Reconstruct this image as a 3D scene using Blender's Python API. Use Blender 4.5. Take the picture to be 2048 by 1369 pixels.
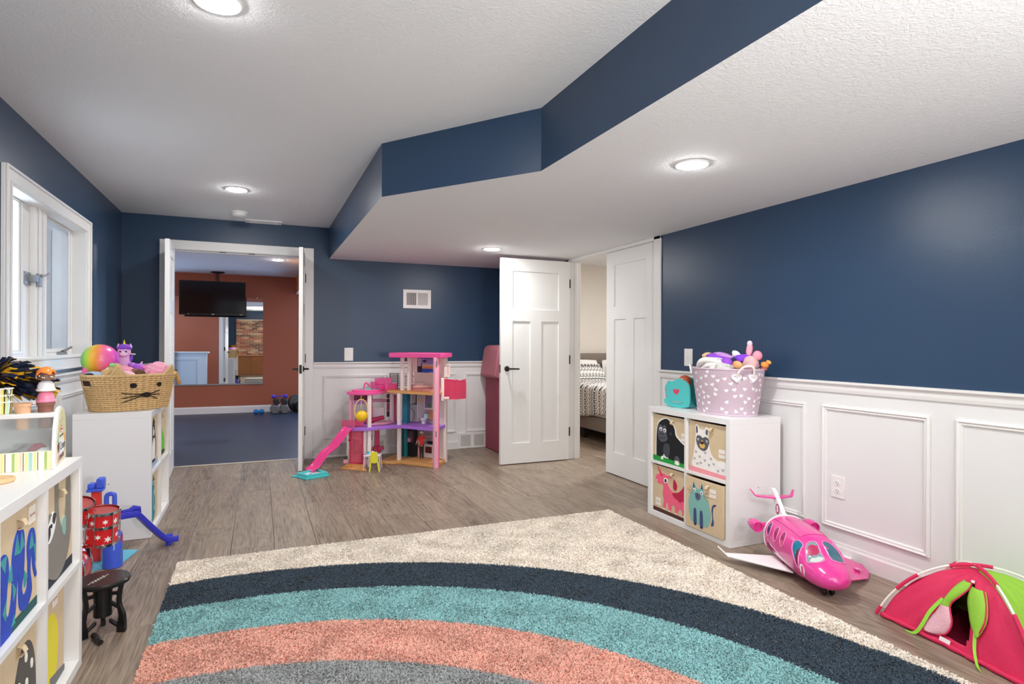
import bpy, bmesh, math, random
import numpy as np
from mathutils import Vector, Matrix, Euler
PI = math.pi
random.seed(7); rng = np.random.default_rng(7)
for o in list(bpy.data.objects): bpy.data.objects.remove(o)
SC = bpy.context.scene
COL = SC.collection

# ---------------------------------------------------------------- camera
YAW, ROLL, FPX, HC = 0.4008, 0.0046, 1194.66, 1.198
cF = Vector((math.sin(YAW), math.cos(YAW), 0)); cR = Vector((math.cos(YAW), -math.sin(YAW), 0)); cU = Vector((0, 0, 1))
cR2 = cR*math.cos(ROLL) + cU*math.sin(ROLL); cU2 = cU*math.cos(ROLL) - cR*math.sin(ROLL)
cd = bpy.data.cameras.new('camera'); cam = bpy.data.objects.new('camera', cd); COL.objects.link(cam)
cam.matrix_world = Matrix(((cR2.x, cU2.x, -cF.x, 0), (cR2.y, cU2.y, -cF.y, 0), (cR2.z, cU2.z, -cF.z, HC), (0, 0, 0, 1)))
cd.sensor_width = 36; cd.lens = 36*FPX/2048; cd.shift_y = 3.16/2048; cd.clip_start = 0.02; cd.clip_end = 100
SC.camera = cam
# ---------------------------------------------------------------- world, light levels, exposure
w = bpy.data.worlds.new('sky'); SC.world = w; w.use_nodes = True
w.node_tree.nodes['Background'].inputs[0].default_value = (0.80, 0.90, 1.0, 1)
w.node_tree.nodes['Background'].inputs[1].default_value = 3.0
LAMP_POWER = 270.0            # emission of every recessed ceiling lamp
SC.view_settings.view_transform = 'Standard'; SC.view_settings.look = 'None'
SC.view_settings.exposure = 0.32; SC.view_settings.gamma = 1.0
SC.view_settings.use_curve_mapping = False
SC.cycles.use_denoising = True
SC.cycles.max_bounces = 10; SC.cycles.diffuse_bounces = 7
SC.cycles.sample_clamp_indirect = 6.0
def area_light(name, loc, rot, sx, sy, power, color):
    l = bpy.data.lights.new(name, 'AREA'); l.shape = 'RECTANGLE'; l.size = sx; l.size_y = sy; l.energy = power; l.color = color
    o = bpy.data.objects.new(name, l); COL.objects.link(o); o.location = loc; o.rotation_euler = rot; return o
# daylight through the window; added unseen fills for the gym and, behind camera, ceilings
area_light('window_daylight', (-1.62, 4.5, 1.6), (0, -PI/2, 0), 0.8, 1.4, 14, (0.90, 0.96, 1))
area_light('gym_blue_fill', (1.75, 11.1, 1.35), (-PI/2, 0, 0), 1.3, 1.3, 48, (0.40, 0.64, 1))  # added blue fill pair on the far wall, no window there
area_light('gym_blue_fill', (-2.5, 11.1, 1.35), (-PI/2, 0, 0), 1.1, 1.3, 40, (0.40, 0.64, 1))
area_light('bedroom_lamp_light', (4.3, 5.6, 2.33), (0, 0, 0), 0.8, 0.8, 40, (1, 0.98, 0.96))
area_light('ceiling_bounce_fill', (1.05, -0.9, 1.25), (PI-0.55, 0, 0.22), 0.6, 0.6, 85, (1, 0.99, 0.97))  # added fill pair aimed up, evens the ceiling brightness
area_light('ceiling_bounce_fill', (2.2, -1.5, 1.0), (PI-0.4, 0, 0), 0.6, 0.6, 18, (1, 0.99, 0.97))

# ---------------------------------------------------------------- materials
def lin(c): return c/12.92 if c <= 0.04045 else ((c+0.055)/1.055)**2.4
def rgb(hexs, k=1.0):
    return tuple(min(0.92, lin(int(hexs[i:i+2], 16)/255)*k) for i in (0, 2, 4)) + (1,)
MATS = {}
KA = 1.25
def M(hexs, rough=0.55, metal=0.0, bump=0, bscale=200, var=0.0, vscale=8, trans=0, alpha=1, coat=0, emit=0, k=None, sheen=0, ior=1.45, spec=0.5):
    key = (hexs, rough, metal, bump, bscale, var, vscale, trans, alpha, coat, emit, k, sheen, spec)
    if key in MATS: return MATS[key]
    m = bpy.data.materials.new('m_%s_%d' % (hexs, len(MATS))); m.use_nodes = True
    nt = m.node_tree; b = nt.nodes['Principled BSDF']
    c = rgb(hexs, KA if k is None else k)
    b.inputs['Base Color'].default_value = c
    b.inputs['Roughness'].default_value = rough; b.inputs['Metallic'].default_value = metal
    b.inputs['Transmission Weight'].default_value = trans; b.inputs['Alpha'].default_value = alpha
    b.inputs['Coat Weight'].default_value = coat; b.inputs['IOR'].default_value = ior
    b.inputs['Specular IOR Level'].default_value = spec
    if sheen: b.inputs['Sheen Weight'].default_value = sheen
    if emit: b.inputs['Emission Color'].default_value = c; b.inputs['Emission Strength'].default_value = emit
    tc = None
    if bump or var:
        tc = nt.nodes.new('ShaderNodeTexCoord')
    if var:
        n = nt.nodes.new('ShaderNodeTexNoise'); n.inputs['Scale'].default_value = vscale; n.inputs['Detail'].default_value = 4
        mp = nt.nodes.new('ShaderNodeMapRange'); mp.inputs[3].default_value = 1-var; mp.inputs[4].default_value = 1+var
        mx = nt.nodes.new('ShaderNodeMix'); mx.data_type = 'RGBA'; mx.blend_type = 'MULTIPLY'; mx.inputs[0].default_value = 1
        mx.inputs[6].default_value = c
        nt.links.new(tc.outputs['Object'], n.inputs[0]); nt.links.new(n.outputs[0], mp.inputs[0])
        nt.links.new(mp.outputs[0], mx.inputs[7]); nt.links.new(mx.outputs[2], b.inputs['Base Color'])
    if bump:
        n = nt.nodes.new('ShaderNodeTexNoise'); n.inputs['Scale'].default_value = bscale; n.inputs['Detail'].default_value = 3
        bp = nt.nodes.new('ShaderNodeBump'); bp.inputs['Strength'].default_value = bump; bp.inputs['Distance'].default_value = 0.01
        nt.links.new(tc.outputs['Object'], n.inputs[0]); nt.links.new(n.outputs[0], bp.inputs['Height'])
        nt.links.new(bp.outputs[0], b.inputs['Normal'])
    MATS[key] = m; return m
def emission(name, col, s):
    m = bpy.data.materials.new(name); m.use_nodes = True; nt = m.node_tree; nt.nodes.clear()
    e = nt.nodes.new('ShaderNodeEmission'); e.inputs[0].default_value = col; e.inputs[1].default_value = s
    o = nt.nodes.new('ShaderNodeOutputMaterial'); nt.links.new(e.outputs[0], o.inputs[0]); return m
def glassy(name, tint, fac, rough=0.02):
    """thin clear or tinted sheet: mostly lets light through, some gloss"""
    m = bpy.data.materials.new(name); m.use_nodes = True; nt = m.node_tree; nt.nodes.clear()
    t = nt.nodes.new('ShaderNodeBsdfTransparent'); t.inputs[0].default_value = tint
    g = nt.nodes.new('ShaderNodeBsdfPrincipled'); g.inputs['Base Color'].default_value = tint; g.inputs['Roughness'].default_value = rough
    x = nt.nodes.new('ShaderNodeMixShader'); x.inputs[0].default_value = fac
    o = nt.nodes.new('ShaderNodeOutputMaterial')
    nt.links.new(t.outputs[0], x.inputs[1]); nt.links.new(g.outputs[0], x.inputs[2]); nt.links.new(x.outputs[0], o.inputs[0]); return m

def wall_paint(hexs, rough, bump, scale, k=None, spec=0.5):
    return M(hexs, rough, bump=bump, bscale=scale, var=0.015, vscale=1.5, k=k, spec=spec)

# ---------------------------------------------------------------- mesh helpers
class MB:
    def __init__(s): s.v = []; s.f = []; s.m = []
    def add(s, vs, fs, mi=0):
        n = len(s.v); s.v += [tuple(p) for p in vs]; s.f += [tuple(i+n for i in f) for f in fs]; s.m += [mi]*len(fs); return s
    def box(s, x0, y0, z0, x1, y1, z1, mi=0):
        x0, x1 = min(x0, x1), max(x0, x1); y0, y1 = min(y0, y1), max(y0, y1); z0, z1 = min(z0, z1), max(z0, z1)
        return s.add([(x0,y0,z0),(x1,y0,z0),(x1,y1,z0),(x0,y1,z0),(x0,y0,z1),(x1,y0,z1),(x1,y1,z1),(x0,y1,z1)],
                     [(0,3,2,1),(4,5,6,7),(0,1,5,4),(1,2,6,5),(2,3,7,6),(3,0,4,7)], mi)
    def prism(s, poly, z0, z1, mi=0, fr=None):
        """poly: 2D points; fr=(O,U,V,N) frame, else xy plane; extruded z0..z1 along N"""
        n = len(poly)
        O, U, V, N = fr if fr else (Vector((0,0,0)), Vector((1,0,0)), Vector((0,1,0)), Vector((0,0,1)))
        P = [O+U*a+V*b+N*z0 for a, b in poly]+[O+U*a+V*b+N*z1 for a, b in poly]
        return s.add(P, [tuple(range(n-1, -1, -1)), tuple(range(n, 2*n))]+[(i, (i+1) % n, n+(i+1) % n, n+i) for i in range(n)], mi)
    def ring(s, outer, inner, z0, z1, mi=0, fr=None):
        """frame between two closed outlines with the same number of points"""
        n = len(outer); O, U, V, N = fr if fr else (Vector((0,0,0)), Vector((1,0,0)), Vector((0,1,0)), Vector((0,0,1)))
        f = lambda p, z: O+U*p[0]+V*p[1]+N*z
        P = [f(p, z0) for p in outer]+[f(p, z0) for p in inner]+[f(p, z1) for p in outer]+[f(p, z1) for p in inner]
        F = []
        for i in range(n):
            j = (i+1) % n
            F += [(i, n+i, n+j, j), (2*n+i, 2*n+j, 3*n+j, 3*n+i), (i, j, 2*n+j, 2*n+i), (n+i, 3*n+i, 3*n+j, n+j)]
        return s.add(P, F, mi)
    def tube(s, pts, r, seg=8, mi=0, closed=False, cap=True):
        pts = [Vector(p) for p in pts]; n = len(pts); rs = r if isinstance(r, (list, tuple)) else [r]*n
        V = []; F = []; up = None
        for i, p in enumerate(pts):
            if closed: t = (pts[(i+1) % n]-pts[i-1]).normalized()
            else: t = (pts[min(i+1, n-1)]-pts[max(i-1, 0)]).normalized()
            if up is None: up = Vector((0,0,1)) if abs(t.z) < 0.9 else Vector((1,0,0))
            a = (up-t*up.dot(t)).normalized(); b = t.cross(a); up = a
            V += [p+(a*math.cos(2*PI*k/seg)+b*math.sin(2*PI*k/seg))*rs[i] for k in range(seg)]
        for i in range(n if closed else n-1):
            j = (i+1) % n
            F += [(i*seg+k, i*seg+(k+1) % seg, j*seg+(k+1) % seg, j*seg+k) for k in range(seg)]
        if cap and not closed: F += [tuple(range(seg-1, -1, -1)), tuple((n-1)*seg+k for k in range(seg))]
        return s.add(V, F, mi)
    def lathe(s, prof, c=(0,0,0), seg=24, mi=0, axis='z', sx=1, sy=1, cap=True):
        V = []; F = []; n = len(prof)
        for r, z in prof:
            for k in range(seg):
                a = 2*PI*k/seg; p = (r*math.cos(a)*sx, r*math.sin(a)*sy, z)
                if axis == 'x': p = (p[2], p[0], p[1])
                if axis == 'y': p = (p[1], p[2], p[0])
                V.append((p[0]+c[0], p[1]+c[1], p[2]+c[2]))
        for i in range(n-1):
            F += [(i*seg+k, i*seg+(k+1) % seg, (i+1)*seg+(k+1) % seg, (i+1)*seg+k) for k in range(seg)]
        if cap:
            if prof[0][0] > 1e-6: F.append(tuple(range(seg-1, -1, -1)))
            if prof[-1][0] > 1e-6: F.append(tuple((n-1)*seg+k for k in range(seg)))
        return s.add(V, F, mi)
    def ell(s, c, r, seg=16, rings=10, mi=0, rot=None, noise=0, seed=0):
        V = []; F = []; rot = Euler(rot).to_matrix() if rot else None
        r = (r, r, r) if isinstance(r, (int, float)) else r
        rr = random.Random(seed)
        ph = [(rr.uniform(0, 6.3), rr.uniform(2, 5), rr.uniform(2, 5)) for _ in range(4)]
        def f(x, y, z):
            d = 1+noise*sum(math.sin(a+fx*x*2+fz*z*2+y*3) for a, fx, fz in ph)/2 if noise else 1
            p = Vector((x*r[0]*d, y*r[1]*d, z*r[2]*d))
            if rot: p = rot @ p
            return (p.x+c[0], p.y+c[1], p.z+c[2])
        V.append(f(0, 0, -1))
        for i in range(1, rings):
            t = PI*i/rings
            for k in range(seg):
                a = 2*PI*k/seg; V.append(f(math.sin(t)*math.cos(a), math.sin(t)*math.sin(a), -math.cos(t)))
        V.append(f(0, 0, 1)); L = len(V)-1
        for k in range(seg):
            F.append((0, 1+(k+1) % seg, 1+k)); F.append((L, L-seg+k, L-seg+(k+1) % seg))
        for i in range(rings-2):
            F += [(1+i*seg+k, 1+i*seg+(k+1) % seg, 1+(i+1)*seg+(k+1) % seg, 1+(i+1)*seg+k) for k in range(seg)]
        return s.add(V, F, mi)
    def grid(s, fn, nu, nv, mi=0, wrap=False):
        V = [fn(i/(nu-1) if not wrap else i/nu, j/(nv-1)) for j in range(nv) for i in range(nu)]; F = []
        for j in range(nv-1):
            for i in range(nu if wrap else nu-1):
                i2 = (i+1) % nu; F.append((j*nu+i, j*nu+i2, (j+1)*nu+i2, (j+1)*nu+i))
        return s.add(V, F, mi)
    def mesh(s, name, off=(0,0,0), smooth=False, angle=0.7):
        me = bpy.data.meshes.new(name)
        me.from_pydata([(p[0]-off[0], p[1]-off[1], p[2]-off[2]) for p in s.v], [], s.f)
        for p, mi in zip(me.polygons, s.m): p.material_index = mi
        bm = bmesh.new(); bm.from_mesh(me); bmesh.ops.recalc_face_normals(bm, faces=bm.faces); bm.to_mesh(me); bm.free()
        if smooth:
            me.shade_smooth()
            if angle: me.set_sharp_from_angle(angle=angle)
        return me
    def build(s, name, mats, parent=None, smooth=False, bevel=0, angle=0.7, solid=0, subsurf=0, kind=None, label=None):
        off = Vector(parent['_off']) if parent is not None and '_off' in parent else Vector((0,0,0))
        me = s.mesh(name, off, smooth or bevel > 0, angle)
        for m in (mats if isinstance(mats, (list, tuple)) else [mats]): me.materials.append(m)
        o = bpy.data.objects.new(name, me); COL.objects.link(o)
        if parent is not None: o.parent = parent; o['_off'] = tuple(off)
        else: o['_off'] = (0.0, 0.0, 0.0)
        if solid: md = o.modifiers.new('t', 'SOLIDIFY'); md.thickness = solid; md.offset = 0
        if subsurf: md = o.modifiers.new('s', 'SUBSURF'); md.levels = subsurf; md.render_levels = subsurf
        if bevel: md = o.modifiers.new('b', 'BEVEL'); md.width = bevel; md.segments = 2; md.limit_method = 'ANGLE'; md.angle_limit = 0.6
        if kind: o['kind'] = kind
        if label: o['label'] = label
        return o
def thing(name, label, cat, loc=(0,0,0), rz=0.0, group=None, world=True):
    """Empty at the thing's base. world=True: its parts are given in world coordinates (no rotation)"""
    o = bpy.data.objects.new(name, None); COL.objects.link(o); o.location = loc; o.rotation_euler = (0, 0, rz)
    o.empty_display_size = 0.05
    o['label'] = label; o['category'] = cat; o['_off'] = tuple(float(c) for c in loc) if world else (0.0, 0.0, 0.0)
    if group: o['group'] = group
    return o
def tag(o, label, cat, group=None):
    o['label'] = label; o['category'] = cat
    if group: o['group'] = group
    return o
def struct(o): o['kind'] = 'structure'; return o
def copy_tree(o, parent=None):
    c = o.copy(); COL.objects.link(c)
    if parent is not None: c.parent = parent
    for ch in list(o.children): copy_tree(ch, c)
    return c
def sc(pts, sub=4):
    """smooth closed curve through 2D points"""
    n = len(pts); out = []
    for i in range(n):
        p0, p1, p2, p3 = pts[i-1], pts[i], pts[(i+1) % n], pts[(i+2) % n]
        for k in range(sub):
            t = k/sub
            out.append(tuple(0.5*((2*b)+(-a+c)*t+(2*a-5*b+4*c-d)*t*t+(-a+3*b-3*c+d)*t**3) for a, b, c, d in zip(p0, p1, p2, p3)))
    return out
def so(pts, sub=6):
    """smooth open curve through points of any dimension"""
    out = []; n = len(pts)
    for i in range(n-1):
        p0, p1, p2, p3 = pts[max(i-1, 0)], pts[i], pts[i+1], pts[min(i+2, n-1)]
        for k in range(sub):
            t = k/sub
            out.append(tuple(0.5*((2*b)+(-a+c)*t+(2*a-5*b+4*c-d)*t*t+(-a+3*b-3*c+d)*t**3) for a, b, c, d in zip(p0, p1, p2, p3)))
    out.append(tuple(pts[-1])); return out
def circ(cx, cy, rx, ry=None, n=16, a0=0):
    ry = rx if ry is None else ry
    return [(cx+rx*math.cos(a0+2*PI*i/n), cy+ry*math.sin(a0+2*PI*i/n)) for i in range(n)]
def rect(x0, y0, x1, y1): return [(x0,y0),(x1,y0),(x1,y1),(x0,y1)]
def heart(cx, cy, s, n=20):
    return [(cx+s*math.sin(t)**3, cy+s*(0.8125*math.cos(t)-0.3125*math.cos(2*t)-0.125*math.cos(3*t)-0.0625*math.cos(4*t))) for t in [2*PI*i/n for i in range(n)]]
def star(cx, cy, r, n=5, q=0.45, a0=PI/2):
    return [(cx+(r if i % 2 == 0 else r*q)*math.cos(a0+PI*i/n), cy+(r if i % 2 == 0 else r*q)*math.sin(a0+PI*i/n)) for i in range(2*n)]
def text(name, body, size, fr, mat, parent, ext=0.0006, align='CENTER', shear=0):
    """flat lettering laid in the frame (O,U,V,N)"""
    cu = bpy.data.curves.new(name, 'FONT'); cu.body = body; cu.size = size; cu.extrude = ext; cu.align_x = align; cu.align_y = 'CENTER'; cu.shear = shear
    cu.resolution_u = 3
    tmp = bpy.data.objects.new('tmp', cu); me = bpy.data.meshes.new_from_object(tmp); me.name = name; me.materials.clear(); me.materials.append(mat)
    bpy.data.objects.remove(tmp); bpy.data.curves.remove(cu)
    o = bpy.data.objects.new(name, me); COL.objects.link(o)
    O, U, V, N = fr; off = Vector(parent['_off']) if '_off' in parent else Vector((0,0,0))
    o.matrix_local = Matrix(((U.x, V.x, N.x, O.x-off.x), (U.y, V.y, N.y, O.y-off.y), (U.z, V.z, N.z, O.z-off.z), (0, 0, 0, 1)))
    o.parent = parent; return o
def VV(*a): return Vector(a)

# ---------------------------------------------------------------- palette
white_trim = M('d2d2d1', 0.38, k=1.25)
wain = wall_paint('d0d1d1', 0.42, 0.03, 120, k=1.25)
navy_paint = wall_paint('2c4562', 0.33, 0.10, 260, k=0.95)
black_metal = M('17171a', 0.35, 0.4)
dark_metal = M('2b2926', 0.4, 0.7)
chrome = M('c9c9c9', 0.12, 1.0, k=1)
steel = M('84878a', 0.45, 0.8)
white_lam = M('d6d6d6', 0.28, k=1.25)
white_plastic = M('dcdcda', 0.35, k=1.2)
black_plastic = M('101012', 0.35)
# ================================================================ THE ROOM
XL, XR, YF, YB, H1, H2, ZR = -1.171, 2.978, 6.489, -2.4, 2.396, 2.075, 0.995
def ceiling_mat():
    m = M('d5d8db', 0.9, k=1.2)
    m = m.copy(); m.name = 'textured_ceiling'; nt = m.node_tree; b = nt.nodes['Principled BSDF']
    tc = nt.nodes.new('ShaderNodeTexCoord'); n = nt.nodes.new('ShaderNodeTexNoise'); n.inputs['Scale'].default_value = 58; n.inputs['Detail'].default_value = 4; n.inputs['Distortion'].default_value = 1.2
    cr = nt.nodes.new('ShaderNodeValToRGB'); cr.color_ramp.elements[0].position = 0.42; cr.color_ramp.elements[1].position = 0.6
    bp = nt.nodes.new('ShaderNodeBump'); bp.inputs['Strength'].default_value = 0.25; bp.inputs['Distance'].default_value = 0.005
    nt.links.new(tc.outputs['Object'], n.inputs[0]); nt.links.new(n.outputs[0], cr.inputs[0]); nt.links.new(cr.outputs[0], bp.inputs['Height']); nt.links.new(bp.outputs[0], b.inputs['Normal'])
    return m
ceil_m = ceiling_mat()
def wood_floor_mat():
    m = bpy.data.materials.new('grey_brown_oak'); m.use_nodes = True; nt = m.node_tree; b = nt.nodes['Principled BSDF']
    L = nt.links.new; N = nt.nodes.new
    tc = N('ShaderNodeTexCoord'); oi = N('ShaderNodeObjectInfo')
    off = N('ShaderNodeVectorMath'); off.operation = 'SCALE'; off.inputs[0].default_value = (37, 53, 11); L(oi.outputs['Random'], off.inputs['Scale'])
    ad = N('ShaderNodeVectorMath'); ad.operation = 'ADD'; L(tc.outputs['Object'], ad.inputs[0]); L(off.outputs[0], ad.inputs[1])
    s1 = N('ShaderNodeVectorMath'); s1.operation = 'MULTIPLY'; s1.inputs[1].default_value = (5.5, 1.1, 1); L(ad.outputs[0], s1.inputs[0])
    big = N('ShaderNodeTexNoise'); big.inputs['Scale'].default_value = 1.0; big.inputs['Detail'].default_value = 1.5; L(s1.outputs[0], big.inputs[0])
    mul = N('ShaderNodeMath'); mul.operation = 'MULTIPLY'; mul.inputs[1].default_value = 17; L(big.outputs[0], mul.inputs[0])
    fr = N('ShaderNodeMath'); fr.operation = 'PINGPONG'; fr.inputs[1].default_value = 0.5; L(mul.outputs[0], fr.inputs[0])
    s2 = N('ShaderNodeVectorMath'); s2.operation = 'MULTIPLY'; s2.inputs[1].default_value = (130, 5, 1); L(ad.outputs[0], s2.inputs[0])
    fine = N('ShaderNodeTexNoise'); fine.inputs['Scale'].default_value = 1; fine.inputs['Detail'].default_value = 3; L(s2.outputs[0], fine.inputs[0])
    s3 = N('ShaderNodeVectorMath'); s3.operation = 'MULTIPLY'; s3.inputs[1].default_value = (9, 1.6, 1); L(ad.outputs[0], s3.inputs[0])
    blot = N('ShaderNodeTexNoise'); blot.inputs['Scale'].default_value = 1; blot.inputs['Detail'].default_value = 3; L(s3.outputs[0], blot.inputs[0])
    a1 = N('ShaderNodeMath'); a1.operation = 'MULTIPLY_ADD'; a1.inputs[1].default_value = 0.30; L(fr.outputs[0], a1.inputs[0]); L(fine.outputs[0], a1.inputs[2])
    a2 = N('ShaderNodeMath'); a2.operation = 'MULTIPLY_ADD'; a2.inputs[1].default_value = 0.55; L(blot.outputs[0], a2.inputs[0]); L(a1.outputs[0], a2.inputs[2])
    a3 = N('ShaderNodeMath'); a3.operation = 'MULTIPLY_ADD'; a3.inputs[1].default_value = 0.16; L(oi.outputs['Random'], a3.inputs[0]); L(a2.outputs[0], a3.inputs[2])
    cr = N('ShaderNodeValToRGB'); e = cr.color_ramp.elements
    e[0].position = 0.55; e[0].color = rgb('55473b', 1.12); e[1].position = 1.15; e[1].color = rgb('9c8c7b', 1.15)
    x = e.new(0.86); x.color = rgb('7f7062', 1.12)
    mr = N('ShaderNodeMapRange'); mr.inputs[1].default_value = 0.0; mr.inputs[2].default_value = 1.3; L(a3.outputs[0], mr.inputs[0])
    for el, p in zip(cr.color_ramp.elements, (0.45, 0.66, 0.95)): el.position = p
    L(mr.outputs[0], cr.inputs[0]); L(cr.outputs[0], b.inputs['Base Color'])
    b.inputs['Roughness'].default_value = 0.42
    bp = N('ShaderNodeBump'); bp.inputs['Strength'].default_value = 0.12; bp.inputs['Distance'].default_value = 0.004; L(a1.outputs[0], bp.inputs['Height']); L(bp.outputs[0], b.inputs['Normal'])
    return m
oak_m = wood_floor_mat()
# floor: dark slab with every plank its own piece
fl = struct(MB().box(XL-0.3, YB-0.1, -0.12, 7.0, YF+0.06, -0.012).build('floor', M('2a2520', 0.9)))
PW = 0.2335; PLANK = {}
def plank(x0, y0, x1, y1):
    wv, lv = round(x1-x0-0.0016, 4), round(y1-y0-0.0016, 4)
    if wv < 0.01 or lv < 0.02: return
    me = PLANK.get((wv, lv))
    if me is None:
        h = 0.0016
        a, c = wv/2, lv/2
        me = MB().add([(-a,-c,-0.012),(a,-c,-0.012),(a,c,-0.012),(-a,c,-0.012),(-a,-c,-h),(a,-c,-h),(a,c,-h),(-a,c,-h),(-a+h,-c+h,0),(a-h,-c+h,0),(a-h,c-h,0),(-a+h,c-h,0)],
             [(0,3,2,1),(0,1,5,4),(1,2,6,5),(2,3,7,6),(3,0,4,7),(4,5,9,8),(5,6,10,9),(6,7,11,10),(7,4,8,11),(8,9,10,11)]).mesh('plank')
        me.materials.append(oak_m); PLANK[(wv, lv)] = me
    o = bpy.data.objects.new('plank', me); COL.objects.link(o); o.parent = fl; o.location = ((x0+x1)/2, (y0+y1)/2, 0)
k0 = int(math.floor((XL-0.09)/PW))
starts = [0.15, 0.92, 0.47, 1.18, 0.7, 0.02, 1.05, 0.33, 0.8, 0.58]
k = k0
while 0.09+k*PW < 5.9:
    xa, xb = max(XL, 0.09+k*PW), min(5.9, 0.09+(k+1)*PW)
    yA = YB if xa < XR-0.05 else 3.6
    yE = YF+0.02 if xa < XR-0.05 else 7.75
    if xa < XR < xb: xb2 = xb
    y = yA-starts[(k*7+3) % 10]*1.0
    while y < yE:
        a, c = max(y, yA), min(y+1.45, yE)
        if c-a > 0.03: plank(xa, a, xb, c)
        y += 1.45
    k += 1

# walls -----------------------------------------------------------------
def wall_boxes(mb, along, pos0, pos1, segs, top):
    """segs: (a0,a1,z0,z1); splits at the chair rail: slot0 navy above, slot1 white below"""
    for a0, a1, z0, z1 in segs:
        for lo, hi, mi in ((z0, min(z1, ZR-0.01), 1), (max(z0, ZR-0.01), z1, 0)):
            if hi-lo > 1e-4:
                if along == 'x': mb.box(a0, pos0, lo, a1, pos1, hi, mi)
                else: mb.box(pos0, a0, lo, pos1, a1, hi, mi)
    return mb
GX0, GX1, GZ = -0.793, 0.446, 2.098          # gym double door opening
wm = wall_boxes(MB(), 'x', YF, YF+0.06, [(XL-0.1, GX0, 0, H1), (GX1, XR+0.12, 0, H1), (GX0, GX1, GZ, H1)], H1)
orange = wall_paint('9c5a44', 0.55, 0.08, 200, k=1.2)
for a0, a1, z0, z1 in [(-3.2, GX0, 0, H1), (GX1, XR+0.12, 0, H1), (GX0, GX1, GZ, H1)]: wm.box(a0, YF+0.06, z0, a1, YF+0.12, z1, 2)
wall_far = struct(wm.build('wall_far', [navy_paint, wain, orange]))
DY0, DY1, DZ = 4.035, 5.505, 2.052            # bedroom double door opening
cream = wall_paint('d5d0c8', 0.7, 0.05, 150, k=1.25)
wm = wall_boxes(MB(), 'y', XR, XR+0.06, [(YB, DY0, 0, H2+0.3), (DY1, YF, 0, H2+0.3), (DY0, DY1, DZ, H2+0.3)], H2)
for a0, a1, z0, z1 in [(3.4, DY0, 0, H1), (DY1, 7.8, 0, H1), (DY0, DY1, DZ, H1)]: wm.box(XR+0.06, a0, z0, XR+0.12, a1, z1, 2)
wall_right = struct(wm.build('wall_right', [navy_paint, wain, cream]))
WY0, WY1, WZ0, WZ1 = 3.765, 5.215, 1.10, 2.0   # window opening
wm = wall_boxes(MB(), 'y', XL-0.2, XL, [(YB, WY0, 0, H1), (WY1, YF, 0, H1), (WY0, WY1, 0, WZ0), (WY0, WY1, WZ1, H1)], H1)
wall_left = struct(wm.build('wall_left', [navy_paint, wain]))
ceil = struct(MB().box(XL-0.2, YB-0.1, H1, XR+0.12, YF+0.06, H1+0.1).build('ceiling', ceil_m))
SOF = [(0.67, YF), (0.675, 3.607), (1.315, 2.735), (1.32, YB), (XR, YB), (XR, YF)]
mb = MB(); n = len(SOF)
mb.add([(x, y, H2) for x, y in SOF], [tuple(range(n))], 1)
mb.add([(x, y, z) for x, y in SOF[:4] for z in (H2, H1)], [(0,1,3,2),(2,3,5,4),(4,5,7,6)], 0)
struct(mb.build('soffit', [navy_paint, ceil_m]))
# back of the room, behind the photographer: navy wall with a brick chimney breast and low timber cupboards, seen in the gym mirror
wall_back = struct(wall_boxes(MB(), 'x', YB-0.1, YB, [(XL-0.2, XR+0.12, 0, H1)], H1).build('wall_back', [navy_paint, wain]))
mort = M('c9bda8', 0.9, k=1.2)
bw = thing('brick_chimney_breast', 'red and tan brick wall with pale mortar, seen in the gym mirror', 'brick wall', (0.6, YB+0.06, 0.0))
MB().box(-0.78, YB+0.001, 0.0, 2.2, YB+0.1, 2.06).build('mortar_backing', mort, bw)
br_cols = [M(h, 0.85, k=1.2) for h in ('8a4a3a', 'a86a50', '8f7058', 'bd9c7c', '6a4c40')]
mb = MB(); zz = 0.66; row = 0
while zz < 2.0:
    xx = -0.78+(-0.1 if row % 2 else 0)
    while xx < 2.2:
        a, c = max(xx, -0.78), min(xx+0.198, 2.2)
        if c-a > 0.02: mb.box(a, YB+0.1, zz, c, YB+0.112+random.uniform(0, .006), zz+0.056, random.randrange(5))
        xx += 0.212
    zz += 0.069; row += 1
mb.build('brick', br_cols, bw, kind='stuff')
oakc = M('8a5630', 0.45, var=0.12, vscale=6, k=1.2)
lc = thing('low_timber_cupboard', 'long low orange-brown timber cupboard below the brick wall in the mirror', 'cupboard', (0.7, -0.72, 0.0))
MB().box(-0.72, -0.95, 0.04, 2.2, -0.5, 0.72).build('body', oakc, lc, bevel=0.004)
for i in range(6): MB().box(-0.71+i*0.484, -0.5, 0.07, -0.71+i*0.484+0.478, -0.482, 0.69).build('door', oakc, lc, bevel=0.004)
MB().box(-0.74, -0.97, 0.72, 2.22, -0.47, 0.745).build('top', M('9a6238', 0.4, var=0.1), lc, bevel=0.004)

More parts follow.
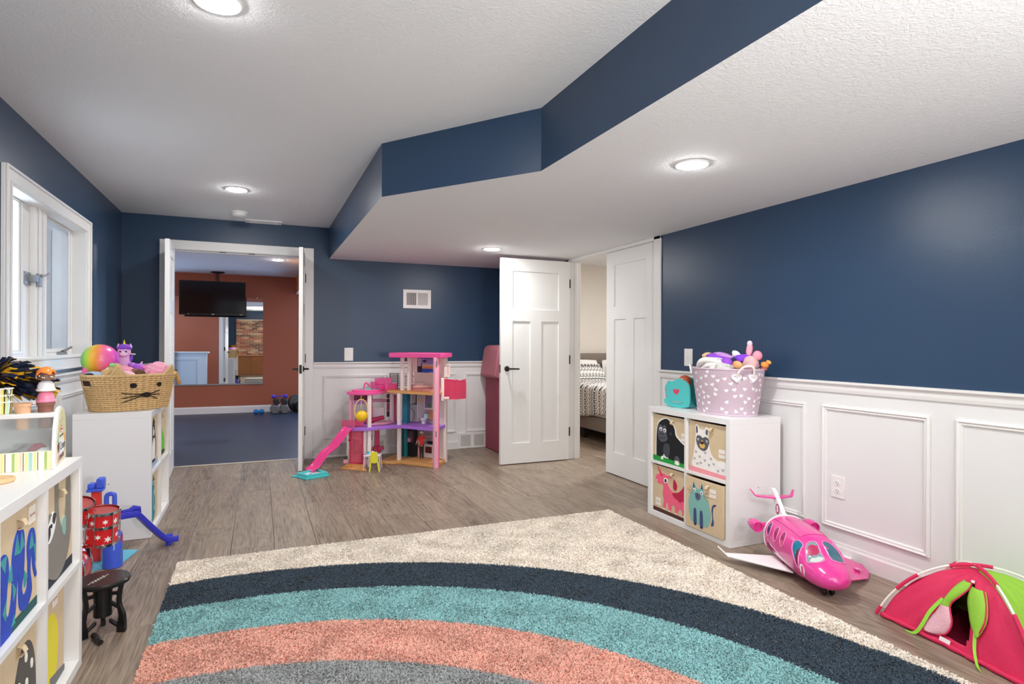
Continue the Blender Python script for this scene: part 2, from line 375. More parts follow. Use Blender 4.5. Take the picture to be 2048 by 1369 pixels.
# trim -------------------------------------------------------------------
def rail_prof(mb, along, a0, a1, face, sgn, z):   # chair rail
    P = [(0, -0.062), (0.010, -0.062), (0.014, -0.045), (0.014, -0.022), (0.030, -0.012), (0.030, 0.0), (0, 0.0)]
    P = [(p, q+z) for p, q in P]
    if along == 'x': mb.prism(P, a0, a1, 0, (VV(0, face, 0), VV(0, sgn, 0), VV(0, 0, 1), VV(1, 0, 0)))
    else: mb.prism(P, a0, a1, 0, (VV(face, 0, 0), VV(sgn, 0, 0), VV(0, 0, 1), VV(0, 1, 0)))
    return mb
def base_prof(mb, along, a0, a1, face, sgn, h=0.10):
    P = [(0, 0), (0.014, 0), (0.014, h-0.022), (0.008, h-0.012), (0.006, h), (0, h)]
    if along == 'x': mb.prism(P, a0, a1, 0, (VV(0, face, 0), VV(0, sgn, 0), VV(0, 0, 1), VV(1, 0, 0)))
    else: mb.prism(P, a0, a1, 0, (VV(face, 0, 0), VV(sgn, 0, 0), VV(0, 0, 1), VV(0, 1, 0)))
    return mb
struct(rail_prof(MB(), 'x', 0.52, XR, YF, -1, ZR).build('trim_1', white_trim))
struct(rail_prof(MB(), 'y', YB, 3.95, XR, -1, ZR).build('trim_2', white_trim))
struct(rail_prof(MB(), 'y', 5.60, YF, XR, -1, ZR).build('trim_3', white_trim))
struct(rail_prof(MB(), 'y', YB, YF, XL, 1, ZR).build('trim_4', white_trim))
struct(rail_prof(MB(), 'x', XL, -0.87, YF, -1, ZR).build('trim_5', white_trim))
struct(base_prof(base_prof(MB(), 'x', 0.52, XR, YF, -1), 'x', XL, -0.87, YF, -1).build('baseboard_far', white_trim))
struct(base_prof(base_prof(MB(), 'y', YB, 3.95, XR, -1), 'y', 5.60, YF, XR, -1).build('baseboard_right', white_trim))
struct(base_prof(MB(), 'y', YB, YF, XL, 1).build('baseboard_left', white_trim))
def molding(parent, along, a0, a1, face, sgn, z0=0.175, z1=0.857):
    mb = MB()
    fr = (VV(0, face, 0), VV(1, 0, 0), VV(0, 0, 1), VV(0, sgn, 0)) if along == 'x' else (VV(face, 0, 0), VV(0, 1, 0), VV(0, 0, 1), VV(sgn, 0, 0))
    O, U, V, N = fr
    prof = [(0, 0), (0, 0.011), (0.008, 0.017), (0.015, 0.010), (0.022, 0.012), (0.028, 0.004), (0.028, 0)]
    cs = [(a0, z0), (a1, z0), (a1, z1), (a0, z1)]; d = [(1, 1), (-1, 1), (-1, -1), (1, -1)]
    P = [O+U*(c[0]+e[0]*p)+V*(c[1]+e[1]*p)+N*q for c, e in zip(cs, d) for p, q in prof]; n = len(prof)
    F = [(i*n+k, ((i+1) % 4)*n+k, ((i+1) % 4)*n+k+1, i*n+k+1) for i in range(4) for k in range(n-1)]
    mb.add(P, F); return mb.build('panel_molding', white_trim, parent, smooth=True, angle=0.5)
for y1 in (3.86, 3.16, 2.455, 1.742, 1.03, 0.32, -0.4, -1.1): molding(wall_right, 'y', y1-0.595, y1, XR, -1)
for x0, x1 in ((0.616, 1.28), (1.40, 2.055), (2.17, 2.86)): molding(wall_far, 'x', x0, x1, YF, -1, 0.19)
for y0 in (-1.7, -1.0, -0.3, 0.4, 1.1, 1.8, 2.5, 3.2, 3.9, 4.62, 5.32): molding(wall_left, 'y', y0, y0+0.6, XL, 1)
molding(wall_right, 'y', 5.72, 6.4, XR, -1)

# window -----------------------------------------------------------------
win = struct(bpy.data.objects.new('window_1', None)); COL.objects.link(win); win['_off'] = (0.0, 0.0, 0.0)
def frame_rect(mb, y0, y1, z0, z1, wd, x0, x1, mi=0):
    return mb.ring(rect(y0, z0, y1, z1), rect(y0+wd, z0+wd, y1-wd, z1-wd), x0, x1, mi, (VV(0,0,0), VV(0,1,0), VV(0,0,1), VV(1,0,0)))
mb = frame_rect(MB(), 3.68, 5.30, 1.02, 2.08, 0.085, XL, XL+0.02)
frame_rect(mb, 3.68, 5.30, 1.02, 2.08, 0.014, XL+0.02, XL+0.03); frame_rect(mb, 3.75, 5.23, 1.09, 2.01, 0.012, XL+0.02, XL+0.026)
mb.build('casing', white_trim, win, bevel=0.003)
frame_rect(MB(), WY0-0.005, WY1+0.005, WZ0-0.005, WZ1+0.005, 0.014, XL-0.19, XL+0.012).build('jamb', white_trim, win)
mb = MB().box(-1.30, 4.345, WZ0, -1.215, 4.545, WZ1); mb.box(-1.215, 4.385, WZ0, -1.203, 4.42, WZ1); mb.box(-1.215, 4.46, WZ0, -1.203, 4.50, WZ1); mb.build('mullion', white_trim, win, bevel=0.003)
pane_clear = glassy('pane_glass', (0.95, 0.98, 1, 1), 0.06); screen = glassy('insect_screen', (0.60, 0.61, 0.63, 1), 0.35, 0.5)
for y0, y1, sl_, sr_ in ((3.775, 4.345, 0.05, 0.175), (4.545, 5.205, 0.075, 0.05)):
    s = MB(); fr_ = (VV(0,0,0), VV(0,1,0), VV(0,0,1), VV(1,0,0))
    s.ring(rect(y0, WZ0+0.004, y1, WZ1-0.004), rect(y0+sl_, WZ0+0.05, y1-sr_, WZ1-0.022), -1.30, -1.243, 0, fr_); s.ring(rect(y0+sl_*.5, WZ0+0.028, y1-sr_*.6, WZ1-0.012), rect(y0+sl_*.8, WZ0+0.042, y1-sr_*.85, WZ1-0.018), -1.243, -1.236, 0, fr_)
    so_ = s.build('sash', white_trim, win, bevel=0.003)
    MB().box(-1.272, y0+sl_-0.004, WZ0+0.046, -1.268, y1-sr_+0.004, WZ1-0.018).build('pane', pane_clear, so_)
MB().box(-1.258, 4.62, WZ0+0.05, -1.256, 5.155, WZ1-0.022).build('insect_screen', screen, win, label='grey insect screen in the right sash')
mb = MB().box(-1.243, 4.22, 1.525, -1.232, 4.325, 1.60); mb.box(-1.215, 4.35, 1.525, -1.200, 4.41, 1.60); mb.box(-1.235, 4.30, 1.545, -1.20, 4.36, 1.585); mb.tube([(-1.20, 4.38, 1.585), (-1.185, 4.43, 1.60), (-1.18, 4.46, 1.612)], 0.006)
mb.build('latch', steel, win, bevel=0.002)
mb = MB().box(-1.243, 4.86, 1.108, -1.215, 4.98, 1.128); mb.tube([(-1.225, 4.92, 1.128), (-1.215, 4.96, 1.142), (-1.205, 5.01, 1.155)], [0.012, 0.009, 0.006]); mb.ell((-1.203, 5.02, 1.158), 0.009)
mb.build('crank_handle', steel, win, smooth=True)
# galvanised window well outside
def well(u, v):
    a = -PI/2+PI*u; r = 1+0.0*v
    return (-1.45-0.75*math.cos(a)*r, 4.5+1.1*math.sin(a), 0.7+1.6*v+0.0)
wl = tag(MB().grid(lambda u, v: (lambda p: (p[0]+0.018*math.sin(u*PI*44), p[1], p[2]))(well(u, v)), 180, 2).build('window_well', M('c2c4c6', 0.5, 0.2, k=1.2), smooth=True, angle=0), 'corrugated pale metal window well outside the window panes', 'window well')

# doors ------------------------------------------------------------------
def door_leaf(name, width, height, handle_side, handle=True, hinges=True, flip=1):
    """leaf in local space: hinge edge at x=0, spans +x, thickness along y (0..0.035)"""
    o = struct(bpy.data.objects.new(name, None)); COL.objects.link(o); o['_off'] = (0.0, 0.0, 0.0)
    T = 0.035; st = 0.125
    mb = MB().box(0, 0.011, 0, width, T-0.011, height)
    for ya, yb in ((0, 0.0115), (T-0.0115, T)):
        mb.box(0, ya, 0, st, yb, height); mb.box(width-st, ya, 0, width, yb, height)
        mb.box(st, ya, 0, width-st, yb, 0.20); mb.box(st, ya, height-0.125, width-st, yb, height)
        mb.box(st, ya, height-0.62, width-st, yb, height-0.505)
        mb.box(width/2-0.06, ya, 0.20, width/2+0.06, yb, height-0.62)
    mb.build('leaf', white_trim, o)
    if handle:
        hx = width-0.065
        for ya, sg in ((0, -1), (T, 1)):
            hb = MB().lathe([(0.027, 0), (0.027, 0.006), (0.022, 0.010)], (hx, ya, 0.94), 20, 0, 'y') if sg > 0 else MB().lathe([(0.022, -0.010), (0.027, -0.006), (0.027, 0)], (hx, ya, 0.94), 20, 0, 'y')
            hb.tube([(hx, ya+sg*0.008, 0.94), (hx, ya+sg*0.045, 0.94)], 0.009); hb.tube([(hx+0.008, ya+sg*0.047, 0.94), (hx-0.05, ya+sg*0.047, 0.94), (hx-0.115, ya+sg*0.045, 0.938)], [0.009, 0.008, 0.007])
            hb.build('lever_handle', dark_metal, o, smooth=True)
        MB().box(width-0.001, 0.006, 0.90, width+0.0015, T-0.006, 0.98).build('latch_plate', dark_metal, o)
    if hinges:
        for z in (0.24, 0.98, height-0.27):
            hb = MB().tube([(-0.004, 0.0 if flip > 0 else T, z), (-0.004, 0.0 if flip > 0 else T, z+0.09)], 0.0075)
            hb.box(-0.0012, 0.002, z, 0.001, T-0.002, z+0.09); hb.build('hinge', dark_metal, o, smooth=True)
    return o
# gym double doors, both leaves swung into the room
d1 = door_leaf('door_1', 0.61, 2.068, 1); d1.location = (-0.770, 6.44, 0.012); d1.rotation_euler = (0, 0, -PI/2+0.05)
d2 = door_leaf('door_2', 0.61, 2.068, 1, flip=-1); d2.location = (0.398, 6.44, 0.012); d2.rotation_euler = (0, 0, -PI/2-0.10)
def casing(name, fn, a0, a1, top, face, sgn, along, wd=0.085, leftleg=True):
    mb = MB(); N = VV(0, sgn, 0) if along == 'x' else VV(sgn, 0, 0); O = VV(0, face, 0) if along == 'x' else VV(face, 0, 0); U = VV(1,0,0) if along == 'x' else VV(0,1,0)
    P = [(a0-wd, 0), (a0-wd, top+wd), (a1+wd, top+wd), (a1+wd, 0), (a1, 0), (a1, top), (a0, top), (a0, 0)]
    mb.prism(P, 0, 0.016, 0, (O, U, VV(0,0,1), N)); return mb
o = struct(casing('c', None, GX0+0.012, GX1-0.012, GZ-0.012, YF, -1, 'x', 0.085).build('trim_6', white_trim, bevel=0.003))
mb = MB(); T = 0.016
mb.box(GX0-0.002, YF-0.004, 0, GX0+T, YF+0.126, GZ); mb.box(GX1-T, YF-0.004, 0, GX1+0.002, YF+0.126, GZ); mb.box(GX0, YF-0.004, GZ-T, GX1, YF+0.126, GZ+0.002)
mb.box(GX0+T, YF+0.05, 0, GX0+T+0.011, YF+0.085, GZ-T); mb.box(GX1-T-0.011, YF+0.05, 0, GX1-T, YF+0.085, GZ-T); mb.box(GX0+T, YF+0.05, GZ-T-0.011, GX1-T, YF+0.085, GZ-T)
jm = struct(mb.build('trim_7', white_trim, bevel=0.002))
for x in (-0.33, -0.07): MB().box(x-0.03, YF+0.004, GZ-T-0.004, x+0.03, YF+0.03, GZ-T).build('strike_plate', dark_metal, jm)
struct(MB().box(GX0, YF-0.01, 0, GX1, YF+0.03, 0.007).build('trim_8', M('b5aa9c', 0.4), bevel=0.003))
struct(casing('c', None, GX0+0.012, GX1-0.012, GZ-0.012, YF+0.12, 1, 'x', 0.085).build('trim_9', white_trim, bevel=0.003))
# bedroom double doors: far leaf swung into the room, near leaf shut
d3 = door_leaf('door_3', 0.765, 2.032, 1, flip=-1); d3.location = (2.945, 5.470, 0.010); d3.rotation_euler = (0, 0, PI+0.012)
d4 = door_leaf('door_4', 0.738, 2.032, 1, handle=False); d4.location = (XR+0.045, 4.054, 0.010); d4.rotation_euler = (0, 0, PI/2)
mb = MB()
mb.box(XR-0.014, DY0-0.083, 0, XR, DY0+0.004, H2-0.001); mb.box(XR-0.014, DY1-0.004, 0, XR, DY1+0.083, H2-0.001); mb.box(XR-0.014, DY0-0.083, DZ-0.003, XR, DY1+0.083, H2-0.001)
struct(mb.build('trim_10', white_trim, bevel=0.003))
mb = MB().box(XR-0.004, DY0-0.002, 0, XR+0.126, DY0+0.017, DZ); mb.box(XR-0.004, DY1-0.017, 0, XR+0.126, DY1+0.002, DZ); mb.box(XR-0.004, DY0, DZ-0.007, XR+0.126, DY1, DZ+0.002)
mb.box(XR+0.05, DY1-0.03, 0, XR+0.085, DY1-0.017, DZ); struct(mb.build('trim_11', white_trim, bevel=0.002))
# ================================================================ FIXTURES
lamp_m = emission('lamp_glow', (1.0, 0.985, 0.955, 1), LAMP_POWER)
def downlight(x, y, z, label, r=0.078):
    t = thing('recessed_light', label, 'ceiling light', (x, y, z))
    MB().lathe([(r-0.004, -0.002), (r-0.002, -0.006), (r+0.003, -0.004), (r+0.005, 0.0)], (x, y, z), 36, cap=False).build('trim_ring', white_plastic, t, smooth=True)
    MB().lathe([(0.0001, -0.0135), (r*0.7, -0.0115), (r-0.003, -0.0035)], (x, y, z), 36, cap=False).build('lens', lamp_m, t)
    return t
downlight(-0.139, 2.338, H1, 'round white recessed light cut by the top edge, in the high ceiling')
downlight(-0.166, 5.148, H1, 'round white recessed light in the high ceiling near the smoke detector')
downlight(1.938, 2.337, H2, 'round white recessed light in the low ceiling, the larger of the two there')
downlight(1.983, 5.165, H2, 'round white recessed light in the low ceiling above the open white door')
downlight(-0.15, -0.47, H1, 'round recessed light in the high ceiling behind the camera, by the brick wall')
downlight(1.95, -0.47, H2, 'round recessed light in the low ceiling behind the camera, by the brick wall')
t = thing('smoke_detector', 'small round white smoke detector on the ceiling before the gym door', 'smoke detector', (-0.17, 6.03, H1))
MB().lathe([(0.072, 0), (0.072, -0.012), (0.066, -0.018)], (-0.17, 6.03, H1), 28).build('base', white_plastic, t, smooth=True)
MB().lathe([(0.062, -0.018), (0.060, -0.034), (0.045, -0.043), (0.0001, -0.045)], (-0.17, 6.03, H1), 28).build('cover', white_plastic, t, smooth=True)
t = thing('ceiling_register', 'flat white ceiling register against the wall above the gym door', 'air vent', (0.04, 6.40, H1))
fr = (VV(0,0,H1), VV(1,0,0), VV(0,1,0), VV(0,0,-1))
MB().ring(rect(-0.13, 6.33, 0.205, 6.48), rect(-0.10, 6.36, 0.175, 6.45), 0, 0.012, 0, fr).build('frame', white_plastic, t, bevel=0.002)
for i in range(6): MB().box(-0.10, 6.362+i*0.0155, H1-0.009, 0.175, 6.37+i*0.0155, H1-0.003).build('slat', white_plastic, t)
MB().box(0.03, 6.36, H1-0.010, 0.045, 6.45, H1-0.002).build('divider', white_plastic, t)
dark_in = M('2c2c2c', 0.9)
# wall return vent
t = thing('wall_vent', 'white metal vent with upright louvres on the navy wall', 'air vent', (1.607, YF, 1.684))
fr = (VV(0, YF, 0), VV(1,0,0), VV(0,0,1), VV(0,-1,0))
MB().ring(rect(1.451, 1.58, 1.763, 1.788), rect(1.487, 1.617, 1.727, 1.752), 0, 0.012, 0, fr).build('frame', white_plastic, t, bevel=0.003)
MB().box(1.48, YF-0.002, 1.61, 1.735, YF+0.0005, 1.76).build('backing', dark_in, t)
for i in range(21):
    x = 1.490+i*0.0117; a = 0.006 if i < 10 else -0.0065
    MB().add([(x-0.0008, YF-0.010, 1.617), (x+0.0008, YF-0.010, 1.617), (x+a+0.0008, YF-0.002, 1.617), (x+a-0.0008, YF-0.002, 1.617), (x-0.0008, YF-0.010, 1.752), (x+0.0008, YF-0.010, 1.752), (x+a+0.0008, YF-0.002, 1.752), (x+a-0.0008, YF-0.002, 1.752)],
             [(0,3,2,1),(4,5,6,7),(0,1,5,4),(1,2,6,5),(2,3,7,6),(3,0,4,7)]).build('louvre', white_plastic, t)
MB().box(1.602, YF-0.011, 1.617, 1.612, YF-0.003, 1.752).build('divider', white_plastic, t)
# floor level return grilles
def grille(name, label, x0, x1, z0, z1, n=2):
    t = thing(name, label, 'air vent', ((x0+x1)/2, YF, z0))
    F_ = YF-0.014; wd = (x1-x0-0.04*n)/n
    fr = (VV(0, F_, 0), VV(1,0,0), VV(0,0,1), VV(0,-1,0))
    for i in range(n):
        a = x0+0.02+i*(wd+0.04)
        MB().ring(rect(a-0.02, z0, a+wd+0.02, z1), rect(a, z0+0.02, a+wd, z1-0.02), -0.013, 0.008, 0, fr).build('frame', white_plastic, t)
        MB().box(a, F_-0.001, z0+0.02, a+wd, F_+0.013, z1-0.02).build('backing', M('767674', 0.8), t)
        for k in range(11):
            z = z0+0.024+k*(z1-z0-0.046)/10.5
            MB().box(a, F_-0.006, z, a+wd, F_-0.001, z+0.006).build('slat', white_plastic, t)
grille('floor_grille', 'white slatted return grille at floor level behind the dollhouse', 0.655, 1.262, 0.006, 0.168, 2)
grille('floor_grille', 'white slatted return grille at floor level beside the mauve toy stand', 2.094, 2.416, 0.006, 0.178, 2)
def plate(name, label, O, U, N, wd, hg, kind):
    t = thing(name, label, 'switch' if kind == 's' else 'socket', O); V = VV(0,0,1); O = VV(*O); fr = (O, U, V, N)
    MB().prism([(-wd/2, -hg/2), (wd/2, -hg/2), (wd/2, hg/2), (-wd/2, hg/2)], 0, 0.006, 0, fr).build('cover_plate', white_plastic, t, bevel=0.002)
    if kind == 's':
        MB().prism(rect(-0.006, -0.014, 0.006, 0.014), 0.005, 0.008, 0, fr).build('surround', white_plastic, t)
        MB().prism(rect(-0.004, -0.002, 0.004, 0.012), 0.006, 0.017, 0, fr).build('toggle', white_plastic, t, bevel=0.001)
    else:
        for z in (-0.022, 0.022):
            p = MB().prism(circ(0, z, 0.017, 0.016, 20), 0.005, 0.0085, 0, fr).build('receptacle', white_plastic, t)
            mb = MB()
            for q in (rect(-0.008, z-0.001, -0.0055, z+0.008), rect(0.0055, z-0.001, 0.008, z+0.007), circ(0, z-0.008, 0.0026, n=10)): mb.prism(q, 0.0084, 0.009, 0, fr)
            mb.build('slots', M('3a3a3a', 0.8), p)
plate('light_switch', 'white toggle switch plate on the navy wall left of the dollhouse', (0.875, YF, 1.077), VV(1,0,0), VV(0,-1,0), 0.091, 0.138, 's')
plate('light_switch', 'white toggle switch plate on the navy wall above the heart basket', (XR, 3.619, 1.10), VV(0,-1,0), VV(-1,0,0), 0.09, 0.13, 's')
plate('wall_socket', 'white double socket on the wainscot behind the pink toy plane', (XR, 2.355, 0.406), VV(0,-1,0), VV(-1,0,0), 0.085, 0.122, 'o')

# ================================================================ GYM beyond the double doors
YG, GXA, GXB = 11.15, -3.2, 0.93
rub = M('2a384b', 0.42, bump=0.15, bscale=300, var=0.2, vscale=250, k=0.9)
struct(MB().box(GXA, YF+0.04, -0.1, 3.0, YG+0.1, 0.002).build('floor_gym', rub))
struct(MB().box(GXA-0.1, YG, 0, 3.1, YG+0.1, H1+0.05).build('wall_gym_far', orange))
struct(MB().box(GXA-0.1, YF+0.06, 0, GXA, YG, H1+0.05).build('wall_gym_left', wall_paint('b8714a', 0.6, 0.08, 200, k=1.2)))
mb = MB()
for a, c, z0, z1 in ((YF+0.12, 8.8, 0, H1), (10.4, YG, 0, H1), (8.8, 10.4, 0, 0.7), (8.8, 10.4, 2.2, H1)): mb.box(3.0, a, z0, 3.1, c, z1)
struct(mb.build('wall_gym_right', orange))
struct(MB().box(GXA-0.1, YF+0.12, 2.34, 3.1, YG+0.1, 2.44).build('ceiling_gym', ceil_m))
mb = MB().prism([(GXB-0.03, 2.07), (3.0, 2.07), (3.0, 2.34), (GXB-0.03, 2.34)], YG-2.3, YG, 0, (VV(0,0,0), VV(1,0,0), VV(0,0,1), VV(0,1,0)))
struct(MB().box(0.60, 8.4, 2.06, 3.0, YG, 2.34).build('soffit_gym', wall_paint('b97d45', 0.6, 0.05, 200)))
struct(MB().box(0.595, 8.39, 2.045, 3.0, YG, 2.06).build('trim_12', white_trim))
struct(base_prof(MB(), 'x', GXA, 3.0, YG, -1, 0.12).build('baseboard_gym', white_trim))
downlight(0.235, 8.85, 2.34, 'round white recessed light in the gym ceiling seen through the doorway', 0.075)
downlight(-1.9, 8.0, 2.34, 'round recessed light in the gym ceiling hidden left of the doorway', 0.095)
downlight(1.9, 8.0, 2.34, 'round recessed light in the gym ceiling hidden right of the doorway', 0.095)
# mirror
mir = M('dadcdc', 0.015, 1.0, k=1)
t = thing('wall_mirror', 'large frameless mirror on the orange-brown gym wall below the television', 'mirror', (-0.6, YG-0.01, 0.47))
MB().box(-1.62, YG-0.008, 0.50, 0.063, YG-0.001, 1.955).build('mirror_glass', mir, t)
mb = MB().box(-1.62, YG-0.014, 0.478, 0.066, YG-0.001, 0.50); mb.build('bottom_channel', steel, t)
for x in (-1.2, -0.03): MB().box(x-0.012, YG-0.013, 1.945, x+0.012, YG-0.001, 1.972).build('clip', steel, t)
# television hung from the ceiling
TY = 10.75
t = thing('hanging_television', 'black flat television hanging from the gym ceiling on a pole', 'television', (-0.62, TY, 2.34))
x0, x1 = -1.167, -0.204; z0, z1 = 1.635, 2.182
fr = (VV(0, TY, 0), VV(1,0,0), VV(0,0,1), VV(0,-1,0))
MB().box(x0, TY, z0, x1, TY+0.045, z1).build('case', black_plastic, t, bevel=0.006)
MB().prism(rect(x0+0.014, z0+0.028, x1-0.014, z1-0.014), 0, 0.002, 0, fr).build('screen', M('07080a', 0.12, k=1), t)
MB().ring(rect(x0, z0, x1, z1), rect(x0+0.014, z0+0.028, x1-0.014, z1-0.014), 0, 0.006, 0, fr).build('bezel', M('0c0c0d', 0.2), t)
MB().prism(rect(-0.70, z0+0.009, -0.665, z0+0.019), 0.006, 0.0065, 0, fr).build('logo_badge', M('b9bbbd', 0.4), t)
MB().prism(rect(-0.29, z0+0.010, -0.25, z0+0.016), 0.006, 0.0065, 0, fr).build('sticker', M('b9bbbd', 0.4), t); MB().prism(rect(-1.04, z0+0.008, -1.03, z0+0.020), 0.006, 0.0065, 0, fr).build('sticker', M('b9bbbd', 0.4), t)
MB().tube([(-0.62, TY+0.07, 1.85), (-0.62, TY+0.07, 2.34)], 0.022, 14).build('pole', M('3c2a26', 0.4, 0.4), t, smooth=True)
MB().box(-0.77, TY+0.04, 1.75, -0.47, TY+0.09, 2.0).build('bracket', black_metal, t)
MB().lathe([(0.105, 0), (0.105, -0.010), (0.07, -0.022), (0.03, -0.028)], (-0.62, TY+0.07, 2.34), 24).build('ceiling_plate', black_metal, t, smooth=True)
# dumbbells, plates
def hex_dumbbell(label, x, y, z, r, ln, mat, hm, rz=PI/2, group=None, seg=6):
    t = thing('dumbbell', label, 'dumbbell', (x, y, z), rz, group, world=False)
    for s in (-1, 1):
        a = s*ln/2; P = [(r*0.8, a-0.3*ln*0.5), (r, a-0.2*ln*0.5), (r, a+0.12*ln*0.5), (r*0.8, a+0.2*ln*0.5)]
        if seg > 6: P = [(r*math.sin(q)+1e-4, a-r*math.cos(q)) for q in [PI*i/8 for i in range(9)]]
        h = MB().lathe(P, (0, 0, r*0.87), seg, 0, 'x'); hh = h.build('weight_head', mat, t, bevel=0.004 if seg == 6 else 0, smooth=seg > 6)
        if seg == 6:
            MB().lathe([(r*0.34, a+s*0.2*ln*0.5), (r*0.34, a+s*0.22*ln*0.5)], (0, 0, r*0.87), 14, 0, 'x').build('end_disc', M('c9c9c9', 0.4), hh)
    MB().tube([(-ln*0.4, 0, r*0.87), (ln*0.4, 0, r*0.87)], r*0.3, 10).build('handle', hm, t, smooth=True)
    return t
gh = M('5d6063', 0.55)
hex_dumbbell('grey hex dumbbell on the gym floor, left of the front pair', 0.255, 10.86, 0.003, 0.082, 0.24, gh, chrome)
hex_dumbbell('grey hex dumbbell on the gym floor, right of the front pair', 0.405, 10.86, 0.003, 0.082, 0.24, gh, chrome)
hex_dumbbell('black hex dumbbell lying on the left grey dumbbell', 0.275, 10.88, 0.150, 0.056, 0.20, M('26262a', 0.5), chrome)
hex_dumbbell('black hex dumbbell lying on the right grey dumbbell', 0.40, 10.88, 0.150, 0.056, 0.20, M('26262a', 0.5), chrome)
hex_dumbbell('small purple dumbbell lying across the black dumbbells', 0.33, 10.88, 0.255, 0.035, 0.20, M('4a35c0', 0.4), M('4a35c0', 0.4), rz=0.12)
hex_dumbbell('pair of joined small blue dumbbell balls on the gym floor', 0.005, 10.86, 0.003, 0.042, 0.085, M('1f72b5', 0.25), M('1f72b5', 0.25), rz=0.0, seg=14)
t = thing('weight_plates', 'black weight plates leaning in the gym corner by the right door leaf', 'weight plate', (0.62, 10.9, 0))
for i, (x, y, r, tl) in enumerate(((0.60, 10.92, 0.15, 0.5), (0.735, 10.95, 0.15, -0.4))):
    mb = MB().lathe([(0.02, -0.02), (r*0.5, -0.02), (r*0.55, -0.012), (r*0.8, -0.012), (r*0.85, -0.022), (r, -0.018), (r, 0.018), (0.02, 0.018)], (0, 0, 0), 28, 0, 'y')
    R_ = Matrix.Rotation(tl, 3, 'Z') @ Matrix.Rotation(-0.2, 3, 'X'); mb.v = [tuple(R_ @ Vector(p)+Vector((x, y, r+0.006))) for p in mb.v]
    mb.build('plate', M('15171b', 0.35), t, smooth=True)
mb = MB().lathe([(0.02, -0.05), (0.085, -0.05), (0.10, -0.03), (0.10, 0.03), (0.085, 0.05), (0.02, 0.05)], (0.67, 10.80, 0.104), 24, 0, 'y'); mb.build('kettle_drum', M('121316', 0.4), t, smooth=True)
MB().box(0.50, 10.97, 0.003, 0.53, 11.02, 0.13).build('socket_adapter', M('d4d6d0', 0.5), t)
# panelled half wall and mats that the mirror shows
hw = thing('half_wall', 'white panelled half wall in the gym seen only in the mirror', 'half wall', (-1.7, 8.0, 0))
MB().box(-2.6, 7.9, 0.002, -1.02, 8.05, 0.96).build('body', wain, hw); MB().box(-2.64, 7.87, 0.96, -0.98, 8.09, 0.995).build('cap', white_trim, hw, bevel=0.003)
MB().ring(rect(-2.5, 0.16, -1.16, 0.86), rect(-2.46, 0.20, -1.20, 0.82), 0, 0.014, 0, (VV(0, 8.05, 0), VV(1,0,0), VV(0,0,1), VV(0,1,0))).build('panel_molding', white_trim, hw)
for i, (x, hx) in enumerate(((-1.93, '2e4a86'), (-1.80, '6fa6cf'), (-1.67, '1c2128'))):
    tt = thing('rolled_mat', ('dark blue', 'pale blue', 'black')[i]+' rolled exercise mat standing in the gym, seen in the mirror', 'exercise mat', (x, 8.25, 0.003))
    MB().lathe([(0.06, 0.003), (0.06, 1.2+0.25*i), (0.02, 1.2+0.25*i)], (x, 8.25, 0), 20).build('roll', M(hx, 0.6), tt, smooth=True)
    MB().lathe([(0.061, 0.9), (0.061, 0.95)], (x, 8.25, 0), 20, cap=False).build('band', M('d8d8d8', 0.6), tt)

# ================================================================ BEDROOM beyond the white double doors
BX1, BY1 = 5.9, 7.75
struct(MB().box(XR+0.1, BY1, 0, BX1+0.1, BY1+0.1, H1+0.05).build('wall_bedroom_far', cream))
struct(MB().box(BX1, 3.4, 0, BX1+0.1, BY1, H1+0.05).build('wall_bedroom_right', cream))
struct(MB().box(XR+0.1, 3.3, 0, BX1+0.1, 3.4, H1+0.05).build('wall_bedroom_near', cream))
struct(MB().box(XR+0.06, 3.3, H1-0.03, BX1+0.1, BY1+0.1, H1+0.1).build('ceiling_bedroom', ceil_m))
struct(base_prof(MB(), 'x', XR+0.12, BX1, BY1, -1).build('baseboard_bedroom', white_trim))
bed = thing('double_bed', 'grey upholstered double bed with white and black patterned bedding in the bedroom', 'bed', (4.5, 6.8, 0))
uph = M('7d736a', 0.9, bump=0.4, bscale=350, k=1.25)
MB().box(3.66, 7.60, 0.10, 5.36, 7.73, 1.06).build('headboard', uph, bed, bevel=0.02)
MB().box(3.76, 5.75, 0.14, 5.28, 7.60, 0.31).build('side_frame', uph, bed, bevel=0.015)
for x in (3.86, 5.16):
    for y in (5.9, 6.7, 7.4): MB().box(x-0.03, y-0.03, 0.001, x+0.03, y+0.03, 0.14).build('leg', black_plastic, bed)
MB().box(3.77, 5.77, 0.31, 5.27, 7.60, 0.56).build('mattress', M('c8c2b8', 0.9), bed, bevel=0.03)
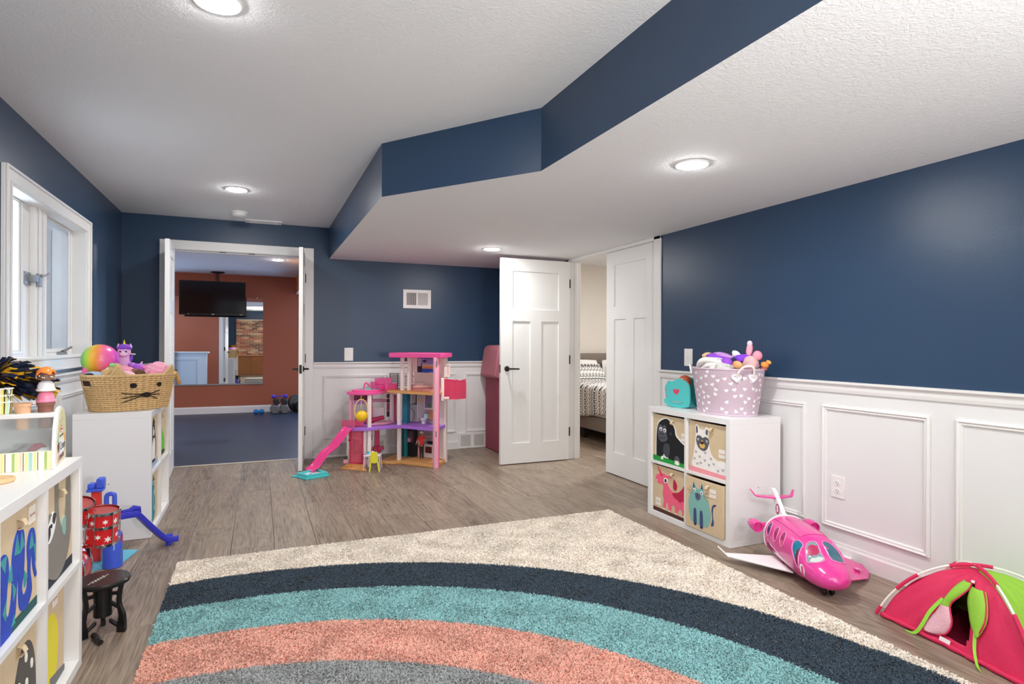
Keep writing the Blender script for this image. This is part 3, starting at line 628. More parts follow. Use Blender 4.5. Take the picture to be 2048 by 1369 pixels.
def pattern_mat(name, sc_, kind):
    m = bpy.data.materials.new(name); m.use_nodes = True; nt = m.node_tree; b = nt.nodes['Principled BSDF']; L = nt.links.new; N = nt.nodes.new
    tc = N('ShaderNodeTexCoord'); sp = N('ShaderNodeSeparateXYZ'); L(tc.outputs['UV'], sp.inputs[0])
    def mth(op, a, c=None, v=None):
        n = N('ShaderNodeMath'); n.operation = op
        (L(a, n.inputs[0]) if hasattr(a, 'links') else setattr(n.inputs[0], 'default_value', a))
        if c is not None: (L(c, n.inputs[1]) if hasattr(c, 'links') else setattr(n.inputs[1], 'default_value', c))
        return n.outputs[0]
    u, v = sp.outputs[0], sp.outputs[1]
    row = mth('FLOOR', mth('MULTIPLY', v, sc_)); fv = mth('FRACT', mth('MULTIPLY', v, sc_)); alt = mth('FRACT', mth('MULTIPLY', row, 0.3334))
    zig = mth('PINGPONG', mth('ADD', mth('MULTIPLY', u, sc_*3.0), mth('MULTIPLY', row, .37)), 0.5)
    chev = mth('LESS_THAN', mth('FRACT', mth('ADD', mth('MULTIPLY', fv, 2.0), zig)), 0.45)
    dots = mth('LESS_THAN', mth('FRACT', mth('MULTIPLY', u, sc_*5.0)), 0.5)
    band = mth('GREATER_THAN', fv, 0.72); lines = mth('LESS_THAN', mth('FRACT', mth('MULTIPLY', fv, 4.0)), 0.3)
    sel = mth('GREATER_THAN', alt, 0.5); mid = mth('MULTIPLY', mth('GREATER_THAN', alt, 0.2), mth('LESS_THAN', alt, 0.5))
    a = mth('MULTIPLY', chev, mth('SUBTRACT', 1.0, mth('MAXIMUM', sel, mid)))
    c = mth('MULTIPLY', sel, mth('MULTIPLY', dots, band)); d = mth('MULTIPLY', mid, lines)
    f = mth('MAXIMUM', mth('MAXIMUM', a, c), d)
    if kind == 'dark': f = mth('MAXIMUM', f, mth('MULTIPLY', chev, 0.6))
    mx = N('ShaderNodeMix'); mx.data_type = 'RGBA'; L(f, mx.inputs[0]); mx.inputs[6].default_value = rgb('d9d7d3', KA); mx.inputs[7].default_value = rgb('3a3b40', KA)
    L(mx.outputs[2], b.inputs['Base Color']); b.inputs['Roughness'].default_value = 0.9; return m
def uv_from(o, fn):
    me = o.data; uv = me.uv_layers.new(name='uv')
    for lp in me.loops: uv.data[lp.index].uv = fn(me.vertices[lp.vertex_index].co)
def quilt_fn(u, v):      # hangs over the left side: u across the bed from the hem up and over, v along the bed
    y = 5.72+1.62*v; s = u*1.9
    wob = 0.012*math.sin(14*v+3)+0.008*math.sin(31*v)
    if s < 0.30: return (3.735+wob*(1-s/0.3), y, 0.33+s+0.03*math.sin(9*v)*(1-s/0.3))
    if s < 0.40:
        a = (s-0.30)/0.10*PI/2; return (3.735+0.06*(1-math.cos(a)), y, 0.63+0.05*math.sin(a))
    return (3.795+(s-0.40), y, 0.68+0.008*math.sin(20*s+5*v))
q = MB().grid(quilt_fn, 48, 40).build('quilt', pattern_mat('quilt_print', 9.0, 'dark'), bed, smooth=True, angle=0, solid=0.03)
uv_from(q, lambda co: ((co.z-co.x)*0.7, co.y))
pm = pattern_mat('pillow_print', 6.5, 'dark'); pw = M('e2e0dc', 0.9)
for i, (x, y, z, rx, mm) in enumerate(((4.18, 7.44, 0.745, 1.15, pw), (4.97, 7.44, 0.745, 1.15, pw), (4.16, 7.27, 0.715, 0.95, pm), (4.97, 7.27, 0.715, 0.95, pm))):
    mb = MB().grid(lambda u, v: (0.37*(2*u-1)*(1-0.06*(2*v-1)**2), 0.25*(2*v-1)*(1-0.05*(2*u-1)**2), 0.10*max(0, (1-(2*u-1)**4)*(1-(2*v-1)**4))**0.5), 18, 14)
    mb.grid(lambda u, v: (0.37*(2*u-1)*(1-0.06*(2*v-1)**2), 0.25*(2*v-1)*(1-0.05*(2*u-1)**2), -0.07*max(0, (1-(2*u-1)**4)*(1-(2*v-1)**4))**0.5), 18, 14)
    raw = list(mb.v); R_ = Matrix.Rotation(rx, 3, 'X'); mb.v = [tuple(R_ @ Vector(p)+Vector((x, y, z))) for p in mb.v]
    pl = thing('pillow', ('plain white pillow against the headboard, nearer the door', 'plain white pillow against the headboard, farther from the door', 'black patterned white pillow on the bed, nearer the door', 'black patterned white pillow on the bed, farther from the door')[i], 'pillow', (x, y, z-0.2))
    po = mb.build('cushion', mm, pl, smooth=True, angle=0)
    uv = po.data.uv_layers.new(name='uv')
    for lp in po.data.loops: p = raw[lp.vertex_index]; uv.data[lp.index].uv = (p[0], p[1]+0.3)
# ================================================================ RUG
RX0, RX1, RY0, RY1 = -0.395, 2.297, 0.35, 3.642
BANDS = [('cream_field', 'cream pile around the rainbow', None, 'e6dace'), ('navy_arc', 'navy outer arc of the rainbow', (-0.108, 0.926, 2.401), '33424f'),
         ('teal_arc', 'teal arc of the rainbow', (-0.099, 0.995, 2.018), '86b4b6'), ('coral_arc', 'coral arc of the rainbow', (-0.195, 0.918, 1.778), 'd9a493'),
         ('grey_arc', 'grey arc of the rainbow', (-0.243, 0.852, 1.527), '969999')]
rug = thing('rainbow_rug', 'large shaggy cream rug with a navy, teal, coral and grey rainbow', 'rug', ((RX0+RX1)/2, (RY0+RY1)/2, 0))
MB().box(RX0, RY0, 0.001, RX1, RY1, 0.009).build('backing', M('b9ad9c', 0.95), rug)
NB = 520000
bx = rng.uniform(RX0, RX1, NB); by = rng.uniform(1.15, RY1, NB)
band = np.zeros(NB, int)
wob = rng.normal(0, 0.004, NB)
for i, (nm, lb, c, hx) in enumerate(BANDS):
    if c: band[np.hypot(bx-c[0], by-c[1])+wob < c[2]] = i
def pile_mat(hx):
    m = bpy.data.materials.new('pile_'+hx); m.use_nodes = True; nt = m.node_tree; b = nt.nodes['Principled BSDF']; L = nt.links.new; N = nt.nodes.new
    tc = N('ShaderNodeTexCoord'); n1 = N('ShaderNodeTexNoise'); n1.inputs['Scale'].default_value = 60; n1.inputs['Detail'].default_value = 1; L(tc.outputs['Object'], n1.inputs[0])
    n2 = N('ShaderNodeTexNoise'); n2.inputs['Scale'].default_value = 5; L(tc.outputs['Object'], n2.inputs[0])
    a = N('ShaderNodeMath'); a.operation = 'MULTIPLY_ADD'; a.inputs[1].default_value = 0.7; L(n2.outputs[0], a.inputs[0]); L(n1.outputs[0], a.inputs[2])
    mr = N('ShaderNodeMapRange'); mr.inputs[1].default_value = 0.5; mr.inputs[2].default_value = 1.2; mr.inputs[3].default_value = 0.78; mr.inputs[4].default_value = 1.2; L(a.outputs[0], mr.inputs[0])
    mx = N('ShaderNodeMix'); mx.data_type = 'RGBA'; mx.blend_type = 'MULTIPLY'; mx.inputs[0].default_value = 1; mx.inputs[6].default_value = rgb(hx, 1.2); L(mr.outputs[0], mx.inputs[7])
    L(mx.outputs[2], b.inputs['Base Color']); b.inputs['Roughness'].default_value = 0.95; b.inputs['Sheen Weight'].default_value = 0.2; b.inputs['Specular IOR Level'].default_value = 0.15; return m
def pile(name, idx, mat, label):
    """tufted yarn: two-segment tapering leaning strands, real geometry"""
    n = len(idx); x, y = bx[idx], by[idx]
    cl = np.sin(x*23+np.sin(y*17)*2)+np.cos(y*27+np.sin(x*13)*2)         # neighbouring strands lean together
    ang = cl*0.9+rng.normal(0, 1.5, n); ln = rng.uniform(0.009, 0.015, n); lean = rng.uniform(0.25, 0.8, n)
    dx, dy = np.cos(ang)*lean*ln, np.sin(ang)*lean*ln
    wd = rng.uniform(0.0022, 0.0034, n); wa = rng.uniform(0, 2*np.pi, n); ux, uy = np.cos(wa)*wd, np.sin(wa)*wd
    z0, z1, z2 = 0.006, 0.010+ln*0.75, 0.013+ln*0.75
    V = np.empty((n, 5, 3))
    V[:, 0] = np.stack([x-ux, y-uy, np.full(n, z0)], 1); V[:, 1] = np.stack([x+ux, y+uy, np.full(n, z0)], 1)
    V[:, 2] = np.stack([x+ux+dx*0.5, y+uy+dy*0.5, z1], 1); V[:, 3] = np.stack([x-ux+dx*0.5, y-uy+dy*0.5, z1], 1)
    V[:, 4] = np.stack([x+dx*1.25, y+dy*1.25, z2-0.004*lean], 1)
    off = np.array(rug['_off'][:]); V -= off
    me = bpy.data.meshes.new(name); me.vertices.add(n*5); me.vertices.foreach_set('co', V.ravel())
    base = (np.arange(n)*5)[:, None]; L4 = np.concatenate([base+np.array([[0, 1, 2, 3]]), base+np.array([[3, 2, 4]])], 1).ravel()
    me.loops.add(n*7); me.loops.foreach_set('vertex_index', L4.astype(np.int32))
    me.polygons.add(n*2); ls = ((np.arange(n)*7)[:, None]+np.array([[0, 4]])).ravel(); me.polygons.foreach_set('loop_start', ls.astype(np.int32))
    me.update(calc_edges=True); me.materials.append(mat)
    o = bpy.data.objects.new(name, me); COL.objects.link(o); o.parent = rug; o['kind'] = 'stuff'; o['label'] = label
for i, (nm, lb, c, hx) in enumerate(BANDS): pile(nm, np.where(band == i)[0], pile_mat(hx), lb)
# ================================================================ CUBE SHELVES AND THEIR ANIMAL BINS
def cube_shelf(label, x0, x1, y0, y1, H=0.765, front=-1):
    """2 x 2 cube unit; front=-1 opens towards -x, +1 towards +x"""
    T, Tm = 0.036, 0.018
    s = thing('cube_shelf', label, 'shelf', ((x0+x1)/2, (y0+y1)/2, 0)); bv = 0.0015
    MB().box(x0, y0, H-T, x1, y1, H).build('top_panel', white_lam, s, bevel=bv)
    MB().box(x0, y0, 0.001, x1, y1, T).build('bottom_panel', white_lam, s, bevel=bv)
    MB().box(x0, y0, T, x1, y0+T, H-T).build('side_panel', white_lam, s, bevel=bv)
    MB().box(x0, y1-T, T, x1, y1, H-T).build('side_panel', white_lam, s, bevel=bv)
    ym, zm = (y0+y1)/2, H/2
    MB().box(x0, ym-Tm/2, T, x1, ym+Tm/2, H-T).build('divider', white_lam, s)
    for a, c in ((y0+T, ym-Tm/2), (ym+Tm/2, y1-T)): MB().box(x0, a, zm-Tm/2, x1, c, zm+Tm/2).build('shelf_board', white_lam, s)
    for z in (H*0.45,):
        MB().lathe([(0.0035, -0.0005), (0.0035, 0.0008)], ((x0+x1)/2-0.02*front, y0, z), 10, 0, 'y').build('screw_cap', M('6d6d6d', 0.5), s)
    cells = {}
    for j, (za, zb) in enumerate(((T, zm-Tm/2), (zm+Tm/2, H-T))):
        for i, (ya, yb) in enumerate(((y0+T, ym-Tm/2), (ym+Tm/2, y1-T))): cells[(i, j)] = (ya, yb, za, zb)
    return s, cells
canvas = M('c9b596', 0.95, bump=0.25, bscale=500, var=0.05, vscale=30, k=1.2)
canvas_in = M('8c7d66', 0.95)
felt = lambda h: M(h, 0.95, var=0.06, vscale=80, k=1.2)
def bin_box(label, cell, xf, depth, front, pic, tilt=0.0, tag_at=None, pull=0.0, loop=True, cv=None):
    """fabric bin in a cube; pic: list of (hex, outline, layer) in 0..1 coordinates of its front"""
    ya, yb, za, zb = cell; ya += 0.008; yb -= 0.008; zb -= 0.014; za += 0.001
    cv = cv or canvas
    xa = xf+front*pull; xb = xa-front*depth
    t = thing('storage_bin', label, 'storage bin', ((xa+xb)/2, (ya+yb)/2, za), 0, 'animal storage bins')
    lx = lambda a, c: (min(a, c), max(a, c)); T = 0.006
    mb = MB()
    fx0, fx1 = lx(xa, xa-front*T); bx0, bx1 = lx(xb, xb+front*T); mx0, mx1 = lx(xa-front*T, xb+front*T)
    MB().box(fx0, ya, za, fx1, yb, zb).build('front_panel', cv, t, bevel=0.002)
    mb = MB().box(bx0, ya, za, bx1, yb, zb); MB_ = mb
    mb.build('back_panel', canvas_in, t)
    MB().box(mx0, ya, za, mx1, ya+T, zb).build('side_panel', cv, t); MB().box(mx0, yb-T, za, mx1, yb, zb).build('side_panel', cv, t)
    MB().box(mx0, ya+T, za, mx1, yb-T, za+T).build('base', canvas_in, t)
    if front < 0: fr = (VV(xa, yb, za), VV(0, -(yb-ya), 0), VV(0, 0, zb-za), VV(-1, 0, 0))
    else: fr = (VV(xa, ya, za), VV(0, yb-ya, 0), VV(0, 0, zb-za), VV(1, 0, 0))
    cols = []; mb = MB()
    for hx, pts, lay in pic:
        if hx not in cols: cols.append(hx)
        mb.prism([(min(1, max(0, u)), min(1, max(0, v))) for u, v in pts], 0.0, 0.0012+0.0011*lay, cols.index(hx), fr)
    if pic: mb.build('animal_applique', [felt(h) for h in cols], t)
    if loop:
        u = 0.62 if front < 0 else 0.55
        P = [fr[0]+fr[1]*u+fr[2]*v+fr[3]*d for v, d in ((0.93, 0.001), (0.91, 0.014), (0.87, 0.020), (0.84, 0.012), (0.835, 0.002))]
        mb = MB(); w_ = fr[1].normalized()*0.012
        vs = [p-w_ for p in P]+[p+w_ for p in P]; mb.add(vs, [(i, i+1, 6+i, 5+i) for i in range(4)]); mb.build('pull_loop', cv, t, solid=0.002)
    if tag_at:
        u, v = tag_at; O = fr[0]+fr[1]*u+fr[2]*v+fr[3]*0.001; U, V = fr[1].normalized(), VV(0,0,1)
        MB().prism(rect(-0.028, -0.026, 0.028, 0.026), 0, 0.0012, 0, (O, U, V, fr[3])).build('sewn_label', M('dcd6cd', 0.8), t)
        text('lettering', '3 sprouts', 0.0125, (O+fr[3]*0.0012, U, V, fr[3]), M('8c2a35', 0.8), t, 0.0003)
    return t
BK, WHT, GRY, DG = '17181b', 'e4e2de', '6e7074', '45474c'
gorilla = [('f0ebe0', sc([(.08,.08),(.08,.45),(.10,.72),(.19,.88),(.40,.97),(.58,.9),(.70,.76),(.75,.62),(.9,.53),(1.02,.42),(1.02,.03),(.8,.03),(.5,.05),(.3,.05)]), 0),
 ('17181b', sc([(.10,.08),(.10,.45),(.12,.70),(.2,.85),(.40,.94),(.56,.88),(.67,.76),(.71,.62),(.86,.51),(1.01,.40),(1.01,.03),(.86,.04),(.78,.16),(.70,.16),(.62,.03),(.5,.05),(.47,.16),(.35,.2),(.27,.06),(.13,.04)]), 1),
 ('1f8a3c', [(0,0),(1,0),(1,.075),(.55,.095),(0,.11)], 2), ('4c4f57', sc([(.15,.55),(.14,.66),(.17,.77),(.24,.80),(.30,.77),(.37,.80),(.42,.74),(.43,.6),(.46,.52),(.36,.44),(.22,.44)]), 2),
 ('3d4048', sc([(.33,.2),(.34,.36),(.42,.42),(.52,.38),(.52,.2),(.45,.12)]), 2), ('4c4f57', sc([(.68,.10),(.72,.2),(.80,.19),(.84,.08)]), 2),
 ('f2f0ea', circ(.245,.70,.045,.042), 3), ('f2f0ea', circ(.37,.685,.045,.042), 3), ('17181b', circ(.25,.69,.02,.02), 4), ('17181b', circ(.365,.68,.02,.02), 4),
 ('26282c', circ(.24,.60,.018,.02), 3), ('26282c', circ(.31,.60,.018,.02), 3), ('26282c', sc([(.2,.53),(.3,.515),(.42,.54),(.3,.50)]), 3), ('3d4048', circ(.56,.64,.025,.035), 2),
 ('f0e0d4', sc([(.70,.03),(.71,.10),(.80,.10),(.82,.03)]), 3), ('f0e0d4', sc([(.25,.06),(.29,.13),(.33,.06)]), 3)]
llama = [('e2dfdc', sc([(.10,.10),(.13,.35),(.18,.66),(.2,.80),(.30,.86),(.40,.85),(.50,.80),(.54,.60),(.60,.42),(.70,.34),(.82,.31),(1.01,.27),(1.01,.08),(.5,.08)]), 0),
 ('d98d95', [(0,0),(1,0),(1,.075),(0,.10)], 1), ('dedcda', sc([(.20,.76),(.18,.92),(.24,.94),(.28,.82)]), 1), ('dedcda', sc([(.42,.82),(.46,.92),(.54,.88),(.52,.76)]), 1),
 ('5c5e64', sc([(.21,.78),(.20,.90),(.235,.91),(.25,.80)]), 2), ('5c5e64', sc([(.46,.80),(.48,.88),(.52,.86),(.51,.77)]), 2),
 ('54555b', sc([(.21,.66),(.24,.73),(.32,.73),(.38,.70),(.45,.73),(.53,.70),(.54,.60),(.48,.48),(.38,.45),(.28,.49),(.22,.58)]), 2),
 ('d3a45e', sc([(.30,.55),(.34,.60),(.37,.66),(.41,.60),(.45,.56),(.42,.50),(.34,.50)]), 3), ('17181b', sc([(.335,.60),(.375,.63),(.415,.60),(.375,.57)]), 4),
 ('f2f0ea', circ(.265,.655,.022,.024), 3), ('f2f0ea', circ(.49,.645,.022,.024), 3), ('17181b', circ(.27,.65,.011,.013), 4), ('17181b', circ(.485,.64,.011,.013), 4),
 ('ece9e4', sc([(.76,.24),(.80,.31),(.88,.33),(.98,.30),(.99,.22),(.88,.19)]), 1)]
for a, c in ((.20,.40),(.16,.26),(.3,.32),(.33,.2),(.45,.42),(.44,.27),(.55,.20),(.67,.24),(.6,.33),(.78,.13),(.9,.17),(.24,.17)): llama.append(('a9a6a8', heart(a, c, .034, 10), 1))
PKA, PKB = 'e5607e', 'b01f45'
unicorn = [(PKA, sc([(.10,.66),(.08,.72),(.12,.80),(.24,.83),(.34,.86),(.42,.82),(.44,.74),(.48,.64),(.58,.55),(.75,.50),(1.01,.48),(1.01,.10),(.93,.10),(.90,.22),(.80,.20),(.78,.10),(.70,.10),(.69,.24),(.60,.24),(.57,.11),(.49,.12),(.48,.26),(.43,.25),(.40,.13),(.32,.14),(.35,.28),(.31,.42),(.33,.56),(.29,.63),(.20,.61)]), 1),
 ('4a2a24', [(0,0),(1,0),(1,.07),(0,.085)], 0), (PKB, sc([(.64,.62),(.66,.80),(.75,.70),(.72,.58)]), 2), (PKB, sc([(.62,.50),(.80,.56),(.92,.66),(1.01,.78),(1.01,.40),(.92,.42),(.86,.36),(.78,.40),(.70,.42)]), 3),
 ('c93a5c', [(.13,.99),(.33,.80),(.25,.79)], 2), (PKA, sc([(.42,.82),(.52,.85),(.58,.83),(.50,.78)]), 2), ('f2f0ea', circ(.40,.72,.055,.06), 3), ('17181b', circ(.41,.72,.03,.04), 4), ('f0e9e4', circ(.11,.67,.02,.015), 3), ('17181b', circ(.105,.67,.009,.009), 4)]
for a in (.36,.53,.74,.97): unicorn.append(('f0e4e0', rect(a-.03,.09,a+.02,.115), 2))
TL, DBL = '79aba5', '3d4a73'
cat = [(TL, sc([(.17,.15),(.10,.35),(.10,.56),(.16,.70),(.20,.80),(.23,.92),(.30,.83),(.38,.80),(.44,.86),(.46,.93),(.50,.82),(.52,.73),(.62,.62),(.68,.45),(.69,.28),(.62,.14),(.55,.11),(.3,.12)]), 0),
 (DBL, [(.235,.91),(.215,.80),(.275,.82)], 1), (DBL, [(.455,.92),(.43,.82),(.49,.82)], 1), ('f2f0ea', circ(.26,.765,.038,.034), 1), ('f2f0ea', circ(.45,.745,.038,.034), 1), ('17181b', circ(.26,.76,.014,.016), 2), ('17181b', circ(.45,.74,.014,.016), 2),
 ('565c78', sc([(.28,.70),(.35,.72),(.42,.70),(.41,.62),(.35,.58),(.30,.62)]), 2), ('1f2430', [(.345,.72),(.352,.72),(.355,.66),(.342,.66)], 3), ('1f2430', sc([(.31,.64),(.35,.655),(.39,.64),(.35,.645)]), 3),
 (DBL, sc([(.245,.10),(.24,.36),(.275,.41),(.31,.36),(.315,.10)]), 1), (DBL, sc([(.415,.08),(.41,.36),(.445,.40),(.48,.36),(.49,.08)]), 1),
 (DBL, sc([(.70,.18),(.77,.22),(.745,.40),(.76,.54),(.82,.58),(.81,.61),(.74,.58),(.71,.48),(.73,.32)]), 0), ('1b1d26', rect(.25,.095,.31,.11), 2), ('1b1d26', rect(.42,.075,.485,.09), 2)]
for a, c, e, g in ((.13,.80,.22,.74),(.08,.74,.20,.71),(.1,.68,.2,.69),(.5,.72,.60,.78),(.52,.70,.65,.69),(.5,.68,.64,.62)): cat.append(('8a6a44', [(a,c),(e,g),(e,g+.006),(a,c+.006)], 1))
s1, C1 = cube_shelf('white two by two cube shelf with animal bins against the right wall', 2.545, 2.94, 2.722, 3.525, 0.758, -1)
bin_box('canvas bin with a black gorilla in the right wall shelf', C1[(1, 1)], 2.563, 0.34, -1, gorilla, tag_at=(.96, .62))
bin_box('canvas bin with a white llama in the right wall shelf', C1[(0, 1)], 2.563, 0.34, -1, llama, tag_at=(.88, .47))
bin_box('canvas bin with a pink winged unicorn in the right wall shelf', C1[(1, 0)], 2.563, 0.34, -1, unicorn, tag_at=(.16, .22))
bin_box('canvas bin with a teal cat, pulled a little out of its cube', C1[(0, 0)], 2.563, 0.34, -1, cat, tag_at=(.74, .80), pull=0.028)
# left unit near the gym door
penguin = [('1d1e22', sc([(.30,.16),(.22,.40),(.27,.62),(.38,.78),(.50,.95),(.62,.92),(.64,.80),(.72,.62),(.80,.40),(.74,.16)]), 0), ('e6e4e0', sc([(.38,.16),(.36,.40),(.50,.56),(.66,.52),(.70,.30),(.62,.12)]), 1), ('e6e4e0', sc([(.46,.62),(.45,.74),(.52,.80),(.60,.74),(.58,.62)]), 1),
 ('26272b', sc([(.50,.82),(.55,.70),(.60,.82)]), 2), ('8fa3b8', [(0,0),(1,0),(1,.10),(0,.10)], 0), ('17181b', rect(.36,.10,.66,.15), 2)]
dino = [('58b52e', sc([(.10,.12),(.06,.40),(.12,.70),(.22,.88),(.38,.92),(.44,.82),(.40,.70),(.52,.56),(.70,.44),(.80,.30),(.78,.14),(.5,.08)]), 0), ('1d3f2a', sc([(.05,.08),(.2,.16),(.8,.12),(.7,.05)]), 1), ('f2f0ea', circ(.3,.84,.05), 1), ('17181b', circ(.3,.84,.025), 2)]
peacock = [('1a7f8c', sc([(.35,.06),(.28,.30),(.34,.62),(.44,.86),(.58,.90),(.60,.76),(.70,.50),(.72,.24),(.62,.06)]), 0), ('9cc4bc', sc([(.56,.24),(.52,.5),(.58,.66),(.64,.5),(.64,.26)]), 1), ('2f5f48', sc([(.58,.30),(.56,.44),(.60,.54),(.62,.4)]), 2), ('f2f0ea', circ(.50,.78,.04), 1), ('17181b', circ(.50,.78,.02), 2), ('2a2a2a', [(.0,.0),(.25,.04),(.25,.06),(0,.03)], 1)]
s2, C2 = cube_shelf('white cube shelf by the gym door carrying the cat-faced basket', -1.002, -0.602, 4.215, 5.02, 0.772, 1)
bin_box('canvas bin with a black and white penguin, left shelf by the gym door', C2[(0, 1)], -0.622, 0.34, 1, penguin)
bin_box('canvas bin with a bright green dinosaur, left shelf by the gym door', C2[(1, 1)], -0.622, 0.34, 1, dino)
bin_box('canvas bin with a teal peacock, left shelf by the gym door', C2[(0, 0)], -0.622, 0.34, 1, peacock)
bin_box('plain pale canvas bin pushed back, left shelf by the gym door', C2[(1, 0)], -0.66, 0.29, 1, [], cv=M('d8d0c4', 0.95))
# left unit nearest the camera
BL, TQ = '2b45a8', '3f8f92'
snake = [(BL, sc([(0,.30),(.0,.62),(.06,.64),(.20,.72),(.30,.68),(.33,.55),(.30,.42),(.28,.22),(.34,.18),(.40,.36),(.40,.62),(.46,.78),(.56,.84),(.66,.78),(.68,.60),(.66,.42),(.62,.30),(.66,.22),(.74,.26),(.76,.44),(.74,.62),(.80,.74),(.90,.74),(.95,.62),(.94,.40),(.98,.30),(.94,.28),(.88,.40),(.86,.54),(.82,.40),(.86,.20),(.78,.10),(.66,.08),(.56,.16),(.54,.36),(.52,.46),(.50,.30),(.46,.10),(.36,.0),(.20,-.02),(.10,.06),(.12,.26),(.18,.44),(.14,.50),(.10,.36)]), 1),
 ('23504f', [(0,0),(1,0),(1,.085),(0,.085)], 0), (TQ, [(.14,.68),(.28,.70),(.24,.56)], 2), (TQ, [(.44,.64),(.5,.80),(.56,.62)], 2), (TQ, [(.56,.62),(.6,.80),(.66,.66)], 2), (TQ, [(.78,.58),(.84,.72),(.9,.58)], 2), (TQ, [(.30,.46),(.38,.58),(.4,.44)], 2), (TQ, [(.4,.42),(.48,.34),(.42,.26)], 2), (TQ, [(.66,.44),(.74,.36),(.68,.28)], 2), (TQ, [(.2,.24),(.28,.34),(.26,.16)], 2), (TQ, [(.38,.06),(.44,.14),(.46,.06)], 2), (TQ, [(.9,.56),(.95,.6),(.94,.42)], 2),
 ('efece6', sc([(0,.50),(.07,.52),(.07,.60),(0,.62)]), 3), ('17181b', circ(.03,.56,.02,.03), 4)]
sloth = [('7b7871', sc([(.12,.20),(.08,.40),(.09,.60),(.16,.72),(.28,.74),(.38,.68),(.40,.86),(.40,1.0),(.50,1.0),(.52,.70),(.60,.52),(.70,.54),(.76,.74),(.78,1.0),(.90,1.0),(.93,.62),(.92,.36),(.80,.14),(.52,.02),(.28,.08)]), 1), ('2a2d38', [(0,0),(1,0),(1,.10),(0,.10)], 0),
 ('efece6', sc([(.12,.50),(.14,.60),(.22,.66),(.34,.74),(.42,.68),(.38,.56),(.24,.46)]), 2), ('3b3a3a', sc([(.15,.48),(.16,.58),(.22,.64),(.24,.54)]), 3), ('3b3a3a', sc([(.30,.66),(.34,.73),(.41,.70),(.36,.62)]), 3), ('17181b', circ(.26,.62,.02), 4), ('86aca2', sc([(.64,.44),(.62,.56),(.68,.60),(.74,.58),(.74,.44),(.70,.40)]), 2)]
cactus = [('55524e', sc([(.42,-.02),(.40,.30),(.48,.62),(.62,.84),(.80,.86),(.93,.70),(.98,.40),(.96,.06),(.8,-.02)]), 0), ('7ba596', sc([(.12,-.02),(.14,.26),(.24,.52),(.36,.58),(.46,.44),(.50,.2),(.50,-.02)]), 1)]
for a, c in ((.56,.55),(.62,.30),(.72,.74),(.74,.50),(.76,.20),(.86,.62),(.88,.34),(.9,.1),(.6,.06)): cactus.append(('e4e0d8', circ(a, c, .028, .045, 10), 2))
pear = [('d6cc3a', sc([(.0,.06),(.0,.60),(.20,.72),(.42,.78),(.62,.74),(.74,.56),(.74,.30),(.64,.08),(.3,.0)]), 0), ('6e6f70', [(.45,0),(1,0),(1,.06),(.45,.14)], 1), ('2f4f60', circ(.05,.84,.07,.05), 1), ('262626', sc([(0,.66),(.05,.70),(.07,.78),(.04,.66)]), 2)]
s3, C3 = cube_shelf('white cube shelf in the left foreground under the ice cream counter', -0.998, -0.600, 1.862, 2.662, 0.772, 1)
bin_box('canvas bin with a coiled blue and teal snake, nearest left shelf', C3[(0, 1)], -0.622, 0.34, 1, snake, tag_at=(.86, .88))
bin_box('canvas bin with a hanging grey sloth, nearest left shelf', C3[(1, 1)], -0.622, 0.34, 1, sloth, tag_at=(.12, .20))
bin_box('canvas bin with green and spotted grey cacti, nearest left shelf', C3[(0, 0)], -0.622, 0.34, 1, cactus, tag_at=(.10, .38))
bin_box('canvas bin with a yellow bird, pushed back in the nearest left shelf', C3[(1, 0)][:1]+(2.575,)+C3[(1, 0)][2:], -0.632, 0.31, 1, pear, tag_at=(.62, .90), loop=False)
# ================================================================ ICE CREAM COUNTER ON THE NEAREST LEFT SHELF
ZS = 0.7725
cA = VV(-0.622, 2.425, ZS); cUl = VV(-0.992, -0.124, 0); cVd = VV(-0.124, 0.992, 0)
def CP(u, d, h): return cA+cUl*u+cVd*d+VV(0, 0, h)      # u: leftwards, d: back, h: up
def cbox(mb, u0, u1, d0, d1, h0, h1, mi=0):
    P = [CP(u, d, h) for h in (h0, h1) for u, d in ((u0, d0), (u1, d0), (u1, d1), (u0, d1))]
    return mb.add(P, [(0,3,2,1),(4,5,6,7),(0,1,5,4),(1,2,6,5),(2,3,7,6),(3,0,4,7)], mi)
ic = thing('ice_cream_counter', 'white wooden toy ice cream counter with striped front on the nearest left shelf', 'toy counter', cA)
side = [(0, 0), (0.004, 0.085), (0.022, 0.14), (0.05, 0.178), (0.09, 0.197), (0.13, 0.200), (0.185, 0.188), (0.222, 0.155), (0.232, 0.10), (0.235, 0)]
frS = (CP(0, 0, 0), cVd, VV(0,0,1), -cUl)
sp = MB().prism(side, -0.012, 0, 0, frS).build('side_panel', white_lam, ic, bevel=0.0015)
inner = [(0.020, 0.006), (0.022, 0.085), (0.036, 0.132), (0.062, 0.168), (0.095, 0.188), (0.13, 0.191), (0.18, 0.180), (0.216, 0.152), (0.226, 0.10), (0.228, 0.006)]
MB().prism(inner, 0, 0.0008, 0, frS).build('printed_panel', M('d3cda9', 0.6), sp)
mb = MB()
def clip_h(d):      # printed outline height at depth d
    for (a, h), (b_, g) in zip(inner[1:], inner[2:]):
        if a <= d <= b_: return h+(g-h)*(d-a)/(b_-a)
    return 0.08
for i in range(14):
    d = 0.030+i*0.0142; mb.prism(rect(d, 0.007, d+0.003, clip_h(d)-0.002), 0.0008, 0.0011, 0, frS)
mb.build('pinstripes', M('a9a878', 0.6), sp, kind='stuff')
def face(d, h, k=0.0012): return (CP(0, d, h)-cUl*k, cVd, VV(0,0,1), -cUl)
MB().prism(sc([(.095,.158),(.12,.165),(.135,.163),(.137,.150),(.115,.143),(.097,.147)], 3), 0.0008, 0.0016, 0, frS).build('carry_slot', M('b9b4a6', 0.7), sp)
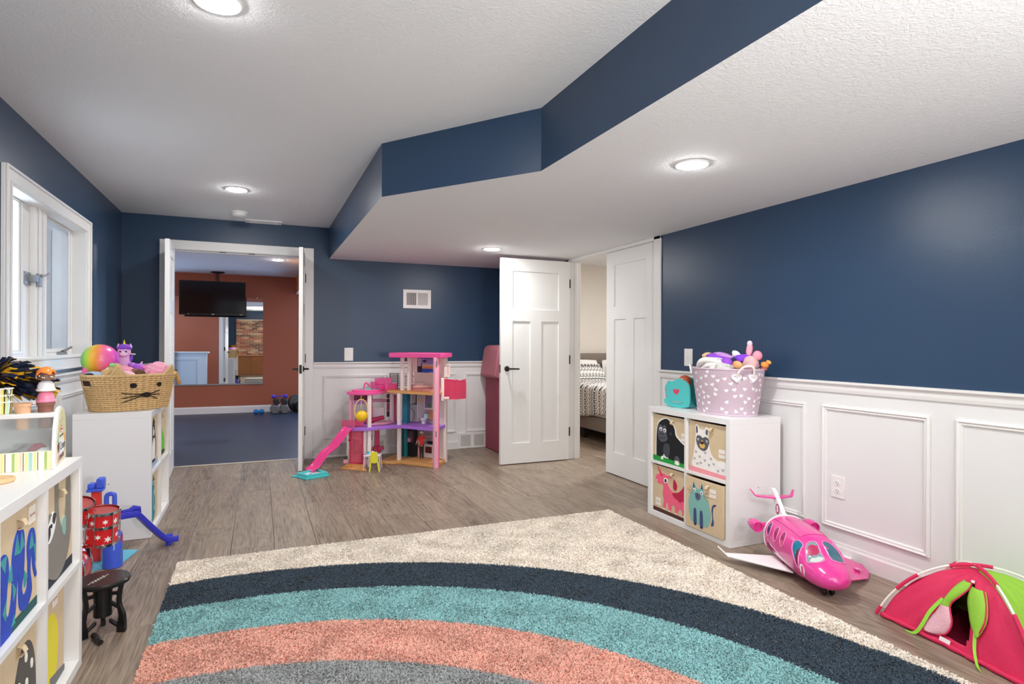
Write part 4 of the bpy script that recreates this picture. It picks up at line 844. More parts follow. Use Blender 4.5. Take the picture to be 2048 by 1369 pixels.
MB().prism(circ(.115, .120, .024, .013, 18), 0.0008, 0.0016, 0, frS).build('oval_badge', M('a8203a', 0.5), sp)
text('lettering', 'Melissa\n& Doug', 0.0115, face(.115, .120, .0017), M('ecdfe0', 0.6), sp, 0.0002)
mb = MB(); mb.prism(sc([(.062,.083),(.075,.104),(.115,.113),(.158,.104),(.168,.088),(.155,.080),(.115,.090),(.075,.082)], 3), 0.0008, 0.0014, 0, frS); mb.build('ribbon', M('e8dfc4', 0.6), sp)
text('lettering', 'SCOOP & SERVE', 0.0125, face(.115, .098, .0016), M('4a3a22', 0.6), sp, 0.0002)
MB().prism(sc([(.035,.035),(.04,.070),(.115,.090),(.185,.075),(.19,.040),(.115,.030)], 3), 0.0008, 0.0012, 0, frS).build('white_patch', M('e6e6e6', 0.6), sp)
text('lettering', 'Ice Cream', 0.040, face(.113, .060, .0015), M('2a3140', 0.6), sp, 0.0002)
MB().prism([(.040,.012),(.190,.020),(.190,.036),(.040,.030)], 0.0008, 0.0012, 0, frS).build('pink_band', M('c9a2a0', 0.6), sp)
text('lettering', 'COUNTER', 0.0225, face(.115, .025, .0015), M('4a2e34', 0.6), sp, 0.0002)
mb = MB(); mb.prism([(.045,.060),(.058,.012),(.066,.058)], 0.0012, 0.0018, 0, frS); mb.build('printed_cone', M('b98a6a', 0.6), sp)
mb = MB().prism(circ(.055, .068, .016, .014, 14), 0.0012, 0.002, 0, frS); mb.build('printed_scoop', M('6a4436', 0.6), sp)
MB().prism(circ(.045, .090, .012, .015, 14), 0.0008, 0.0016, 0, frS).build('printed_leaf', M('8ab4a8', 0.6), sp)
mb = MB().prism(circ(.195, .082, .013, .018, 14), 0.0008, 0.0016, 0, frS); mb.build('printed_sorbet', M('d29a52', 0.6), sp)
MB().prism([(.185,.064),(.207,.064),(.202,.036),(.190,.036)], 0.0008, 0.0016, 0, frS).build('printed_cup', M('8f8a5a', 0.6), sp)
mb = MB(); cbox(mb, 0.012, 0.44, 0.004, 0.014, 0.0, 0.062); fp = mb.build('striped_front', M('e9e4cf', 0.6), ic)
stripe_cols = ['e8d79a', '9fb46a', 'd9d3de', '6d5a32', 'e2d08a', '9cc2bc', 'e2d08a', '6d5a32', 'e9b8a8']
u = 0.0135; smats = {h: M(h, 0.6) for h in stripe_cols}; k = 0
wds = [.006, .0075, .009, .0022, .006, .0095, .006, .0022, .004]; strip = {}
while u < 0.44:
    h = stripe_cols[k % 9]; wv = wds[k % 9]; strip.setdefault(h, MB()); cbox(strip[h], u, min(u+wv, 0.44), 0.0032, 0.0041, 0.001, 0.0605); u += wv+0.0035; k += 1
for h, mb in strip.items(): mb.build('printed_stripe', smats[h], fp, kind='stuff')
mb = MB(); cbox(mb, 0.012, 0.44, 0.03, 0.20, 0.170, 0.184); mb.build('top_shelf', white_lam, ic, bevel=0.0015)
mb = MB(); cbox(mb, 0.012, 0.44, 0.016, 0.225, 0.0, 0.012); mb.build('tray_floor', M('c9c4c6', 0.6), ic)
mb = MB(); cbox(mb, 0.012, 0.44, 0.218, 0.226, 0.0, 0.17); mb.build('back_panel', M('d0d2d2', 0.5), ic)
acr = glassy('acrylic', (0.93, 0.95, 0.95, 1), 0.10)
mb = MB(); P = [CP(u, d, h) for u in (0.012, 0.44) for d, h in ((0.009, 0.062), (0.030, 0.172))]; mb.add(P, [(0,1,3,2)]); mb.build('clear_window', acr, ic, solid=0.002)
# toys in the tray
t = thing('ice_cream_scoop_tool', 'grey toy scoop lying in the striped counter tray', 'scoop', CP(0.13, 0.10, 0.012)); o_ = CP(0.13, 0.10, 0.032)
MB().tube([CP(0.17, 0.08, 0.030), CP(0.11, 0.10, 0.05), CP(0.085, 0.11, 0.062)], [0.010, 0.014, 0.020], 12).build('handle', M('7c7a7c', 0.4), t, smooth=True)
t = thing('toy_raspberry_scoop', 'dark red toy ice cream ball in the striped counter tray', 'toy food', CP(0.062, 0.10, 0.012)); MB().ell(CP(0.062, 0.10, 0.045), (0.030, 0.030, 0.033), noise=0.06).build('ball', M('a01f36', 0.35), t, smooth=True)
t = thing('toy_vanilla_scoop', 'white toy ice cream ball in the striped counter tray', 'toy food', CP(0.032, 0.06, 0.012)); MB().ell(CP(0.036, 0.055, 0.040), (0.030, 0.028, 0.028), noise=0.05).build('ball', M('dcdce6', 0.4), t, smooth=True)
t = thing('toy_lime_scoop', 'pale green toy ice cream ball in the counter tray by the frame edge', 'toy food', CP(0.185, 0.05, 0.012)); MB().ell(CP(0.19, 0.05, 0.044), (0.030, 0.030, 0.032), noise=0.05).build('ball', M('8f9a74', 0.4), t, smooth=True)
t = thing('toy_popsicle', 'orange toy popsicle with blue and white wrapper inside the counter', 'toy food', CP(0.185, 0.06, 0.012))
mb = MB().lathe([(0.0001, 0.092), (0.026, 0.094), (0.031, 0.10), (0.031, 0.122), (0.0311, 0.150), (0.028, 0.168), (0.018, 0.176), (0.0001, 0.178)], CP(0.187, 0.03, 0), 24, sy=0.6); mb.v = [(p[0], p[1]-0.04, p[2]) for p in mb.v]
mb.build('ice', M('e0893a', 0.4), t, smooth=True)
for z0_, z1_, h in ((.118, .129, '2f9fd8'), (.129, .139, 'e8ecf0'), (.139, .150, '2f9fd8')):
    mb = MB().lathe([(0.0325, z0_), (0.0325, z1_)], CP(0.187, 0.03, 0), 24, sy=0.62, cap=False); mb.v = [(p[0], p[1]-0.04, p[2]) for p in mb.v]; mb.build('wrapper_band', M(h, 0.5), t, smooth=True)
MB().box(CP(0.187, 0, 0).x-0.005, CP(0.187, 0.03, 0).y-0.042, ZS, CP(0.187, 0, 0).x+0.005, CP(0.187, 0.03, 0).y-0.038, ZS+0.095).build('stick', M('c9a878', 0.7), t)
# cones and cups standing on its shelf
def cup(label, c, zb, zt, rb, rt, hx, cat='toy cone', name='toy_cone'):
    t = thing(name, label, cat, (c.x, c.y, zb))
    MB().lathe([(rb, zb), (rt-0.002, zt-0.012), (rt-0.002, zt-0.011), (rt+0.001, zt-0.010), (rt+0.0015, zt), (rt-0.003, zt), (rb-0.002, zb+0.006)], (c.x, c.y, 0), 26).build('cup', M(hx, 0.6), t, smooth=True, angle=0.5); return t
def scoop(label, c, zb, zt, r, hx, drip=None, name='toy_scoop'):
    t = thing(name, label, 'toy food', (c.x, c.y, zb)); h = zt-zb
    MB().lathe([(r*1.02, zb), (r*1.13, zb+h*0.06), (r*1.13, zb+h*0.16), (r*1.0, zb+h*0.24), (r*0.97, zb+h*0.5), (r*0.80, zb+h*0.78), (r*0.48, zb+h*0.95), (0.0001, zb+h)], (c.x, c.y, 0), 26).build('scoop', M(hx, 0.35), t, smooth=True, angle=0.5)
    return t
cB = VV(-0.672, 2.51, 0)
cup('brown toy cone under the stacked scoops, standing on the counter', cB, 0.902, 0.990, 0.0185, 0.0245, '7d5345')
scoop('pink toy scoop at the bottom of the stack on the brown cone', cB, 0.990, 1.028, 0.0245, 'e07f9c')
scoop('white toy scoop in the middle of the stack on the brown cone', cB, 1.028, 1.066, 0.0245, 'e2e2e2')
t = scoop('chocolate toy scoop with sprinkles at the top of the stacked scoops', cB, 1.066, 1.100, 0.0255, '6a4a38')
mb = MB()
for i in range(22):
    a, z = i*2.4, 1.070+0.012*((i*7) % 10)/10; r = 0.0262; mb.ell((cB.x+r*math.cos(a), cB.y+r*math.sin(a), z), 0.0024, 6, 4)
mb.build('sprinkles', M('e6e0d8', 0.5), t, kind='stuff')
def drip_fn(u, v):
    a = 2*PI*u; d = 0.5+0.28*math.sin(5*a+0.6)+0.16*math.sin(8*a+2); ph = v*(0.95+0.55*max(0, d)); r = 0.0285
    return (cB.x+r*math.sin(ph)*math.cos(a), cB.y+r*math.sin(ph)*math.sin(a), 1.078+0.032*math.cos(ph))
t = thing('toy_sauce', 'glossy orange toy sauce dripping over the chocolate scoop', 'toy food', (cB.x, cB.y, 1.085)); MB().grid(drip_fn, 60, 10, wrap=True).build('sauce', M('dd7a33', 0.15, coat=0.5), t, smooth=True, angle=0, solid=0.004)
cup('empty tan toy cone standing on the counter beside the striped cups', VV(-0.730, 2.49, 0), 0.902, 0.990, 0.0185, 0.0245, 'cba07c')
for i, zt in enumerate((0.998, 1.020, 1.043)):
    c = VV(-0.788, 2.49, 0); zb = zt-0.075; rb, rt = 0.0225, 0.0315
    if i == 0: zb = 0.957
    t = thing('striped_cup', ('lowest', 'middle', 'topmost')[i]+' of three nested striped paper cups on the counter', 'paper cup', (c.x, c.y, zb), 0, 'nested striped cups')
    V = []; seg = 48; mb = MB()
    cols = [M(h, 0.6) for h in ('e9e4dc', 'e4cf6a', '3f3324', 'a9cfc4', 'e2b8a0', '9db85e', 'd8cfe0')]; seq = [4,4,6,0,4,6,1,1,2,1,3,3,0,2,1,5]
    z_lo = zb if i == 0 else zt-0.024
    for k2 in range(seg):
        a0, a1 = 2*PI*k2/seg, 2*PI*(k2+1)/seg; rl = rt-(rt-rb)*(zt-z_lo)/0.085
        mb.add([(c.x+r*math.cos(a), c.y+r*math.sin(a), z) for r, z in ((rl, z_lo), (rt-0.001, zt-0.004)) for a in (a0, a1)], [(0,1,3,2)], seq[k2 % 16])
    mb.build('cup_wall', cols, t, smooth=True); MB().tube([(c.x+rt*math.cos(a), c.y+rt*math.sin(a), zt-0.002) for a in [2*PI*q/28 for q in range(28)]], 0.0022, 6, closed=True).build('rolled_rim', M('e9e9e6', 0.5), t, smooth=True)
# cheer pompom lying on the counter top behind the cones
pc = VV(-0.865, 2.60, 1.062); t = thing('cheer_pompom', 'glossy navy and gold cheer pompom lying on top of the toy counter', 'pompom', (pc.x, pc.y, 0.957))
pn, pg = MB(), MB(); rr = random.Random(5)
for i in range(620):
    th, ph = rr.uniform(0, 2*PI), math.acos(rr.uniform(-0.55, 1)); L = rr.uniform(0.75, 1.05)
    d = Vector((math.sin(ph)*math.cos(th), math.sin(ph)*math.sin(th), math.cos(ph)))
    R_ = Vector((0.205, 0.17, 0.105)); a = Vector((d.x*0.25*R_.x, d.y*0.25*R_.y, d.z*0.25*R_.z))
    P = []
    for q in (0.25, 0.5, 0.78, 1.0):
        s_ = q*L; P.append(pc+Vector((d.x*s_*R_.x, d.y*s_*R_.y, d.z*s_*R_.z-0.05*max(0, q-0.45)**1.3+rr.uniform(-.006, .006))))
    for p in P: p.z = max(p.z, 0.962)
    wdir = d.cross(Vector((rr.uniform(-1, 1), rr.uniform(-1, 1), rr.uniform(-1, 1)))).normalized()*rr.uniform(0.004, 0.0085)
    mb = pg if rr.random() < 0.42 else pn
    mb.add([p-wdir for p in P]+[p+wdir for p in P], [(k2, k2+1, 5+k2, 4+k2) for k2 in range(3)])
pn.build('navy_strands', M('1b2238', 0.12, k=1.2), t, kind='stuff'); pg.build('gold_strands', M('d9a520', 0.18, k=1.1), t, kind='stuff')
mb = MB().tube([(pc.x-0.06, pc.y-0.12, 1.10), (pc.x-0.03, pc.y-0.16, 1.105)], 0.016, 14); mb.build('handle', M('1b2238', 0.3), t, smooth=True)
t = thing('wooden_plate', 'round pale wooden toy plate on the nearest left shelf', 'toy plate', (-0.725, 2.27, ZS))
MB().lathe([(0.050, ZS), (0.054, ZS+0.004), (0.054, ZS+0.011), (0.048, ZS+0.013), (0.044, ZS+0.0105), (0.030, ZS+0.0105), (0.028, ZS+0.009), (0.0001, ZS+0.009)], (-0.735, 2.26, 0), 40).build('plate', M('d3b183', 0.5, var=0.08, vscale=20), t, smooth=True, angle=0.5)

# ================================================================ CAT FACED BASKET
bc = VV(-0.755, 4.455, 0); bd = VV(.8, .6, 0); bn = VV(.6, -.8, 0)
def bpt(ang, z, out=0.0):
    q = (z-0.775)/0.21; a, b_ = 0.215+0.045*q, 0.14+0.03*q; t_ = math.radians(ang)
    cc, ss = math.cos(t_), math.sin(t_); e_ = 0.85
    cx = math.copysign(abs(cc)**e_, cc); sx = math.copysign(abs(ss)**e_, ss)
    nrm = (bd*(cx/a)+bn*(sx/b_)).normalized()
    return bc+bd*(a*cx)+bn*(b_*sx)+VV(0, 0, z)+nrm*out
straw = M('c8a878', 0.85, var=0.30, vscale=70, k=1.15); yarn = M('1f1a16', 0.95)
bk = thing('cat_face_basket', 'woven straw basket with a stitched black cat face, full of soft toys', 'basket', (bc.x, bc.y, 0.773))
mb = MB(); rows = 17
for r_ in range(rows):
    z = 0.780+r_*(0.205/(rows-1)); n_ = 104; pts = []; rad = []
    for k in range(n_):
        ang = 360*k/n_+(1.5 if r_ % 2 else 0); hole = 12 <= r_ <= 14 and min(abs((ang-178+180) % 360-180), abs((ang-18+180) % 360-180)) < 13
        pts.append(bpt(ang, z, -0.012 if hole else 0.0012*math.sin(k*PI/1.0)+0.0)); rad.append(0.0068*(1+0.38*(1 if k % 2 else -1)))
    mb.tube(pts, rad, 6, closed=True)
mb.build('woven_wall', straw, bk, smooth=True, angle=0)
MB().prism([tuple(bpt(a, 0.775, -0.004).xy) for a in range(0, 360, 10)], 0.7735, 0.782).build('base', straw, bk)
MB().tube([bpt(a, 0.989, 0.0) for a in range(0, 360, 6)], 0.009, 8, closed=True).build('rolled_rim', straw, bk, smooth=True)
for a0 in (120, 55):
    e_ = MB().add([bpt(a0+13, 0.985), bpt(a0-13, 0.985), bpt(a0-6, 1.022, 0.006), bpt(a0, 1.052, 0.010), bpt(a0+6, 1.022, 0.006)], [(0, 1, 2, 3, 4)]); e_.build('ear', straw, bk, solid=0.014)
for a0 in (178, 18):
    mb = MB().tube([bpt(a0-12, 0.925, 0.003), bpt(a0+12, 0.925, 0.003), bpt(a0+12, 0.966, 0.003), bpt(a0-12, 0.966, 0.003)], 0.006, 6, closed=True); hd = mb.build('handle_opening', straw, bk, smooth=True)
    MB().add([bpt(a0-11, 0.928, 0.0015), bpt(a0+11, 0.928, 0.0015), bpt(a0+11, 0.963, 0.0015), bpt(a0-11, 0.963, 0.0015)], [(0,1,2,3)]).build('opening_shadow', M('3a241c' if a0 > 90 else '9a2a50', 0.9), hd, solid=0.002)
for a0, r_ in ((102, 0.0155), (72.5, 0.0135)):
    P = [bpt(a0+math.degrees(r_*math.cos(q)/0.22), 0.929+r_*math.sin(q), 0.0095) for q in [2*PI*i/14 for i in range(14)]]; MB().add(P, [tuple(range(14))]).build('eye', yarn, bk, solid=0.006)
P = [bpt(87.5+math.degrees(0.0175*math.cos(q)/0.22), 0.868+0.016*math.sin(q), 0.0095) for q in [2*PI*i/14 for i in range(14)]]; MB().add(P, [tuple(range(14))]).build('nose', yarn, bk, solid=0.006)
for a0, z0_, a1, z1_ in ((92, .872, 117, .884), (92, .866, 117, .853), (92, .860, 117, .826), (83, .874, 70, .892), (83, .868, 69, .866), (84, .860, 72, .838)):
    MB().tube([bpt(a0+(a1-a0)*q, z0_+(z1_-z0_)*q, 0.010) for q in (0, .25, .5, .75, 1)], 0.0028, 6).build('whisker', yarn, bk, smooth=True)
# what is in it
bl = thing('rainbow_ball', 'shiny rainbow striped play ball resting in the cat-faced basket', 'ball', (-0.925, 4.50, 0.985))
def rainbow_mat():
    m = bpy.data.materials.new('rainbow_ball'); m.use_nodes = True; nt = m.node_tree; b = nt.nodes['Principled BSDF']; L = nt.links.new
    tc = nt.nodes.new('ShaderNodeTexCoord'); sp_ = nt.nodes.new('ShaderNodeSeparateXYZ'); L(tc.outputs['Object'], sp_.inputs[0])
    rot = nt.nodes.new('ShaderNodeMath'); rot.operation = 'MULTIPLY_ADD'; rot.inputs[1].default_value = 5.0; rot.inputs[2].default_value = 0.5; L(sp_.outputs[0], rot.inputs[0])
    cr = nt.nodes.new('ShaderNodeValToRGB'); e = cr.color_ramp.elements
    for i, (p, h) in enumerate(((0.02, '35b96a'), (0.20, 'a8e04a'), (0.33, 'e8c23a'), (0.48, 'f39a34'), (0.66, 'f0709a'), (0.86, 'e85cb4'), (0.98, 'c44ac8'))):
        x = e[i] if i < 2 else e.new(p); x.position = p; x.color = rgb(h, 1.05)
    L(rot.outputs[0], cr.inputs[0]); L(cr.outputs[0], b.inputs['Base Color']); b.inputs['Roughness'].default_value = 0.3; return m
MB().ell((-0.925, 4.50, 1.083), (0.103, 0.103, 0.098), 40, 28).build('ball', rainbow_mat(), bl, smooth=True, angle=0)
def plush(name, label, cat, base, parts, group=None):
    t = thing(name, label, cat, base, 0, group)
    for nm, c, r, m, rot, nz in parts: MB().ell(c, r, 20, 14, 0, rot, nz, seed=int(abs(c[0])*997) % 89).build(nm, m, t, smooth=True, angle=0)
    return t
lav, pur, gold = M('d3a8d0', 0.7, bump=0.2, bscale=300), M('7a44b8', 0.7), M('d9b23a', 0.3, 0.5)
ux, uy = -0.815, 4.62
t = plush('unicorn_figure', 'lilac unicorn figure with purple mane and gold horn standing in the basket', 'toy unicorn', (ux, uy, 0.97), [
    ('body', (ux, uy, 1.045), (0.040, 0.036, 0.085), lav, None, 0), ('head', (ux, uy-0.01, 1.130), (0.038, 0.038, 0.040), lav, None, 0),
    ('mane', (ux, uy-0.006, 1.158), (0.041, 0.040, 0.026), pur, None, 0.10), ('muzzle', (ux, uy-0.040, 1.118), (0.022, 0.018, 0.017), M('dcc0d8', 0.7), None, 0)])
MB().lathe([(0.009, 1.175), (0.0065, 1.188), (0.004, 1.200), (0.0005, 1.212)], (ux, uy-0.01, 0), 12).build('horn', gold, t, smooth=True)
for s in (-1, 1):
    MB().lathe([(0.010, 1.160), (0.008, 1.172), (0.0005, 1.188)], (ux+s*0.034, uy, 0), 10).build('ear', lav, t, smooth=True)
    MB().ell((ux+s*0.037, uy-0.005, 1.085), (0.010, 0.012, 0.028), rot=(0, s*0.3, 0)).build('wing', pur, t, smooth=True)
    MB().ell((ux+s*0.016, uy-0.046, 1.134), 0.006, 10, 6).build('eye', M('221a2a', 0.2), t, smooth=True)
MB().tube([(ux+0.035, uy, 1.118), (ux+0.062, uy-0.005, 1.116)], 0.004, 8).build('pin', M('d8d8cc', 0.4), t)
beige, grn, brn, pnk = M('c6a877', 0.95, bump=0.6, bscale=120), M('7fc27a', 0.9), M('5a3a28', 0.7, var=0.2, vscale=40), M('e29fb4', 0.95, bump=0.5, bscale=60)
plush('plush_hippo', 'grey-blue plush with a black patch at the left end of the basket', 'soft toy', (-0.93, 4.38, 0.96), [('body', (-0.935, 4.37, 0.985), (0.060, 0.05, 0.032), M('9aa9bc', 0.95, bump=0.4, bscale=200), None, 0.05), ('patch', (-0.945, 4.335, 0.985), (0.035, 0.02, 0.022), M('232228', 0.95), None, 0), ('pink_bow', (-0.975, 4.36, 1.018), (0.014, 0.012, 0.020), M('e0609a', 0.8), None, 0.2)])
plush('plush_puppy', 'beige plush with a green patch behind the left basket ear', 'soft toy', (-0.85, 4.42, 0.97), [('body', (-0.855, 4.40, 1.0), (0.058, 0.05, 0.040), beige, (0, -0.5, 0), 0.08), ('head', (-0.822, 4.41, 1.035), (0.034, 0.034, 0.028), beige, None, 0.08), ('green_patch', (-0.838, 4.385, 1.052), (0.016, 0.014, 0.014), grn, None, 0), ('ear', (-0.868, 4.375, 1.012), (0.010, 0.012, 0.026), M('e2d6bc', 0.95), (0, 0.5, 0), 0)])
plush('pink_doll_clothes', 'pink crumpled doll clothing behind the left basket ear', 'doll clothes', (-0.76, 4.42, 0.97), [('cloth', (-0.765, 4.42, 1.0), (0.075, 0.06, 0.040), M('d68fa4', 0.9, bump=0.6, bscale=40), (0, 0.2, 0.5), 0.16), ('sleeve', (-0.735, 4.36, 0.992), (0.045, 0.02, 0.018), M('e6b3c0', 0.9), (0, 0.5, 0), 0.1)])
plush('doll_with_bun', 'doll lying face down with a shiny brown hair bun in the basket', 'doll', (-0.70, 4.40, 0.97), [('hair_bun', (-0.688, 4.38, 1.000), (0.030, 0.026, 0.026), brn, None, 0.05), ('head', (-0.722, 4.40, 1.004), (0.026, 0.028, 0.026), M('7a4a34', 0.6), None, 0), ('dress', (-0.765, 4.43, 0.992), (0.05, 0.035, 0.026), M('c66a80', 0.9), None, 0.12)])
plush('purple_doll', 'purple and pink winged doll lying in the middle of the basket', 'doll', (-0.72, 4.56, 0.97), [('body', (-0.72, 4.58, 1.025), (0.055, 0.03, 0.026), M('a05ac8', 0.6), (0, 0.35, 0), 0.1), ('skirt', (-0.67, 4.57, 1.018), (0.045, 0.03, 0.020), M('e070b8', 0.6), (0, 0.4, 0), 0.1), ('head', (-0.765, 4.58, 1.044), (0.022, 0.022, 0.020), M('b06ad0', 0.6), None, 0.1), ('foot', (-0.712, 4.56, 1.056), (0.006, 0.006, 0.016), M('cfa0e8', 0.5), (0, 0.6, 0), 0)])
t = plush('pink_blanket', 'fluffy pale pink blanket heaped at the right end of the basket', 'blanket', (-0.62, 4.60, 0.97), [])
MB().ell((-0.622, 4.58, 1.000), (0.085, 0.07, 0.058), 40, 26, 0, (0, 0.1, 0.6), 0.16, 3).build('heap', pnk, t, smooth=True, angle=0)
MB().ell((-0.60, 4.47, 0.992), (0.06, 0.03, 0.022), 24, 16, 0, (0, 0.1, 0.4), 0.14, 4).build('fold', M('d98fa6', 0.95), t, smooth=True, angle=0)
gf = thing('giraffe_plush', 'brown spotted plush giraffe with its legs hanging over the basket end', 'soft toy', (-0.56, 4.62, 0.97)); gm = M('a8834e', 0.95, var=0.5, vscale=60)
MB().ell((-0.560, 4.60, 1.004), (0.032, 0.034, 0.026), noise=0.1).build('body', gm, gf, smooth=True, angle=0)
MB().tube([(-0.545, 4.60, 1.005), (-0.515, 4.60, 0.985), (-0.502, 4.60, 0.945), (-0.495, 4.60, 0.912)], [0.018, 0.014, 0.012, 0.014], 10).build('leg', gm, gf, smooth=True, angle=0)
MB().tube([(-0.575, 4.60, 1.0), (-0.590, 4.56, 1.015), (-0.592, 4.53, 0.985)], [0.014, 0.012, 0.012], 10).build('leg', gm, gf, smooth=True, angle=0)

# ================================================================ DRUM KIT, STOOL, SLIDE TOY
drum_red, skin_red = M('c41f24', 0.25, coat=0.3), M('a84a48', 0.6)
dk = thing('toy_drum_kit', 'red toy drum kit with white stars and chrome hoops behind the left shelf', 'drum kit', (-0.78, 3.3, 0))
def drum(nm, c, r, h, tilt, stars, head=skin_red, mid=False):
    R_ = Matrix.Rotation(tilt[1], 3, 'Y') @ Matrix.Rotation(tilt[0], 3, 'X'); fx = lambda mb: setattr(mb, 'v', [tuple(R_ @ Vector(p)+Vector(c)) for p in mb.v]) or mb
    shell = fx(MB().lathe([(r, -h/2), (r, h/2)], seg=36, cap=False)).build(nm, drum_red, dk, smooth=True)
    fx(MB().lathe([(0.0001, h/2-0.002), (r-0.002, h/2-0.002)], seg=36, cap=False)).build('drumhead', head, shell)
    fx(MB().lathe([(0.0001, -h/2+0.002), (r-0.002, -h/2+0.002)], seg=36, cap=False)).build('drumhead', head, shell)
    for z in ([h/2, -h/2, 0.01] if mid else [h/2, -h/2]):
        fx(MB().lathe([(r+0.001, z-0.007), (r+0.004, z-0.006), (r+0.0045, z+0.006), (r+0.0005, z+0.008)], seg=36, cap=False)).build('chrome_hoop', chrome, shell, smooth=True)
    lug = MB()
    for k in range(6):
        a = 2*PI*k/6+0.3; lug.tube([((r+0.006)*math.cos(a), (r+0.006)*math.sin(a), -h/2), ((r+0.006)*math.cos(a), (r+0.006)*math.sin(a), h/2)], 0.0022, 6)
    fx(lug).build('tension_rods', chrome, shell, smooth=True)
    mb = MB()
    for a0, z0_, s_ in stars:
        pts = star(0, 0, s_, 6, 0.42); mb.add([((r+0.0008)*math.cos(a0+x/r), (r+0.0008)*math.sin(a0+x/r), z0_+y) for x, y in pts], [tuple(range(len(pts)))])
    fx(mb).build('star_print', M('eadcd8', 0.5), shell)
drum('tom_drum', (-0.682, 3.37, 0.322), 0.066, 0.150, (0.10, 0.05), [(-0.5, .035, .018), (-1.2, .04, .014), (-2.0, .036, .014), (-1.6, -.03, .014), (-1.0, -.045, .018), (-0.3, -.035, .014), (-2.4, -.035, .016), (0.3, .03, .018)], mid=True)
drum('tom_drum', (-0.772, 3.34, 0.405), 0.062, 0.085, (0.28, 0.12), [(-0.6, 0, .016), (-1.3, .0, .014), (-2.0, 0, .015), (0.2, 0, .015)])
drum('bass_drum', (-0.852, 3.30, 0.152), 0.132, 0.13, (PI/2, 0.0), [(0.4, 0, .02), (1.2, 0, .02), (2.0, 0, .02)], head=M('b01c20', 0.4))
MB().tube([(-0.73, 3.34, 0.10), (-0.73, 3.35, 0.30), (-0.745, 3.35, 0.36)], 0.006, 8).build('drum_stand', black_metal, dk, smooth=True)
for s in (-1, 1): MB().tube([(-0.852+s*0.10, 3.28, 0.07), (-0.852+s*0.15, 3.22, 0.004)], 0.005, 8).build('spur_leg', chrome, dk, smooth=True)
# stool
bp_ = M('161315', 0.28); scx, scy, szt = -0.588, 2.925, 0.222
st = thing('drum_stool', 'small round black drum stool with cut-out legs on the wood floor', 'stool', (scx, scy, 0))
MB().lathe([(0.0001, szt-0.022), (0.088, szt-0.022), (0.097, szt-0.016), (0.099, szt-0.006), (0.094, szt), (0.0001, szt)], (scx, scy, 0), 40).build('seat', bp_, st, smooth=True)
mb = MB(); sg_ = [VV(scx-0.014+0.45*q+(-0.89)*0.008*math.sin(q*420)*(1 if abs(q) < 0.04 else 0.2), scy-0.012+0.89*q+0.45*0.008*math.sin(q*420)*(1 if abs(q) < 0.04 else 0.2), szt+0.001) for q in [-0.055+0.11*i/60 for i in range(61)]]
mb.tube(sg_, 0.0014, 5); mb.build('silver_script', M('c8c2bc', 0.3, 0.6), st, smooth=True)
MB().lathe([(0.034, 0.07), (0.032, 0.13), (0.036, szt-0.022)], (scx, scy, 0), 20).build('column', bp_, st, smooth=True)
for k, a in enumerate((-0.35, 1.75, 3.85)):
    U = VV(math.cos(a), math.sin(a), 0); N_ = VV(-math.sin(a), math.cos(a), 0); fr = (VV(scx, scy, 0), U, VV(0,0,1), N_)
    out = so([(0.082, szt-0.02), (0.074, 0.16), (0.072, 0.12), (0.088, 0.075), (0.092, 0.03), (0.092, 0.002)], 4); inn = so([(0.068, szt-0.02), (0.060, 0.16), (0.058, 0.12), (0.066, 0.07), (0.060, 0.03), (0.058, 0.002)], 4)
    lg = MB(); lg.prism(out+inn[::-1], -0.009, 0.009, 0, fr)
    for z0_, z1_ in ((0.165, 0.168), (0.13, 0.108), (0.055, 0.03)): lg.prism([(0.028, z0_), (0.066, z1_), (0.066, z1_-0.012), (0.028, z0_-0.013)], -0.008, 0.008, 0, fr)
    lg.build('leg', bp_, st, bevel=0.002)
MB().tube([(scx-0.02, scy-0.05, 0.012), (scx+0.012, scy-0.115, 0.014), (scx+0.02, scy-0.13, 0.013)], [0.012, 0.012, 0.010], 8).build('foot_bar', bp_, st, smooth=True)
pd = thing('drum_pedal', 'black kick pedal with chrome parts lying before the stool', 'drum pedal', (-0.66, 2.84, 0))
MB().add([(-0.76, 2.82, 0.03), (-0.73, 2.86, 0.035), (-0.625, 2.76, 0.006), (-0.65, 2.73, 0.006)], [(0,1,2,3)]).build('foot_plate', bp_, pd, solid=0.008)
MB().tube([(-0.74, 2.86, 0.004), (-0.74, 2.86, 0.14)], 0.005, 8).build('post', chrome, pd, smooth=True)
MB().box(-0.78, 2.76, 0.001, -0.64, 2.775, 0.010).build('base_bar', black_metal, pd)
# blue slide toy
blu, blu2, redp = M('3a56c8', 0.4), M('2d2fa8', 0.35), M('c4302c', 0.5, var=0.2, vscale=60)
sl = thing('slide_playset', 'blue toy castle playset with a long slide beside the left shelf', 'toy playset', (-0.73, 3.85, 0))
MB().lathe([(0.046, 0.003), (0.046, 0.165), (0.040, 0.182), (0.025, 0.195)], (-0.712, 3.755, 0), 28).build('tower', blu, sl, smooth=True)
def onTower(a, z, r=0.0468): return (-0.712+r*math.cos(a), 3.755+r*math.sin(a), z)
MB().add([onTower(-0.35+math.cos(q)*0.20, 0.150+0.026*math.sin(q)) for q in [2*PI*i/14 for i in range(14)]], [tuple(range(14))]).build('window_print', M('b03040', 0.5), sl, solid=0.001)
mb = MB(); pts = so([onTower(-0.4, 0.03, .0472), onTower(-0.5, 0.07, .0472), onTower(-0.3, 0.10, .0472), onTower(-0.45, 0.13, .0472)]); mb.tube(pts, 0.002, 6); mb.build('vine_print', M('5c8a6a', 0.6), sl)
mb = MB(); pts = so([onTower(-1.3, 0.10, .0472), onTower(-1.25, 0.12, .0472), onTower(-1.4, 0.14, .0472)]); mb.tube(pts, 0.003, 6); mb.build('lantern_print', M('8fc4d8', 0.6), sl)
